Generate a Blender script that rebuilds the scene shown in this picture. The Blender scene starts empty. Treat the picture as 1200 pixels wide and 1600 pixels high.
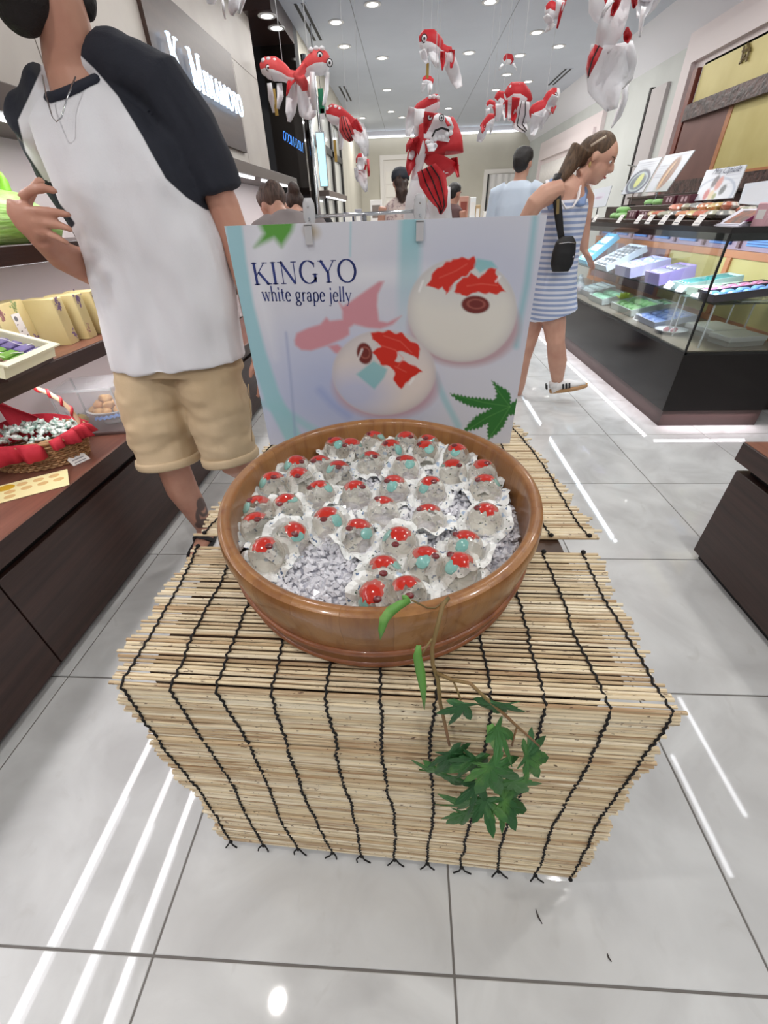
import bpy, bmesh, math, random
import numpy as np
from mathutils import Vector, Matrix, Euler, noise as mnoise
R = random.Random(7)
S = bpy.context.scene
C = S.collection
# ------------------------------------------------------------------ camera
FPX, PITCH, ROLL, YAW, H = 642.512, 0.623341, 0.035541, 0.068631, 1.212
def cam_axes():
    cp, sp = math.cos(PITCH), math.sin(PITCH)
    f = Vector((0, cp, -sp)); r = Vector((1, 0, 0)); d = Vector((0, -sp, -cp))
    cr, sr = math.cos(ROLL), math.sin(ROLL)
    r, d = cr*r + sr*d, -sr*r + cr*d
    Rz = Matrix.Rotation(YAW, 3, 'Z')
    return Rz @ r, Rz @ d, Rz @ f
CR, CD, CF = cam_axes()
CO = Vector((0, 0, H))
cam = bpy.data.objects.new('camera', bpy.data.cameras.new('camera'))
C.objects.link(cam); S.camera = cam
m3 = Matrix((CR, -CD, -CF)).transposed()
cam.matrix_world = Matrix.Translation(CO) @ m3.to_4x4()
cam.data.sensor_width = 36; cam.data.lens = FPX*36/1600
cam.data.clip_start = 0.02; cam.data.clip_end = 100
# ------------------------------------------------------------------ world, exposure
W = bpy.data.worlds.new('mall_light'); S.world = W; W.use_nodes = True
W.node_tree.nodes['Background'].inputs[0].default_value = (0.92, 0.95, 1.0, 1)
W.node_tree.nodes['Background'].inputs[1].default_value = 0.46
S.view_settings.view_transform = 'Standard'; S.view_settings.look = 'None'
S.view_settings.exposure = -0.15; S.view_settings.gamma = 1.0; S.view_settings.use_curve_mapping = False
CEIL = 2.85
def area_light(name, loc, sx, sy, power, col=(1, 1, 1), rot=(0, 0, 0), shape='RECTANGLE', spread=math.pi):
    l = bpy.data.lights.new(name, 'AREA'); l.shape = shape; l.size = sx
    if shape in ('RECTANGLE', 'ELLIPSE'): l.size_y = sy
    l.energy = power; l.color = col; l.spread = spread
    o = bpy.data.objects.new(name, l); C.objects.link(o); o.location = loc; o.rotation_euler = rot
    return o
# ------------------------------------------------------------------ placing: a photograph point put at a chosen real depth
def ray(u, v): return CF + CR*((u-600)/FPX) + CD*((v-800)/FPX)
def aty(u, v, y): d = ray(u, v); return CO + d*(y/d.y)
def atx(u, v, x): d = ray(u, v); return CO + d*(x/d.x)
def atz(u, v, z): d = ray(u, v); return CO + d*((z-H)/d.z)
def scl(p): return max(0.05, (Vector(p)-CO).dot(CF))/FPX       # metres per photograph pixel at p
def prj(p):
    d = Vector(p)-CO; z = d.dot(CF); return 600+FPX*d.dot(CR)/z, 800+FPX*d.dot(CD)/z
# ------------------------------------------------------------------ colours and materials
def lin(c): return tuple(((x/255)/12.92 if x/255 <= .04045 else ((x/255+.055)/1.055)**2.4) for x in c)
MATS = {}
def mat(name, rgb, rough=.5, metal=0., spec=.5, mix=None, bump=None, emit=None, trans=0., alpha=1., coat=0., sheen=0., rnd=None, sss=0., ior=None, coords='Object'):
    """mix=(rgb2, scale, (sx,sy,sz), lo, hi); bump=(scale,strength,(sx,sy,sz)); rnd=list of rgb picked per object"""
    if name in MATS: return MATS[name]
    m = bpy.data.materials.new(name); m.use_nodes = True; MATS[name] = m
    nt = m.node_tree; b = nt.nodes['Principled BSDF']; L = nt.links
    b.inputs['Roughness'].default_value = rough; b.inputs['Metallic'].default_value = metal
    b.inputs['Specular IOR Level'].default_value = spec
    b.inputs['Transmission Weight'].default_value = trans; b.inputs['Alpha'].default_value = alpha
    b.inputs['Coat Weight'].default_value = coat; b.inputs['Coat Roughness'].default_value = .08
    b.inputs['Sheen Weight'].default_value = sheen
    if sss: b.inputs['Subsurface Weight'].default_value = sss; b.inputs['Subsurface Radius'].default_value = (.02, .008, .005)
    if ior: b.inputs['IOR'].default_value = ior
    c1 = (*lin(rgb), 1); b.inputs['Base Color'].default_value = c1
    tc = nt.nodes.new('ShaderNodeTexCoord') if coords == 'Object' else nt.nodes.new('ShaderNodeNewGeometry')
    src = tc.outputs['Object' if coords == 'Object' else 'Position']
    base = None
    if rnd:
        oi = nt.nodes.new('ShaderNodeObjectInfo'); r = nt.nodes.new('ShaderNodeValToRGB'); r.color_ramp.interpolation = 'LINEAR'
        while len(r.color_ramp.elements) < len(rnd): r.color_ramp.elements.new(.5)
        for i, c in enumerate(rnd):
            r.color_ramp.elements[i].position = i/max(1, len(rnd)-1); r.color_ramp.elements[i].color = (*lin(c), 1)
        L.new(oi.outputs['Random'], r.inputs[0]); base = r.outputs[0]
    if mix:
        rgb2, sc, st, lo, hi = mix
        mp = nt.nodes.new('ShaderNodeMapping'); mp.inputs['Scale'].default_value = st; L.new(src, mp.inputs[0])
        n = nt.nodes.new('ShaderNodeTexNoise'); n.inputs['Scale'].default_value = sc; n.inputs['Detail'].default_value = 6; L.new(mp.outputs[0], n.inputs[0])
        mr = nt.nodes.new('ShaderNodeMapRange'); mr.inputs[1].default_value = lo; mr.inputs[2].default_value = hi; L.new(n.outputs[0], mr.inputs[0])
        mx = nt.nodes.new('ShaderNodeMix'); mx.data_type = 'RGBA'; L.new(mr.outputs[0], mx.inputs[0])
        mx.inputs[6].default_value = c1; mx.inputs[7].default_value = (*lin(rgb2), 1)
        if base: L.new(base, mx.inputs[6])
        base = mx.outputs[2]
    if base: L.new(base, b.inputs['Base Color'])
    if bump:
        sc, stg, st = bump
        mp = nt.nodes.new('ShaderNodeMapping'); mp.inputs['Scale'].default_value = st; L.new(src, mp.inputs[0])
        n = nt.nodes.new('ShaderNodeTexNoise'); n.inputs['Scale'].default_value = sc; n.inputs['Detail'].default_value = 5; L.new(mp.outputs[0], n.inputs[0])
        bp = nt.nodes.new('ShaderNodeBump'); bp.inputs['Strength'].default_value = stg; bp.inputs['Distance'].default_value = .01
        L.new(n.outputs[0], bp.inputs['Height']); L.new(bp.outputs[0], b.inputs['Normal'])
    if emit:
        b.inputs['Emission Color'].default_value = (*lin(emit[0]), 1); b.inputs['Emission Strength'].default_value = emit[1]
    return m
def attr_mat(name, attr, rgb0, rgb1, rough=.8, edge=0., bump=None, mid=None):
    """colour switches from rgb0 to rgb1 where the float attribute passes zero (a seam or a printed edge)"""
    m = mat(name, rgb0, rough, bump=bump); nt = m.node_tree; b = nt.nodes['Principled BSDF']
    a = nt.nodes.new('ShaderNodeAttribute'); a.attribute_name = attr
    mr = nt.nodes.new('ShaderNodeMapRange'); mr.inputs[1].default_value = -.0015-edge; mr.inputs[2].default_value = .0015+edge
    mx = nt.nodes.new('ShaderNodeMix'); mx.data_type = 'RGBA'
    mx.inputs[6].default_value = (*lin(rgb0), 1); mx.inputs[7].default_value = (*lin(rgb1), 1)
    nt.links.new(a.outputs['Fac'], mr.inputs[0]); nt.links.new(mr.outputs[0], mx.inputs[0]); nt.links.new(mx.outputs[2], b.inputs['Base Color'])
    return m
def vcol_mat(name, rough=.5, attr='paint', spec=.4):
    m = mat(name, (200, 200, 200), rough, spec=spec); nt = m.node_tree
    a = nt.nodes.new('ShaderNodeAttribute'); a.attribute_name = attr
    nt.links.new(a.outputs['Color'], nt.nodes['Principled BSDF'].inputs['Base Color'])
    return m
# ------------------------------------------------------------------ objects
def link(o, parent=None):
    C.objects.link(o)
    if parent is not None: o.parent = parent
    return o
def tag(o, label=None, cat=None, group=None, kind=None):
    if label: o['label'] = label
    if cat: o['category'] = cat
    if group: o['group'] = group
    if kind: o['kind'] = kind
    return o
def thing(name, label, cat, loc=(0, 0, 0), rz=0., group=None):
    o = bpy.data.objects.new(name, None); C.objects.link(o); o.location = loc; o.rotation_euler = (0, 0, rz)
    o.empty_display_size = .05
    return tag(o, label, cat, group)
class MB:
    def __init__(s): s.v = []; s.f = []; s.m = []; s.cur = 0
    def add(s, vs, fs):
        n = len(s.v); s.v += [tuple(v) for v in vs]; s.f += [tuple(i+n for i in f) for f in fs]; s.m += [s.cur]*len(fs); return s
    def box(s, x0, x1, y0, y1, z0, z1, M=None):
        v = [Vector((x, y, z)) for x in (x0, x1) for y in (y0, y1) for z in (z0, z1)]
        if M: v = [M @ p for p in v]
        return s.add(v, [(0, 1, 3, 2), (4, 6, 7, 5), (0, 4, 5, 1), (2, 3, 7, 6), (0, 2, 6, 4), (1, 5, 7, 3)])
    def bbox(s, x0, x1, y0, y1, z0, z1, b=.004, M=None):
        """box with chamfered vertical and top edges"""
        def rr(x0, x1, y0, y1, c): return [(x0+c, y0), (x1-c, y0), (x1, y0+c), (x1, y1-c), (x1-c, y1), (x0+c, y1), (x0, y1-c), (x0, y0+c)]
        rows = [(z0, 0), (z1-b, 0), (z1, b)]
        v = []
        for z, i in rows: v += [Vector((x, y, z)) for x, y in rr(x0+i, x1-i, y0+i, y1-i, b)]
        if M: v = [M @ p for p in v]
        f = [tuple(range(7, -1, -1)), tuple(range(16, 24))]
        for k in range(2):
            for i in range(8): j = (i+1) % 8; f.append((k*8+i, k*8+j, k*8+8+j, k*8+8+i))
        return s.add(v, f)
    def tube(s, pts, rad, n=8, caps=True, flat=None):
        pts = [Vector(p) for p in pts]
        if not hasattr(rad, '__len__'): rad = [rad]*len(pts)
        t0 = (pts[1]-pts[0]).normalized(); up = Vector((0, 0, 1)) if abs(t0.z) < .9 else Vector((0, 1, 0))
        a = t0.cross(up).normalized(); vs = []; fs = []
        for i, p in enumerate(pts):
            t = (pts[min(i+1, len(pts)-1)]-pts[max(i-1, 0)]).normalized()
            a = (a-t*a.dot(t)).normalized(); b = t.cross(a)
            r = rad[i]; ra, rb = (r if hasattr(r, '__len__') else (r, r))
            for k in range(n):
                g = 2*math.pi*k/n; vs.append(p+a*math.cos(g)*ra+b*math.sin(g)*rb)
        for i in range(len(pts)-1):
            for k in range(n):
                k2 = (k+1) % n; fs.append((i*n+k, i*n+k2, (i+1)*n+k2, (i+1)*n+k))
        if caps: fs += [tuple(range(n-1, -1, -1)), tuple(range((len(pts)-1)*n, len(pts)*n))]
        return s.add(vs, fs)
    def rings(s, rs, n=24, caps=True):
        """rs: list of (cx,cy,cz,rx,ry[,rot[,tilt_x,tilt_y]]) horizontal super-elliptic rings"""
        vs = []; fs = []
        for r in rs:
            cx, cy, cz, rx, ry = r[:5]; ro = r[5] if len(r) > 5 else 0; tx = r[6] if len(r) > 6 else 0; ty = r[7] if len(r) > 7 else 0
            for k in range(n):
                g = 2*math.pi*k/n; x = math.cos(g); y = math.sin(g)
                x = math.copysign(abs(x)**.85, x)*rx; y = math.copysign(abs(y)**.85, y)*ry
                X = x*math.cos(ro)-y*math.sin(ro); Y = x*math.sin(ro)+y*math.cos(ro)
                vs.append((cx+X, cy+Y, cz+tx*X+ty*Y))
        for i in range(len(rs)-1):
            for k in range(n):
                k2 = (k+1) % n; fs.append((i*n+k, i*n+k2, (i+1)*n+k2, (i+1)*n+k))
        if caps: fs += [tuple(range(n-1, -1, -1)), tuple(range((len(rs)-1)*n, len(rs)*n))]
        return s.add(vs, fs)
    def lathe(s, prof, n=32, c=(0, 0, 0), sx=1, sy=1, close=False):
        vs = [(c[0]+r*math.cos(2*math.pi*k/n)*sx, c[1]+r*math.sin(2*math.pi*k/n)*sy, c[2]+z) for r, z in prof for k in range(n)]
        fs = []
        m = len(prof)
        for i in range(m if close else m-1):
            i2 = (i+1) % m
            for k in range(n): k2 = (k+1) % n; fs.append((i*n+k, i*n+k2, i2*n+k2, i2*n+k))
        if not close: fs += [tuple(range(n-1, -1, -1)), tuple(range((m-1)*n, m*n))]
        return s.add(vs, fs)
    def ball(s, c, r, n=12, m=8, M=None):
        if not hasattr(r, '__len__'): r = (r, r, r)
        vs = [Vector((0, 0, -r[2]))]; fs = []
        for i in range(1, m):
            a = -math.pi/2+math.pi*i/m
            for k in range(n): g = 2*math.pi*k/n; vs.append(Vector((r[0]*math.cos(a)*math.cos(g), r[1]*math.cos(a)*math.sin(g), r[2]*math.sin(a))))
        vs.append(Vector((0, 0, r[2])))
        for k in range(n):
            k2 = (k+1) % n; fs.append((0, 1+k2, 1+k)); fs.append((len(vs)-1, 1+(m-2)*n+k, 1+(m-2)*n+k2))
            for i in range(m-2): fs.append((1+i*n+k, 1+i*n+k2, 1+(i+1)*n+k2, 1+(i+1)*n+k))
        vs = [(M @ v if M else v)+Vector(c) for v in vs]
        return s.add(vs, fs)
    def quad(s, a, b, c, d): return s.add([a, b, c, d], [(0, 1, 2, 3)])
    def slab(s, outline, nrm, th):
        """polygon outline (3d points) extruded by th along nrm"""
        nrm = Vector(nrm).normalized()*th; o = [Vector(p) for p in outline]; k = len(o)
        return s.add([p for p in o]+[p+nrm for p in o], [tuple(range(k-1, -1, -1)), tuple(range(k, 2*k))]+[(i, (i+1) % k, k+(i+1) % k, k+i) for i in range(k)])
    def mesh(s, name='m', mats=(), smooth=False):
        me = bpy.data.meshes.new(name); me.from_pydata(s.v, [], s.f)
        if not hasattr(mats, '__len__'): mats = [mats]
        for m in mats: me.materials.append(m)
        if len(mats) > 1: me.polygons.foreach_set('material_index', s.m)
        bm = bmesh.new(); bm.from_mesh(me); bmesh.ops.recalc_face_normals(bm, faces=bm.faces); bm.to_mesh(me); bm.free()
        if smooth: me.shade_smooth()
        if smooth == 'auto': me.set_sharp_from_angle(angle=math.radians(40))
        me.update(); return me
    def build(s, name, mats, parent=None, smooth=False, loc=None, rot=None):
        o = bpy.data.objects.new(name, s.mesh(name, mats, smooth))
        if loc is not None: o.location = loc
        if rot is not None: o.rotation_euler = rot
        return link(o, parent)
def inst(name, me, parent=None, loc=(0, 0, 0), rot=(0, 0, 0), sc=(1, 1, 1)):
    o = bpy.data.objects.new(name, me); o.location = loc; o.rotation_euler = rot; o.scale = sc
    return link(o, parent)
def struct(name, mb, m, smooth=False): return tag(mb.build(name, m, None, smooth), kind='structure')
def modmesh(me, mods):
    o = bpy.data.objects.new('tmp', me); C.objects.link(o)
    for t, kw in mods:
        md = o.modifiers.new('m', t)
        for k, v in kw.items(): setattr(md, k, v)
    dg = bpy.context.evaluated_depsgraph_get(); r = bpy.data.meshes.new_from_object(o.evaluated_get(dg), depsgraph=dg)
    bpy.data.objects.remove(o); return r
def fuse(mb, voxel=.01, smooth=4, mats=()):
    """one continuous surface out of overlapping closed shapes"""
    r = modmesh(mb.mesh('body'), [('REMESH', dict(mode='VOXEL', voxel_size=voxel, use_smooth_shade=True)), ('SMOOTH', dict(factor=.5, iterations=smooth))])
    r.materials.clear()
    for m in (mats if hasattr(mats, '__len__') else [mats]): r.materials.append(m)
    r.shade_smooth(); return r
def coords(me):
    a = np.empty(len(me.vertices)*3); me.vertices.foreach_get('co', a); return a.reshape(-1, 3)
def setco(me, a): me.vertices.foreach_set('co', a.ravel()); me.update()
def setattr_f(me, name, vals):
    a = me.attributes.new(name, 'FLOAT', 'POINT'); a.data.foreach_set('value', np.asarray(vals, dtype=np.float32))
def setattr_c(me, name, cols):
    a = me.attributes.new(name, 'FLOAT_COLOR', 'POINT'); c = np.ones((len(cols), 4), dtype=np.float32); c[:, :3] = cols; a.data.foreach_set('color', c.ravel())
ORD = ['first', 'second', 'third', 'fourth', 'fifth', 'sixth', 'seventh', 'eighth', 'ninth', 'tenth', 'eleventh', 'twelfth']
# ------------------------------------------------------------------ a broad-nib serif alphabet, drawn as strokes
def arc(cx, cy, rx, ry, a0, a1, n=22): return [(cx+rx*math.cos(math.radians(a0+(a1-a0)*i/n)), cy+ry*math.sin(math.radians(a0+(a1-a0)*i/n))) for i in range(n+1)]
GL = {
 'K': (.80, [('T', [(.14, 0), (.14, 1)]), ('t', [(.17, .40), (.62, 1)]), ('T', [(.30, .57), (.70, 0)])], [(.14, 0), (.14, 1), (.64, 1), (.72, 0)]),
 'I': (.36, [('T', [(.17, 0), (.17, 1)])], [(.17, 0), (.17, 1)]),
 'N': (.88, [('t', [(.14, 0), (.14, 1)]), ('T', [(.12, 1), (.70, 0)]), ('t', [(.72, 0), (.72, 1)])], [(.14, 0), (.10, 1), (.72, 1)]),
 'G': (.92, [('n', arc(.44, .5, .38, .51, 42, 332)), ('T', [(.74, .05), (.74, .42)]), ('t', [(.72, .72), (.73, .93)])], [(.74, .42)]),
 'Y': (.76, [('T', [(.07, 1), (.38, .46)]), ('t', [(.68, 1), (.38, .46)]), ('T', [(.38, 0), (.38, .48)])], [(.07, 1), (.68, 1), (.38, 0)]),
 'O': (.90, [('n', arc(.45, .5, .39, .51, 0, 360, 36))], []),
 'M': (1.02, [('t', [(.12, 0), (.13, 1)]), ('T', [(.13, 1), (.48, .04)]), ('t', [(.48, .04), (.84, 1)]), ('T', [(.86, 0), (.86, 1)])], [(.12, 0), (.10, 1), (.88, 1), (.86, 0)]),
 'A': (.80, [('t', [(.08, 0), (.38, 1)]), ('T', [(.38, 1), (.72, 0)]), ('t', [(.19, .34), (.58, .34)])], [(.08, 0), (.72, 0)]),
 'T': (.72, [('T', [(.36, 0), (.36, .98)]), ('t', [(.05, .97), (.67, .97)]), ('t', [(.05, .82), (.06, .97)]), ('t', [(.67, .82), (.66, .97)])], [(.36, 0)]),
 '.': (.28, [('T', [(.12, 0), (.12, .13)])], []),
 'w': (.64, [('T', [(.05, .45), (.19, 0)]), ('t', [(.19, 0), (.33, .45)]), ('T', [(.31, .45), (.45, 0)]), ('t', [(.45, 0), (.58, .45)])], [(.05, .45), (.32, .45), (.58, .45)]),
 'h': (.50, [('T', [(.1, 0), (.1, .75)]), ('n', arc(.24, .3, .14, .15, 175, 0, 10)), ('T', [(.38, 0), (.38, .31)])], [(.1, 0), (.38, 0)]),
 'i': (.22, [('T', [(.1, 0), (.1, .45)]), ('T', [(.1, .58), (.1, .68)])], [(.1, 0)]),
 't': (.30, [('T', [(.12, .07), (.12, .6)]), ('t', [(.01, .44), (.25, .44)]), ('t', [(.12, .07), (.17, .01), (.26, .05)])], []),
 'e': (.44, [('t', [(.06, .26), (.37, .26)]), ('n', arc(.22, .225, .17, .235, 8, 318))], []),
 'g': (.46, [('n', arc(.2, .3, .14, .155, 0, 360)), ('n', arc(.21, -.12, .18, .11, 0, 360)), ('T', [(.11, .16), (.1, .07), (.3, 0)]), ('t', [(.3, .42), (.42, .45)])], []),
 'r': (.34, [('T', [(.1, 0), (.1, .45)]), ('n', arc(.23, .28, .13, .16, 170, 55, 8))], [(.1, 0)]),
 'a': (.43, [('n', arc(.2, .32, .12, .135, 160, 0, 8)), ('T', [(.32, .02), (.32, .34)]), ('n', arc(.19, .12, .13, .13, 40, 320)), ('t', [(.32, .04), (.41, .02)])], []),
 'p': (.50, [('T', [(.1, -.24), (.1, .44)]), ('n', arc(.25, .22, .18, .24, -150, 150))], [(.1, -.24)]),
 'j': (.22, [('T', [(.1, -.12), (.1, .45)]), ('t', [(.1, -.1), (.05, -.24), (-.06, -.22)]), ('T', [(.1, .58), (.1, .68)])], []),
 'l': (.21, [('T', [(.1, 0), (.1, .75)])], [(.1, 0)]),
 'y': (.46, [('T', [(.06, .45), (.24, .02)]), ('t', [(.42, .45), (.16, -.22), (.06, -.22)])], [(.06, .45), (.42, .45)]),
 ' ': (.26, [], []),
}
def text_mb(s, height, O, X, U, th=.0, bold=1., caps=None, track=0.):
    """letters as flat (or th deep) shapes: O origin, X reading direction, U up; caps: per-letter height factors"""
    mb = MB(); O, X, U = Vector(O), Vector(X).normalized(), Vector(U).normalized(); Nn = X.cross(U)
    pen = 0.; T, t = .125*bold, .042*bold
    def put(poly, hh):
        p3 = [O+X*(pen+x*hh)+U*(y*hh) for x, y in poly]
        if th: mb.slab(p3, Nn, th)
        else: mb.add(p3, [tuple(range(len(p3)))])
    for i, ch in enumerate(s):
        adv, strokes, serifs = GL[ch]; hh = height*(caps[i] if caps else 1)
        small = ch.islower()
        for kind, pts in strokes:
            for a, b in zip(pts, pts[1:]):
                dx, dy = b[0]-a[0], b[1]-a[1]; L = math.hypot(dx, dy) or 1e-6; nx, ny = -dy/L, dx/L
                w = {'T': T, 't': t}.get(kind) or (t+(T-t)*abs(dy)/L)
                if small: w *= .62
                ex, ey = dx/L*w*.12, dy/L*w*.12
                put([(a[0]-nx*w/2-ex, a[1]-ny*w/2-ey), (b[0]-nx*w/2+ex, b[1]-ny*w/2+ey), (b[0]+nx*w/2+ex, b[1]+ny*w/2+ey), (a[0]+nx*w/2-ex, a[1]+ny*w/2-ey)], hh)
        for x, y in serifs:
            k = .13 if not small else .075; q = t*.5 if not small else t*.35
            yy = y-q if y > .3 else y+q
            put([(x-k, yy-q), (x+k, yy-q), (x+k, yy+q), (x-k, yy+q)], hh)
        pen += (adv+track)*hh
    return mb, pen
# ================================================================== the room
wood_dark = mat('dark_wood', (66, 44, 38), .38, mix=((48, 31, 27), 5, (1, .35, 9), .35, .7), bump=(60, .08, (1, .2, 3)), coords='Position')
wood_top = mat('counter_top_wood', (140, 92, 76), .35, mix=((112, 70, 57), 5, (6, .5, 6), .35, .7), coords='Position')
black_gap = mat('black_recess', (14, 11, 11), .5)
white_paint = mat('white_wall', (206, 209, 206), .6, coords='Position', mix=((196, 199, 196), 2, (1, 1, 1), .3, .7))
beige_paint = mat('beige_wall', (204, 200, 186), .6, coords='Position', mix=((194, 190, 176), 2, (1, 1, 1), .3, .7))
pink_white = mat('pinkish_white', (226, 214, 214), .45)
ceil_mat = mat('ceiling_paint', (206, 213, 224), .7, coords='Position', mix=((198, 205, 216), 1.5, (1, 1, 1), .3, .7))
led_mat = mat('led_strip', (255, 255, 255), .5, emit=((248, 250, 255), 6.))
lamp_mat = mat('lamp_disc', (255, 255, 255), .5, emit=((255, 252, 246), 7.))
chrome = mat('chrome', (200, 202, 205), .18, metal=1.)
dark_glass = mat('black_glossy_panel', (24, 19, 18), .06, spec=.6)
def tile_mat():
    m = mat('polished_tile', (206, 206, 205), .035, spec=.5); nt = m.node_tree; b = nt.nodes['Principled BSDF']; L = nt.links
    g = nt.nodes.new('ShaderNodeNewGeometry'); oi = nt.nodes.new('ShaderNodeObjectInfo')
    va = nt.nodes.new('ShaderNodeVectorMath'); va.operation = 'MULTIPLY_ADD'; va.inputs[1].default_value = (1, 1, 1)
    cx = nt.nodes.new('ShaderNodeCombineXYZ'); mu = nt.nodes.new('ShaderNodeMath'); mu.operation = 'MULTIPLY'; mu.inputs[1].default_value = 37
    L.new(oi.outputs['Random'], mu.inputs[0]); L.new(mu.outputs[0], cx.inputs[2]); L.new(g.outputs['Position'], va.inputs[0]); L.new(cx.outputs[0], va.inputs[2])
    n = nt.nodes.new('ShaderNodeTexNoise'); n.inputs['Scale'].default_value = 2.6; n.inputs['Detail'].default_value = 9; n.inputs['Distortion'].default_value = 2.2; L.new(va.outputs[0], n.inputs[0])
    r = nt.nodes.new('ShaderNodeValToRGB'); e = r.color_ramp.elements
    e[0].position = .32; e[0].color = (*lin((196, 196, 195)), 1); e[1].position = .66; e[1].color = (*lin((216, 217, 216)), 1)
    L.new(n.outputs[0], r.inputs[0])
    n2 = nt.nodes.new('ShaderNodeTexNoise'); n2.inputs['Scale'].default_value = 9; n2.inputs['Detail'].default_value = 8; n2.inputs['Distortion'].default_value = 1.5; L.new(va.outputs[0], n2.inputs[0])
    mr = nt.nodes.new('ShaderNodeMapRange'); mr.inputs[1].default_value = .62; mr.inputs[2].default_value = .78; mr.inputs[4].default_value = .3; L.new(n2.outputs[0], mr.inputs[0])
    mx = nt.nodes.new('ShaderNodeMix'); mx.data_type = 'RGBA'; L.new(mr.outputs[0], mx.inputs[0]); L.new(r.outputs[0], mx.inputs[6]); mx.inputs[7].default_value = (*lin((176, 173, 168)), 1)
    L.new(mx.outputs[2], b.inputs['Base Color'])
    return m
TS, TX, TY = .61, -1.123, .1279
fl = struct('floor', MB().box(-2.6, 3.3, -1.9, 13.6, -.06, -.0022), mat('grout', (112, 108, 104), .8))
tm = MB().bbox(.0022, TS-.0022, .0022, TS-.0022, -.012, 0, .0012).mesh('tile', tile_mat())
for i in range(-3, 8):
    for j in range(-4, 22):
        inst('tile', tm, fl, (TX+i*TS, TY+j*TS, 0))
ce = struct('ceiling', MB().box(-2.6, 3.3, -1.9, 13.6, CEIL, CEIL+.08), ceil_mat)
for k, x in enumerate((-.55, 1.05)):   # joints between ceiling boards
    MB().box(x-.004, x+.004, 2.0, 13.3, CEIL-.0015, CEIL+.001).build('ceiling_joint', mat('joint_line', (150, 156, 164), .7), ce)
struct('wall_back', MB().box(-2.6, 3.3, 13.3, 13.5, 0, CEIL), beige_paint)
struct('wall_right', MB().box(2.9, 3.1, -1.9, 13.3, 0, CEIL), white_paint)
struct('trim_1', MB().add([(2.9, y, z) for y in (2.8, 13.3) for z in (CEIL, CEIL-.30)]+[(2.62, y, CEIL) for y in (2.8, 13.3)], [(0, 1, 3, 2), (0, 4, 1), (2, 3, 5), (1, 4, 5, 3), (0, 2, 5, 4)]), mat('cove_white', (232, 232, 238), .6))
struct('trim_2', MB().box(-1.2, 2.62, 13.16, 13.3, CEIL-.1, CEIL-.0), mat('cove_white', (0, 0, 0)))
t = struct('trim_3', MB().box(-1.15, 2.6, 13.15, 13.165, CEIL-.12, CEIL-.095), led_mat)
# left wall in front of the shelves, then a dark alcove, then the shop window
struct('wall_left_lower', MB().box(-1.75, -1.53, -1.9, 5.55, 0, 1.565), white_paint)
wl = struct('wall_left', MB().box(-1.75, -1.45, -1.9, 5.55, 1.565, CEIL), mat('stone_wall', (196, 190, 182), .45, coords='Position', mix=((182, 174, 168), 3, (1, 1, 1), .3, .7)))
for y in (1.0, 2.3, 3.6, 4.85):
    MB().box(-1.452, -1.449, y-.002, y+.002, 1.5, 2.28).build('panel_joint', mat('joint_dark', (120, 112, 104), .7), wl)
MB().box(-1.452, -1.449, -1.9, 5.55, 2.30, 2.304).build('panel_joint', MATS['joint_dark'], wl)
struct('trim_4', MB().box(-2.3, -1.2, 6.3, 6.5, 0, CEIL), dark_glass)
struct('trim_5', MB().box(-2.3, -1.2, 5.4, 6.3, 2.70, CEIL), mat('dark_soffit', (52, 32, 28), .3))
struct('wall_left_alcove', MB().box(-2.5, -2.3, 5.4, 6.6, 0, CEIL), dark_glass)
struct('wall_left_far', MB().box(-1.5, -1.2, 9.6, 13.3, 0, CEIL).box(-1.5, -1.2, 6.5, 9.6, 2.5, CEIL), beige_paint)
win = tag(MB().box(-1.24, -1.18, 6.5, 6.62, 0, 2.5).box(-1.24, -1.18, 7.45, 7.6, 0, 2.5).box(-1.24, -1.18, 8.4, 8.55, 0, 2.5).box(-1.24, -1.18, 9.5, 9.62, 0, 2.5).box(-1.24, -1.18, 6.5, 9.6, 1.98, 2.06).box(-1.24, -1.18, 6.5, 9.6, 2.42, 2.5).box(-1.24, -1.18, 6.5, 9.6, 0, .12).build('window_1', mat('dark_frame', (30, 28, 27), .4)), kind='structure')
pane = mat('shop_pane', (214, 216, 210), .1, spec=.5)
for y0, y1 in ((6.62, 7.45), (7.6, 8.4), (8.55, 9.5)):
    for z0, z1 in ((.12, 1.98), (2.06, 2.42)): MB().box(-1.222, -1.212, y0, y1, z0, z1).build('pane', pane, win)
MB().tube([(-1.10, 6.2, 0), (-1.10, 6.2, 2.6)], .03, 14).build('x', chrome, None, True)
tag(bpy.data.objects['x'], 'polished chrome pole standing by the black glossy panel', 'pole'); bpy.data.objects['x'].name = 'chrome_pole'
vs_ = thing('vertical_sign', 'narrow upright light box glowing pale blue beside the chrome pole', 'sign', (-1.02, 6.35, 0))
MB().box(-.05, .05, -.02, .02, 1.52, 2.02).build('frame', chrome, vs_)
MB().box(-.042, .042, -.024, -.019, 1.53, 2.01).build('light_panel', mat('sign_glow', (180, 225, 235), .5, emit=((170, 225, 240), 1.2)), vs_)
MB().tube([(0, 0, 2.02), (0, 0, CEIL)], .008, 8).build('hanger', chrome, vs_)
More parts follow.
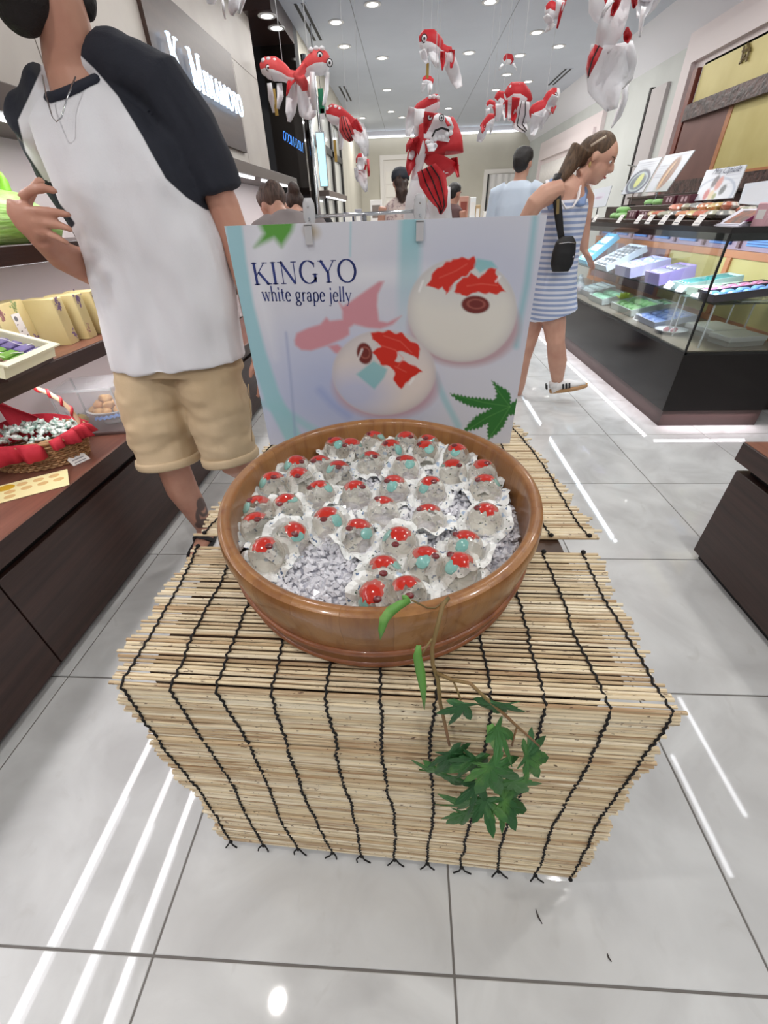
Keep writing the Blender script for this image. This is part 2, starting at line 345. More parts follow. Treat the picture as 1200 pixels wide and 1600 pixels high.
# --- reflection of the wall sign in the black panel, built as glowing mirrored letters
gl_ = thing('sign_reflection', 'blue mirrored sign reflection built as glowing letters on the black glossy panel', 'sign', (0, 0, 0))
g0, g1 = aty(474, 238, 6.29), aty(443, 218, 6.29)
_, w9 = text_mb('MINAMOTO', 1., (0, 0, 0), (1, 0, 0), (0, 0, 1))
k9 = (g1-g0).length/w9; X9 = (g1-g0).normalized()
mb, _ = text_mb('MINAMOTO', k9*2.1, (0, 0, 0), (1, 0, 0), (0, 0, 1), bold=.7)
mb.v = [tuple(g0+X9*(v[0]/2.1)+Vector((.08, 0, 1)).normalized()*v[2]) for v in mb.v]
mb.build('lettering', mat('reflection_blue', (120, 190, 255), .5, emit=((90, 170, 255), 1.6)), gl_)  # glowing letters stand in for the wall sign's reflection
# --- sign with lit letters on the left wall
sg = thing('wall_sign', 'dark brown wall panel with glowing white letters above the left shelves', 'sign', (0, 0, 0))
MB().box(-1.45, -1.425, 3.30, 4.75, 1.70, 2.30).build('panel', mat('sign_brown', (74, 54, 47), .42, coords='Position', mix=((60, 43, 38), 4, (1, .3, 6), .3, .7), bump=(30, .05, (1, 1, 1))), sg)
tx = 'K. MINAMOTO'
mb, wd = text_mb(tx, 1., (0, 0, 0), (0, 1, 0), (0, 0, 1), caps=[1.5, 1.2, 1, 1.5]+[1]*7, bold=1.0, track=.12)
k = 1.27/wd
mb, wd = text_mb(tx, k, (-1.398, 3.45, 1.925), (0, 1, 0), (0, 0, 1), th=.012, caps=[1.5, 1.2, 1, 1.5]+[1]*7, bold=.95, track=.12)
mb.build('lettering', mat('letter_glow', (235, 245, 255), .5, emit=((200, 228, 255), 2.2)), sg)
# --- doors on the back wall
def framed(name, x0, x1, z1, inner, label=None):
    d = tag(MB().box(x0, x0+.09, 13.24, 13.3, 0, z1).box(x1-.09, x1, 13.24, 13.3, 0, z1).box(x0+.09, x1-.09, 13.24, 13.3, z1-.09, z1).box(x0+.09, x1-.09, 13.28, 13.3, 0, z1-.09).build(name, mat('door_frame_white', (236, 232, 226), .5)), kind='structure')
    return d
a = aty(593, 243, 13.25); b = aty(668, 243, 13.25)
d1 = framed('door_1', a.x, b.x, a.z, None)
for kk in range(7):
    MB().box(a.x+.14, b.x-.14, 13.262, 13.278, .25+kk*.27, .49+kk*.27).build('panel', mat('door_panel_glow', (238, 234, 226), .5), d1)
a = aty(757, 265, 13.25); b = aty(842, 262, 13.25)
d2 = framed('door_2', a.x, b.x, a.z, None)
MB().box(a.x+.09, a.x+.13, 13.25, 13.29, 0, a.z-.09).build('reveal', mat('dark_frame', (0, 0, 0)), d2)
vsn = []; fsn = []; n = 40; x0, x1 = a.x+.15, b.x-.09
cur = thing('door_curtain', 'white cloth curtain with black brushed writing hanging in the back doorway', 'curtain', ((x0+x1)/2, 13.2, 0))
mb = MB(); prof = [(x0+(x1-x0)*i/n-(x0+x1)/2, .018*math.sin(i*1.1)+.01*math.sin(i*.37)) for i in range(n+1)]
vs2 = [(x, y, z) for z in (.35, a.z-.1) for x, y in prof]+[(x, y+.004, z) for z in (.35, a.z-.1) for x, y in prof]
N1 = n+1
fs2 = [(i, i+1, N1+i+1, N1+i) for i in range(n)]+[(2*N1+i, 3*N1+i, 3*N1+i+1, 2*N1+i+1) for i in range(n)]
mb.add(vs2, fs2); mb.build('cloth', mat('curtain_white', (228, 226, 224), .8), cur, True)
mb = MB()
for kk in range(9):   # brushed characters in a column
    zc = a.z-.75-kk*.17
    for s in range(4):
        dx, dz = R.uniform(-.05, .05), R.uniform(-.05, .05); an = R.choice((0, 1.57, .6, -.7)); l = R.uniform(.03, .06)
        Mx = Matrix.Translation((-.02+dx, -.034, zc+dz)) @ Matrix.Rotation(an, 4, 'Y')
        mb.box(-l, l, -.002, .002, -.011, .011, Mx)
mb.build('writing', mat('ink_black', (30, 30, 32), .7), cur)
# --- right wall: door leaf, shaded niche, copper and gold niche
dr = tag(MB().box(2.86, 2.905, 6.62, 7.02, 0, 2.33).build('door_3', mat('leaf_greywhite', (190, 184, 184), .5)), kind='structure')
MB().box(2.85, 2.9, 6.985, 7.03, 0, 2.35).build('shadow_gap', black_gap, dr)
for z in (1.36, 1.62): MB().tube([(2.86, 6.75, z), (2.80, 6.75, z), (2.78, 6.95, z+.03)], .008, 6).build('door_handle', chrome, dr)
n1 = thing('wall_niche', 'pink framed wall niche with copper and gold panels behind the glass case', 'niche', (2.9, 4.4, 0))
y0, y1 = -1.95, 1.92       # local y, near to far
mb = MB()
for o_, w_, dpt in ((0, .10, .06), (.10, .16, .10), (.26, .06, .05)):
    mb.box(-dpt, 0, y1-o_-w_, y1-o_, 1.31, 2.62-o_).box(-dpt, 0, y0, y1-o_-w_, 2.62-o_-w_, 2.62-o_)
mb.build('niche_frame', pink_white, n1)
copper = mat('copper_panel', (128, 92, 86), .4, metal=.35, coords='Position', mix=((112, 78, 74), 3, (1, 1, 1), .3, .7))
gold = mat('gold_panel', (204, 192, 128), .45, metal=.2, coords='Position', mix=((192, 178, 112), 2.5, (1, 1.5, 1.2), .3, .7))
redwood = mat('redwood_post', (128, 66, 54), .4)
orange_wood = mat('orange_wood', (192, 128, 84), .4, coords='Position', mix=((176, 112, 70), 4, (3, .5, 3), .3, .7))
relief = mat('carved_band', (96, 68, 64), .4, coords='Position', mix=((52, 36, 34), 26, (1, 1, 1), .4, .6), bump=(26, .6, (1, 1, 1)))
MB().box(-.03, 0, y0, y1-.32, 1.31, 2.30).build('backing', mat('backing_dark', (60, 34, 32), .5), n1)
MB().box(-.09, -.03, y1-.40, y1-.32, 1.31, 2.30).build('side_post', redwood, n1)
MB().box(-.06, -.03, y0, y1-.44, 2.02, 2.30).box(-.05, -.03, y0, y1-.44, 2.30, 2.32).build('upper_panel', gold, n1)
MB().box(-.055, -.03, y1-.44, y1-.42, 2.02, 2.30).build('panel_edge', mat('cove_white', (0, 0, 0)), n1)
pts = [(-.03, y1-.40), (-.13, y1-.46), (-.15, y1-.60), (-.15, y0)]
def band(z0, z1, nm):
    m_ = MB(); ol = [Vector((x, y, z0)) for x, y in pts]+[Vector((-.03, y0, z0))]; m_.slab(ol, (0, 0, 1), z1-z0); m_.build(nm, relief, n1)
band(1.90, 2.02, 'carved_rail'); band(1.30, 1.42, 'carved_rail')
MB().box(-.10, -.03, .72, y1-.46, 1.42, 1.90).build('copper_panel', copper, n1)
MB().box(-.10, -.03, -1.5, .66, 1.42, 1.90).build('gold_panel', gold, n1)
MB().box(-.105, -.03, .66, .72, 1.42, 1.90).build('mullion', orange_wood, n1)
MB().box(-.12, -.03, y0, .66, 1.40, 1.44).build('sill', orange_wood, n1)
# emblem strokes on the gold panel
mb = MB()
for (u, v) in (((1163, 72), (1158, 98)), ((1168, 68), (1172, 80)), ((1160, 80), (1172, 76)), ((1165, 85), (1155, 100)), ((1170, 80), (1166, 96)), ((1158, 92), (1168, 90))):
    p, q = atx(*u, 2.83)-n1.location, atx(*v, 2.83)-n1.location
    mb.tube([p, q], .008, 5)
mb.build('emblem', mat('emblem_brown', (120, 104, 66), .5), n1)
n2 = thing('pleated_niche', 'white framed niche with pleated white shade over a brown panel far down the wall', 'niche', (2.9, 10.2, 0))
mb = MB()
for o_, w_, dpt in ((0, .16, .06), (.16, .14, .10), (.30, .10, .05)):
    mb.box(-dpt, 0, 1.75-o_-w_, 1.75-o_, .3, 2.38-o_).box(-dpt, 0, -1.75+o_, -1.75+o_+w_, .3, 2.38-o_).box(-dpt, 0, -1.75+o_+w_, 1.75-o_-w_, 2.38-o_-w_, 2.38-o_)
mb.build('niche_frame', pink_white, n2)
MB().box(-.02, 0, -1.35, 1.35, .3, 2.0).build('brown_panel', mat('copper_panel', (0, 0, 0)), n2)
for i in range(22):
    y = -1.33+i*.122
    MB().tube([(-.05, y+.06, 1.68), (-.05, y+.06, 1.99)], [(.058, .03), (.052, .03)], 10).build('pleat', mat('pleat_white', (226, 222, 218), .7), n2, True)
# ================================================================== ceiling lights and vents
lamp_px = [(582, 6), (766, 2), (525, 34), (538, 72), (597, 90), (605, 140), (733, 82), (701, 169), (611, 174), (566, 184), (628, 183), (839, 50), (873, 72), (812, 86), (792, 116), (825, 127), (775, 140)]
lamp_xy = [(atz(u, v, CEIL).x, atz(u, v, CEIL).y) for u, v in lamp_px]
dl_frame = MB().lathe([(.055, -.002), (.078, -.002), (.082, .0), (.082, .004), (.055, .004)], 24, close=True).mesh('trim_ring', mat('lamp_ring', (235, 235, 235), .4), True)
dl_disc = MB().lathe([(.057, -.001), (.057, .003)], 24).mesh('diffuser', lamp_mat)
rows = sorted(range(len(lamp_xy)), key=lambda i: lamp_px[i][1])
def downlight(x, y, label, power, z=CEIL, shown=True):
    d = thing('ceiling_light', label, 'ceiling light', (x, y, z-.005), 0, 'round ceiling downlights')
    inst('trim_ring', dl_frame, d); inst('diffuser', dl_disc, d)
    if power:
        l = area_light('lamp', (x, y, z-.012), .08, .08, power, (1, .97, .93), shape='DISK'); l.parent = d; l.location = (0, 0, -.008)
LP = 10
desc = {0: 'round downlight at the top edge above the middle red fish, left one', 1: 'round downlight at the top edge above the middle red fish, right one', 2: 'round downlight beside the near left ceiling vent', 3: 'round downlight just behind the light beside the near left vent',
        4: 'round downlight left of the highest red fish kite', 5: 'round downlight below and behind the one left of the highest fish kite', 6: 'round downlight just right of the highest red fish kite', 7: 'small round downlight right above the big middle fish',
        8: 'small far round downlight left of the big middle fish, upper one', 9: 'tiny far round downlight nearest the left window wall', 10: 'tiny far round downlight beside the big middle fish', 11: 'round downlight under the small fish kite at the top right',
        12: 'round downlight nearest the large white tailed fish at right', 13: 'round downlight beside the tiniest hanging fish, right of it', 14: 'round downlight below the tiniest hanging fish', 15: 'round downlight above the right fish cluster near the vent', 16: 'small far round downlight above the left of the right fish cluster'}
for i, (x, y) in enumerate(lamp_xy): downlight(x, y, desc[i], LP)
for k, (x, y) in enumerate([(-.35, 4.3), (.77, 4.3), (-.75, 2.6), (.75, 2.6), (1.85, 4.4), (1.85, 2.6), (-.81, .27), (1.11, .90), (1.95, -.1), (-.4, -.8), (.75, -.8), (1.85, -.8)]):
    downlight(x, y, 'round ceiling downlight out of frame over the shop front, '+['fifth row left', 'fifth row middle', 'fourth row left', 'fourth row middle', 'fifth row right', 'fourth row right', 'third row left', 'third row middle', 'second row right', 'first row left', 'first row middle', 'first row right'][k], LP)
for k, (u, v) in enumerate([(417, 24), (432, 43)]):
    p = atz(u, v, 2.70); downlight(p.x, p.y, ['bright downlight in the dark ceiling of the black panelled alcove', 'dim downlight in the dark ceiling nearest the black panel'][k], 0, 2.70)
slot = mat('vent_black', (30, 32, 36), .6)
for (x, ya, yb, lb) in ((-1.03, 5.85, 6.85, 'double slot ceiling vent near the top left, closest one'), (-1.03, 8.9, 9.9, 'double slot ceiling vent further back on the left'), (2.28, 8.6, 9.5, 'double slot ceiling vent by the right wall')):
    t = thing('ceiling_vent', lb, 'vent', (x, (ya+yb)/2, CEIL), 0, 'ceiling vents')
    MB().box(-.07, .07, (ya-yb)/2-.01, (yb-ya)/2+.01, -.003, .002).build('vent_frame', ceil_mat, t)
    for dx in (-.035, .035): MB().box(dx-.014, dx+.014, (ya-yb)/2, (yb-ya)/2, -.006, -.002).build('slot', slot, t)
for k, (x, ym, hl) in enumerate(((2.41, 1.435, .425), (2.76, 1.91, .51))):
    t = thing('linear_light', ['slim linear ceiling light over the aisle, nearer the display', 'slim linear ceiling light over the aisle, nearer the wall'][k], 'ceiling light', (x, ym, CEIL), 0)
    MB().box(-.025, .025, -hl-.01, hl+.01, -.02, 0).build('housing', mat('lamp_ring', (0, 0, 0)), t)
    MB().box(-.016, .016, -hl, hl, -.024, -.02).build('diffuser', mat('led_linear', (255, 255, 255), .5, emit=((248, 250, 255), 14.)), t)
# ================================================================== left shelving
LX = -1.152
seams = [-1.19, -.21, .77, 1.75, 2.73, 3.71, 4.69, 5.5]
lab = ['dark wood base cabinet of the left shelving just behind the frame', 'dark wood base cabinet at the lower left corner of the picture', 'dark wood base cabinet under the wicker basket', 'dark wood base cabinet behind the man\'s bare leg',
       'dark wood base cabinet just past the man on the left', 'dark wood base cabinet further back along the left wall', 'dark wood base cabinet at the far end of the left shelving']
for i, (a, b) in enumerate(zip(seams, seams[1:])):
    t = thing('base_cabinet', lab[i], 'cabinet', (LX, (a+b)/2, 0), 0, 'base cabinets of the left shelving'); w = (b-a)/2
    MB().box(-.34, -.02, -w, w, .05, .44).build('body', black_gap, t)
    MB().bbox(-.02, 0, -w+.0025, w-.0025, .03, .405, .0015).build('front_panel', wood_dark, t)
    MB().box(-.30, -.03, -w, w, 0, .05).build('plinth', black_gap, t)
t = MB().bbox(-.34, .018, -1.19, 5.5, .44, .51, .004).build('counter_slab', wood_top, None, loc=(LX, 0, 0)); tag(t, 'long brown wood counter slab on the left base cabinets', 'counter')
MB().box(.0175, .0195, -1.19, 5.5, .441, .506).build('front_edge', wood_dark, t)
for nm, z0, z1, xd, lb in (('middle_shelf', .81, .86, -.005, 'dark wood middle shelf carrying the yellow gift boxes'), ('upper_shelf', 1.125, 1.175, -.005, 'dark wood upper shelf carrying the green bundle'), ('shelf_canopy', 1.49, 1.56, -.02, 'dark canopy with light strips topping the left shelving')):
    t = tag(MB().bbox(-.35, xd, -1.19, 5.5 if nm != 'shelf_canopy' else 5.5, z0, z1, .003).build(nm, wood_dark if nm != 'shelf_canopy' else mat('canopy_brown', (96, 84, 78), .4), None, loc=(LX, 0, 0)), lb, 'shelf')
    if nm == 'middle_shelf': MB().box(-.345, xd-.004, -1.19, 5.5, z1, z1+.0015).build('shelf_top', wood_top, t)
    y = -1.4+.0; pw = 1.15
    while y < 4.6:
        MB().box(xd-.058, xd-.038, y, y+.92, z0-(.012 if nm == 'shelf_canopy' else .003), z0).build('light_strip', led_mat, t); y += pw
    for kk in range(3):
        l = area_light('strip_lamp', (LX+xd-.06, .1+kk*2.1, z0-.016), .03, 2.0, 3 if nm != 'shelf_canopy' else 5, (1, .95, .96)); l.parent = t; l.location = (xd-.06, .1+kk*2.1, z0-.016)
tag(MB().box(-.02, 0, -1.19, 5.5, .512, 1.49).build('shelf_back_panel', mat('shelf_back_white', (222, 214, 214), .5), None, loc=(LX-.352, 0, 0)), kind='structure')  # back panel of the left shelving
for y in (1.98, 3.6):
    MB().tube([(LX-.3, y, 1.56-.42), (LX-.3, y, 1.5), (LX-.06, y, 1.49)], .008, 6).build('bracket', chrome, bpy.data.objects['shelf_canopy'])
# canopy of the farther shelf beyond the black panel
t = tag(MB().bbox(-.3, 0, 0, 1.9, 0, .06, .003).build('shelf_canopy_far', MATS['canopy_brown'], None, loc=(-1.0, 6.55, 1.44)), 'short brown canopy with light strips by the shop window', 'shelf'); t.name = 'window_shelf_canopy'
for kk in range(3): MB().box(-.05, -.024, .03+kk*.62, .6+kk*.62, -.012, 0).build('light_strip', led_mat, t)
for y in (.1, 1.8):
    MB().box(-.29, -.26, y, y+.03, -1.44, 0).build('bracket', chrome, t)
# ------------------------------------------------------------------ wicker basket
bk = thing('wicker_basket', 'wicker basket lined with red cloth holding wrapped sweets', 'basket', (-1.345, 1.30, .511), .35)
wick = mat('wicker', (150, 104, 66), .55, rnd=[(134, 90, 56), (176, 130, 86), (196, 156, 112)])
RX, RY, BH = .165, .112, .098
def bas(u, h, o=0):   # u angle, h height 0..1
    k = .84+.16*h; return Vector(((RX*k+o)*math.cos(u), (RY*k+o)*math.sin(u), h*BH))
MB().lathe([(.001, .002), (.135, .002), (.137, .01), (.001, .01)], 32, sx=1, sy=RY/RX).build('bottom', wick, bk)
NS = 36
for i in range(NS):
    u = 2*math.pi*i/NS; MB().tube([bas(u, 0), bas(u, .5), bas(u, 1.02)], .003, 5).build('stake', wick, bk, True)
for j in range(11):
    h = .04+j*.088; pts = []
    for i in range(NS*2+1):
        u = math.pi*i/NS; pts.append(bas(u, h, .0045*math.cos(NS*u+math.pi*j)))
    MB().tube(pts, .0042, 5, caps=False).build('strand', wick, bk, True)
for kk in range(2):
    pts = [bas(2*math.pi*i/72, 1.02, .004*math.sin(9*2*math.pi*i/72+kk*math.pi))+Vector((0, 0, .004*math.cos(9*2*math.pi*i/72+kk*math.pi))) for i in range(73)]
    MB().tube(pts, .006, 6, caps=False).build('rim', wick, bk, True)
hp = [Vector((-.155+.31*i/28, 0, .09)) for i in range(29)]
hp = [Vector((-.16*math.cos(math.pi*i/28), .0, .09+.19*math.sin(math.pi*i/28)**.8)) for i in range(29)]
hd = MB().tube(hp, .0075, 8).build('handle', mat('handle_cream', (226, 196, 160), .5), bk, True)
hel = []
for i in range(241):
    t_ = i/240; k = t_*28; i0 = min(int(k), 27); p = hp[i0].lerp(hp[i0+1], k-i0); g = t_*2*math.pi*13
    hel.append(p+Vector((math.cos(g)*.0072*(hp[min(i0+1, 28)]-hp[i0]).normalized().z, math.sin(g)*.0072, math.cos(g)*.0072*-(hp[min(i0+1, 28)]-hp[i0]).normalized().x)))
MB().tube(hel, .0052, 5).build('ribbon', mat('ribbon_red', (190, 36, 48), .5), hd, True)
red_cloth = mat('red_cloth', (196, 40, 58), .75, bump=(40, .3, (1, 1, 1)))
def cloth_ring(u0, u1, wid, lift, n=26):
    vs = []; fs = []
    for i in range(n+1):
        u = u0+(u1-u0)*i/n; wv = .012*math.sin(i*.9)+.008*math.sin(i*2.1)
        for q, (o, z) in enumerate(((-.035, .062), (-.012, .092+wv*.3), (.006, .106+lift*math.sin(math.pi*i/n)), (.016+wv*.5, .098+lift*math.sin(math.pi*i/n)*.8), (.022+wv, .098-wid))):
            p = bas(u, 1, o); p.z = z; vs.append(p)
    for i in range(n):
        for q in range(4): fs.append((i*5+q, i*5+q+1, i*5+6+q, i*5+5+q))
    return vs, fs
lining = MB()
for a, b, wd_, lf in ((math.pi*1.02, math.pi*1.62, .045, .01), (math.pi*1.66, math.pi*2.1, .02, .02), (math.pi*.2, math.pi*.95, .01, .03)):
    lining.add(*cloth_ring(a, b, wd_, lf))
me = modmesh(lining.mesh('lining'), [('SOLIDIFY', dict(thickness=.0015))]); me.materials.append(red_cloth); me.shade_smooth(); inst('cloth_lining', me, bk)
# the tall pointed corner of the cloth
vs = []; fs = []; n = 10
for i in range(n+1):
    h = i/n
    for q in range(7):
        s = q/6-.5; w = .075*(1-h)**.8+.004
        vs.append((-.02-.075*h**1.4+s*w*2*.8, .085+.02*math.sin(s*4+h*3)-.02*h, .085+.145*h))
for i in range(n):
    for q in range(6): fs.append((i*7+q, i*7+q+1, i*7+8+q, i*7+7+q))
me = modmesh(MB().add(vs, fs).mesh('c'), [('SOLIDIFY', dict(thickness=.002))]); me.materials.append(red_cloth); me.shade_smooth(); inst('cloth_corner', me, bk)
MB().tube([(-.06, -.02, .1), (-.11, -.03, .15), (-.16, -.03, .20)], [(.012, .003), (.009, .003), (.006, .003)], 6).build('ribbon_tail', red_cloth, bk, True)
# wrapped sweets
def twist_candy():
    mb = MB(); prof = [(.0005, -.027), (.011, -.025), (.006, -.018), (.0025, -.014), (.009, -.009), (.0105, 0), (.009, .009), (.0025, .014), (.006, .018), (.011, .025), (.0005, .027)]
    n = 9; vs = []; fs = []
    for r, x in prof:
        for k in range(n):
            g = 2*math.pi*k/n; rr = r*(1+(.35*(-1)**k if abs(x) > .015 else .08*(-1)**k)); vs.append((x, rr*math.cos(g), rr*.8*math.sin(g)))
    for i in range(len(prof)-1):
        for k in range(n): k2 = (k+1) % n; fs.append((i*n+k, i*n+k2, (i+1)*n+k2, (i+1)*n+k))
    return mb.add(vs, fs)
candy_m = twist_candy().mesh('candy', mat('candy_wrap', (226, 232, 226), .22, mix=((140, 176, 160), 90, (1, 1, 1), .5, .62), coat=.4), True)
for k in range(42):
    a = R.uniform(0, 6.28); r = math.sqrt(R.random())*.8
    x, y = RX*r*math.cos(a), RY*r*math.sin(a); z = .088+.035*(1-r*r)+R.uniform(-.004, .008)
    p = bk.matrix_basis @ Vector((x, y, z))
    o = inst('wrapped_candy', candy_m, None, p, (R.uniform(-.5, .5), R.uniform(-.5, .5), R.uniform(0, 6.28)), [R.uniform(.9, 1.15)]*3)
    tag(o, 'clear and green wrapped sweet heaped in the wicker basket', 'candy', 'wrapped sweets in the basket')
# small cards
card = mat('card_white', (238, 236, 234), .5); ink = mat('ink_grey', (120, 120, 128), .7)
def price_card(name, loc, rz, w, h, label, tilt=.9, lines=3, m=card, group='price cards'):
    t = thing(name, label, 'price card', loc, rz, group); Mx = Matrix.Rotation(tilt, 4, 'X')
    MB().box(-w/2, w/2, -.001, .0005, 0, h, Mx).build('card', m, t)
    mb = MB()
    for i in range(lines):
        z = h*(.8-.6*i/max(1, lines-1)); ww = w*(.34 if i else .22); mb.box(-ww, ww, -.0016, -.001, z-h*.035, z+h*.035, Mx)
    mb.build('print', ink, t)
    mb = MB(); zt, yt = h*math.cos(tilt), -h*math.sin(tilt)
    mb.box(-w/2, w/2, min(0, yt)*.0, .012, -.0, .002); mb.build('holder', mat('acrylic', (225, 230, 232), .08, alpha=.35), t)
    return t
price_card('price_card', (-1.19, 1.275, .511), 1.15, .062, .04, 'small white card on the counter in front of the basket', -.95)
# yellow leaflet with printed sweets
lf_ = thing('leaflet', 'pale yellow leaflet printed with round cakes lying on the counter edge', 'leaflet', (-1.245, 1.10, .512), .62)
MB().box(-.105, .105, -.052, .052, 0, .0012, Matrix.Rotation(.12, 4, 'X') @ Matrix.Translation((0, 0, .006))).build('sheet', mat('leaflet_yellow', (244, 232, 176), .5), lf_)
pm = mat('printed_cake', (222, 184, 122), .6)
Mx = Matrix.Rotation(.12, 4, 'X') @ Matrix.Translation((0, 0, .0074))
for i in range(9):
    x = -.07+.045*(i % 4)+(.012 if i//4 else 0); y = [.028, -.002, -.03][i//4]
    rr = .016 if i else .026
    o = MB().lathe([(.0001, 0), (rr, 0), (rr, .0004), (.0001, .0004)], 16, sy=.62).build('printed_cake', pm if i else mat('printed_fruit', (214, 168, 40), .6), lf_); o.matrix_local = Mx @ Matrix.Translation((x, y, 0))
# covered display of bread cakes
tr = thing('display_tray', 'flat dark tray under the clear cake cover', 'tray', (-1.29, 1.60, .511), .18)
MB().bbox(-.125, .125, -.1, .1, 0, .012, .003).build('tray_board', mat('tray_brown', (104, 84, 80), .4), tr)
acr = mat('clear_acrylic', (236, 240, 244), .04, alpha=.14, spec=.8)
cv = thing('clear_cover', 'clear acrylic cover box over the bread cakes', 'cover', (-1.29, 1.60, .5235), .18)
for nm, bx in (('pane', (-.115, .115, -.092, -.089, 0, .17)), ('pane', (-.115, .115, .089, .092, 0, .17)), ('pane', (-.115, -.112, -.089, .089, 0, .17)), ('pane', (.112, .115, -.089, .089, 0, .17)), ('lid', (-.12, .12, -.096, .096, .171, .175))):
    MB().box(*bx).build(nm, acr, cv)
for x in (-.114, .114):
    for y in (-.09, .09): MB().box(x-.003, x+.003, y-.003, y+.003, 0, .172).build('edge_strip', mat('acrylic', (225, 230, 232)), cv)
MB().box(-.12, .12, -.097, -.093, .168, .177).build('edge_strip', MATS['acrylic'], cv)
bw = thing('white_dish', 'white oval dish heaped with bread cakes under the clear cover', 'dish', (-1.27, 1.62, .524), .2)
MB().lathe([(.001, .02), (.05, .02), (.075, .05), (.088, .056), (.088, .06), (.07, .056), (.048, .027), (.001, .027)], 32, sy=.72).build('bowl', mat('porcelain', (236, 238, 240), .2), bw, True)
MB().lathe([(.001, 0), (.04, 0), (.036, .02), (.001, .02)], 24, sy=.72).build('foot', MATS['porcelain'], bw, True)
for i in range(14): MB().box(-.006, .006, -.001, .001, -.006, .006, Matrix.Rotation(-1.9+i*.11, 4, 'Z') @ Matrix.Translation((.082, 0, .045+.004*(i % 2))) @ Matrix.Diagonal((1, .72, 1, 1)) @ Matrix.Rotation(math.pi/2, 4, 'Z') @ Matrix.Rotation(-.5, 4, 'X')).build('blue_pattern', mat('pattern_blue', (110, 150, 214), .4), bw)
bun_m = None
mb = MB(); mb.ball((0, 0, 0), (.023, .019, .016), 14, 9)
bun_m = mb.mesh('bun', mat('golden_bun', (222, 176, 112), .5, mix=((190, 132, 72), 30, (1, 1, 1), .45, .7)), True)
for i in range(15):
    lay = 0 if i < 8 else 1 if i < 13 else 2; a = i*2.4; r = (.055, .032, .012)[lay]
    p = bw.matrix_basis @ Vector((r*math.cos(a), r*.68*math.sin(a), .058+lay*.021))
    tag(inst('bread_cake', bun_m, None, p, (R.uniform(-.3, .3), R.uniform(-.3, .3), R.uniform(0, 6))), 'small golden bread cake piled on the white dish', 'cake', 'bread cakes on the white dish')
gs = thing('goose_figure', 'small white porcelain goose figure in front of the dish', 'figurine', (-1.345, 1.525, .524), -.4)
mb = MB(); mb.rings([(0, 0, .002, .028, .02), (0, 0, .014, .036, .026), (.0, 0, .028, .032, .024), (-.004, 0, .036, .02, .014)], 18)
mb.tube([(-.022, 0, .026), (-.034, 0, .044), (-.036, 0, .062), (-.04, 0, .074)], [.013, .01, .009, .009], 10).ball((-.044, 0, .077), (.014, .011, .011), 12, 8).tube([(-.055, 0, .076), (-.07, 0, .073)], [.005, .002], 6).tube([(.03, 0, .024), (.05, 0, .034)], [.014, .004], 8)
inst('goose_body', fuse(mb, .003, 3, MATS['porcelain']), gs)
fr_ = MB().ball((0, 0, .026), (.03, .03, .027), 18, 12); o = fr_.build('citrus_fruit', mat('yuzu_skin', (170, 148, 52), .5, bump=(160, .3, (1, 1, 1))), None, True, loc=(-1.40, 1.60, .511)); tag(o, 'small round yellow green citrus between basket and covered cakes', 'fruit')
MB().tube([(0, 0, .051), (.002, 0, .058)], .002, 6).build('stem', mat('stem_green', (90, 100, 50), .6), o)
# ------------------------------------------------------------------ middle shelf: yellow boxes and an open gift box
ybox = mat('yellow_box', (220, 206, 154), .5, mix=((206, 188, 128), 6, (1, 1, 1), .35, .7))
vio = mat('wisteria_print', (134, 108, 146), .6); grn = mat('leaf_print', (150, 168, 110), .6); ros = mat('rose_print', (178, 130, 128), .6)
def flower(mb, cx, cz, n, sp, x, nd):
    for i in range(n):
        a, b = cx+R.gauss(0, sp), cz+R.gauss(0, sp*1.3); s = R.uniform(.002, .0042)
        mb.box(x, x+.0006, a-s, a+s, b-s, b+s)
def yellow_box(loc, rz, w, d, h, label, prints):
    t = thing('gift_box', label, 'box', loc, rz, 'yellow gift boxes on the middle shelf')
    MB().bbox(-d, 0, -w/2, w/2, 0, h, .002).build('carton', ybox, t)
    for m_, cy, cz, n, sp in prints:
        mb = MB(); flower(mb, cy*w, cz*h, n, sp, .0002, 1); mb.build('printed_flowers', m_, t)
    return t
bz = .8625
tl = yellow_box((-1.315, 1.435, bz), .12, .15, .05, .155, 'large yellow gift box with paper band behind the open gift box', [(ros, -.32, .8, 26, .008), (grn, .15, .9, 16, .007), (vio, .38, .16, 26, .007)])
MB().box(.0003, .001, -.01, .03, .03, .12).build('paper_band', card, tl)
mb = MB(); mb.lathe([(.0001, 0), (.008, 0), (.008, .0004), (.0001, .0004)], 14); o = mb.build('round_seal', ink, tl); o.matrix_local = Matrix.Translation((.0012, .004, .105)) @ Matrix.Rotation(math.pi/2, 4, 'Y')
mb = MB()
for i in range(5): mb.box(.0012, .0017, .01+.003*(-1)**i, .016+.003*(-1)**i, .085-i*.011, .088-i*.011, Matrix.Rotation(.2*(-1)**i, 4, 'X'))
mb.build('brush_writing', mat('ink_black', (0, 0, 0)), tl)
yellow_box((-1.235, 1.555, bz), .15, .062, .1, .15, 'slim yellow gift box with violet flowers, left of the leaning pair', [(vio, -.05, .86, 34, .008), (vio, .3, .2, 10, .006)])
yellow_box((-1.222, 1.645, bz), .15, .062, .1, .15, 'slim yellow gift box with violet flowers beside the man\'s shirt', [(vio, -.05, .88, 34, .008), (ros, -.2, .25, 8, .006)])
yellow_box((-1.215, 1.735, bz), .15, .062, .1, .15, 'yellow gift box mostly hidden behind the man\'s shirt', [(vio, -.2, .85, 14, .007), (grn, .1, .2, 10, .006)])
gb = thing('open_gift_box', 'open pale yellow gift box with rows of coloured stick sweets', 'box', (-1.235, 1.20, .8625), .12)
Mb_ = Matrix.Rotation(.32, 4, 'Y')
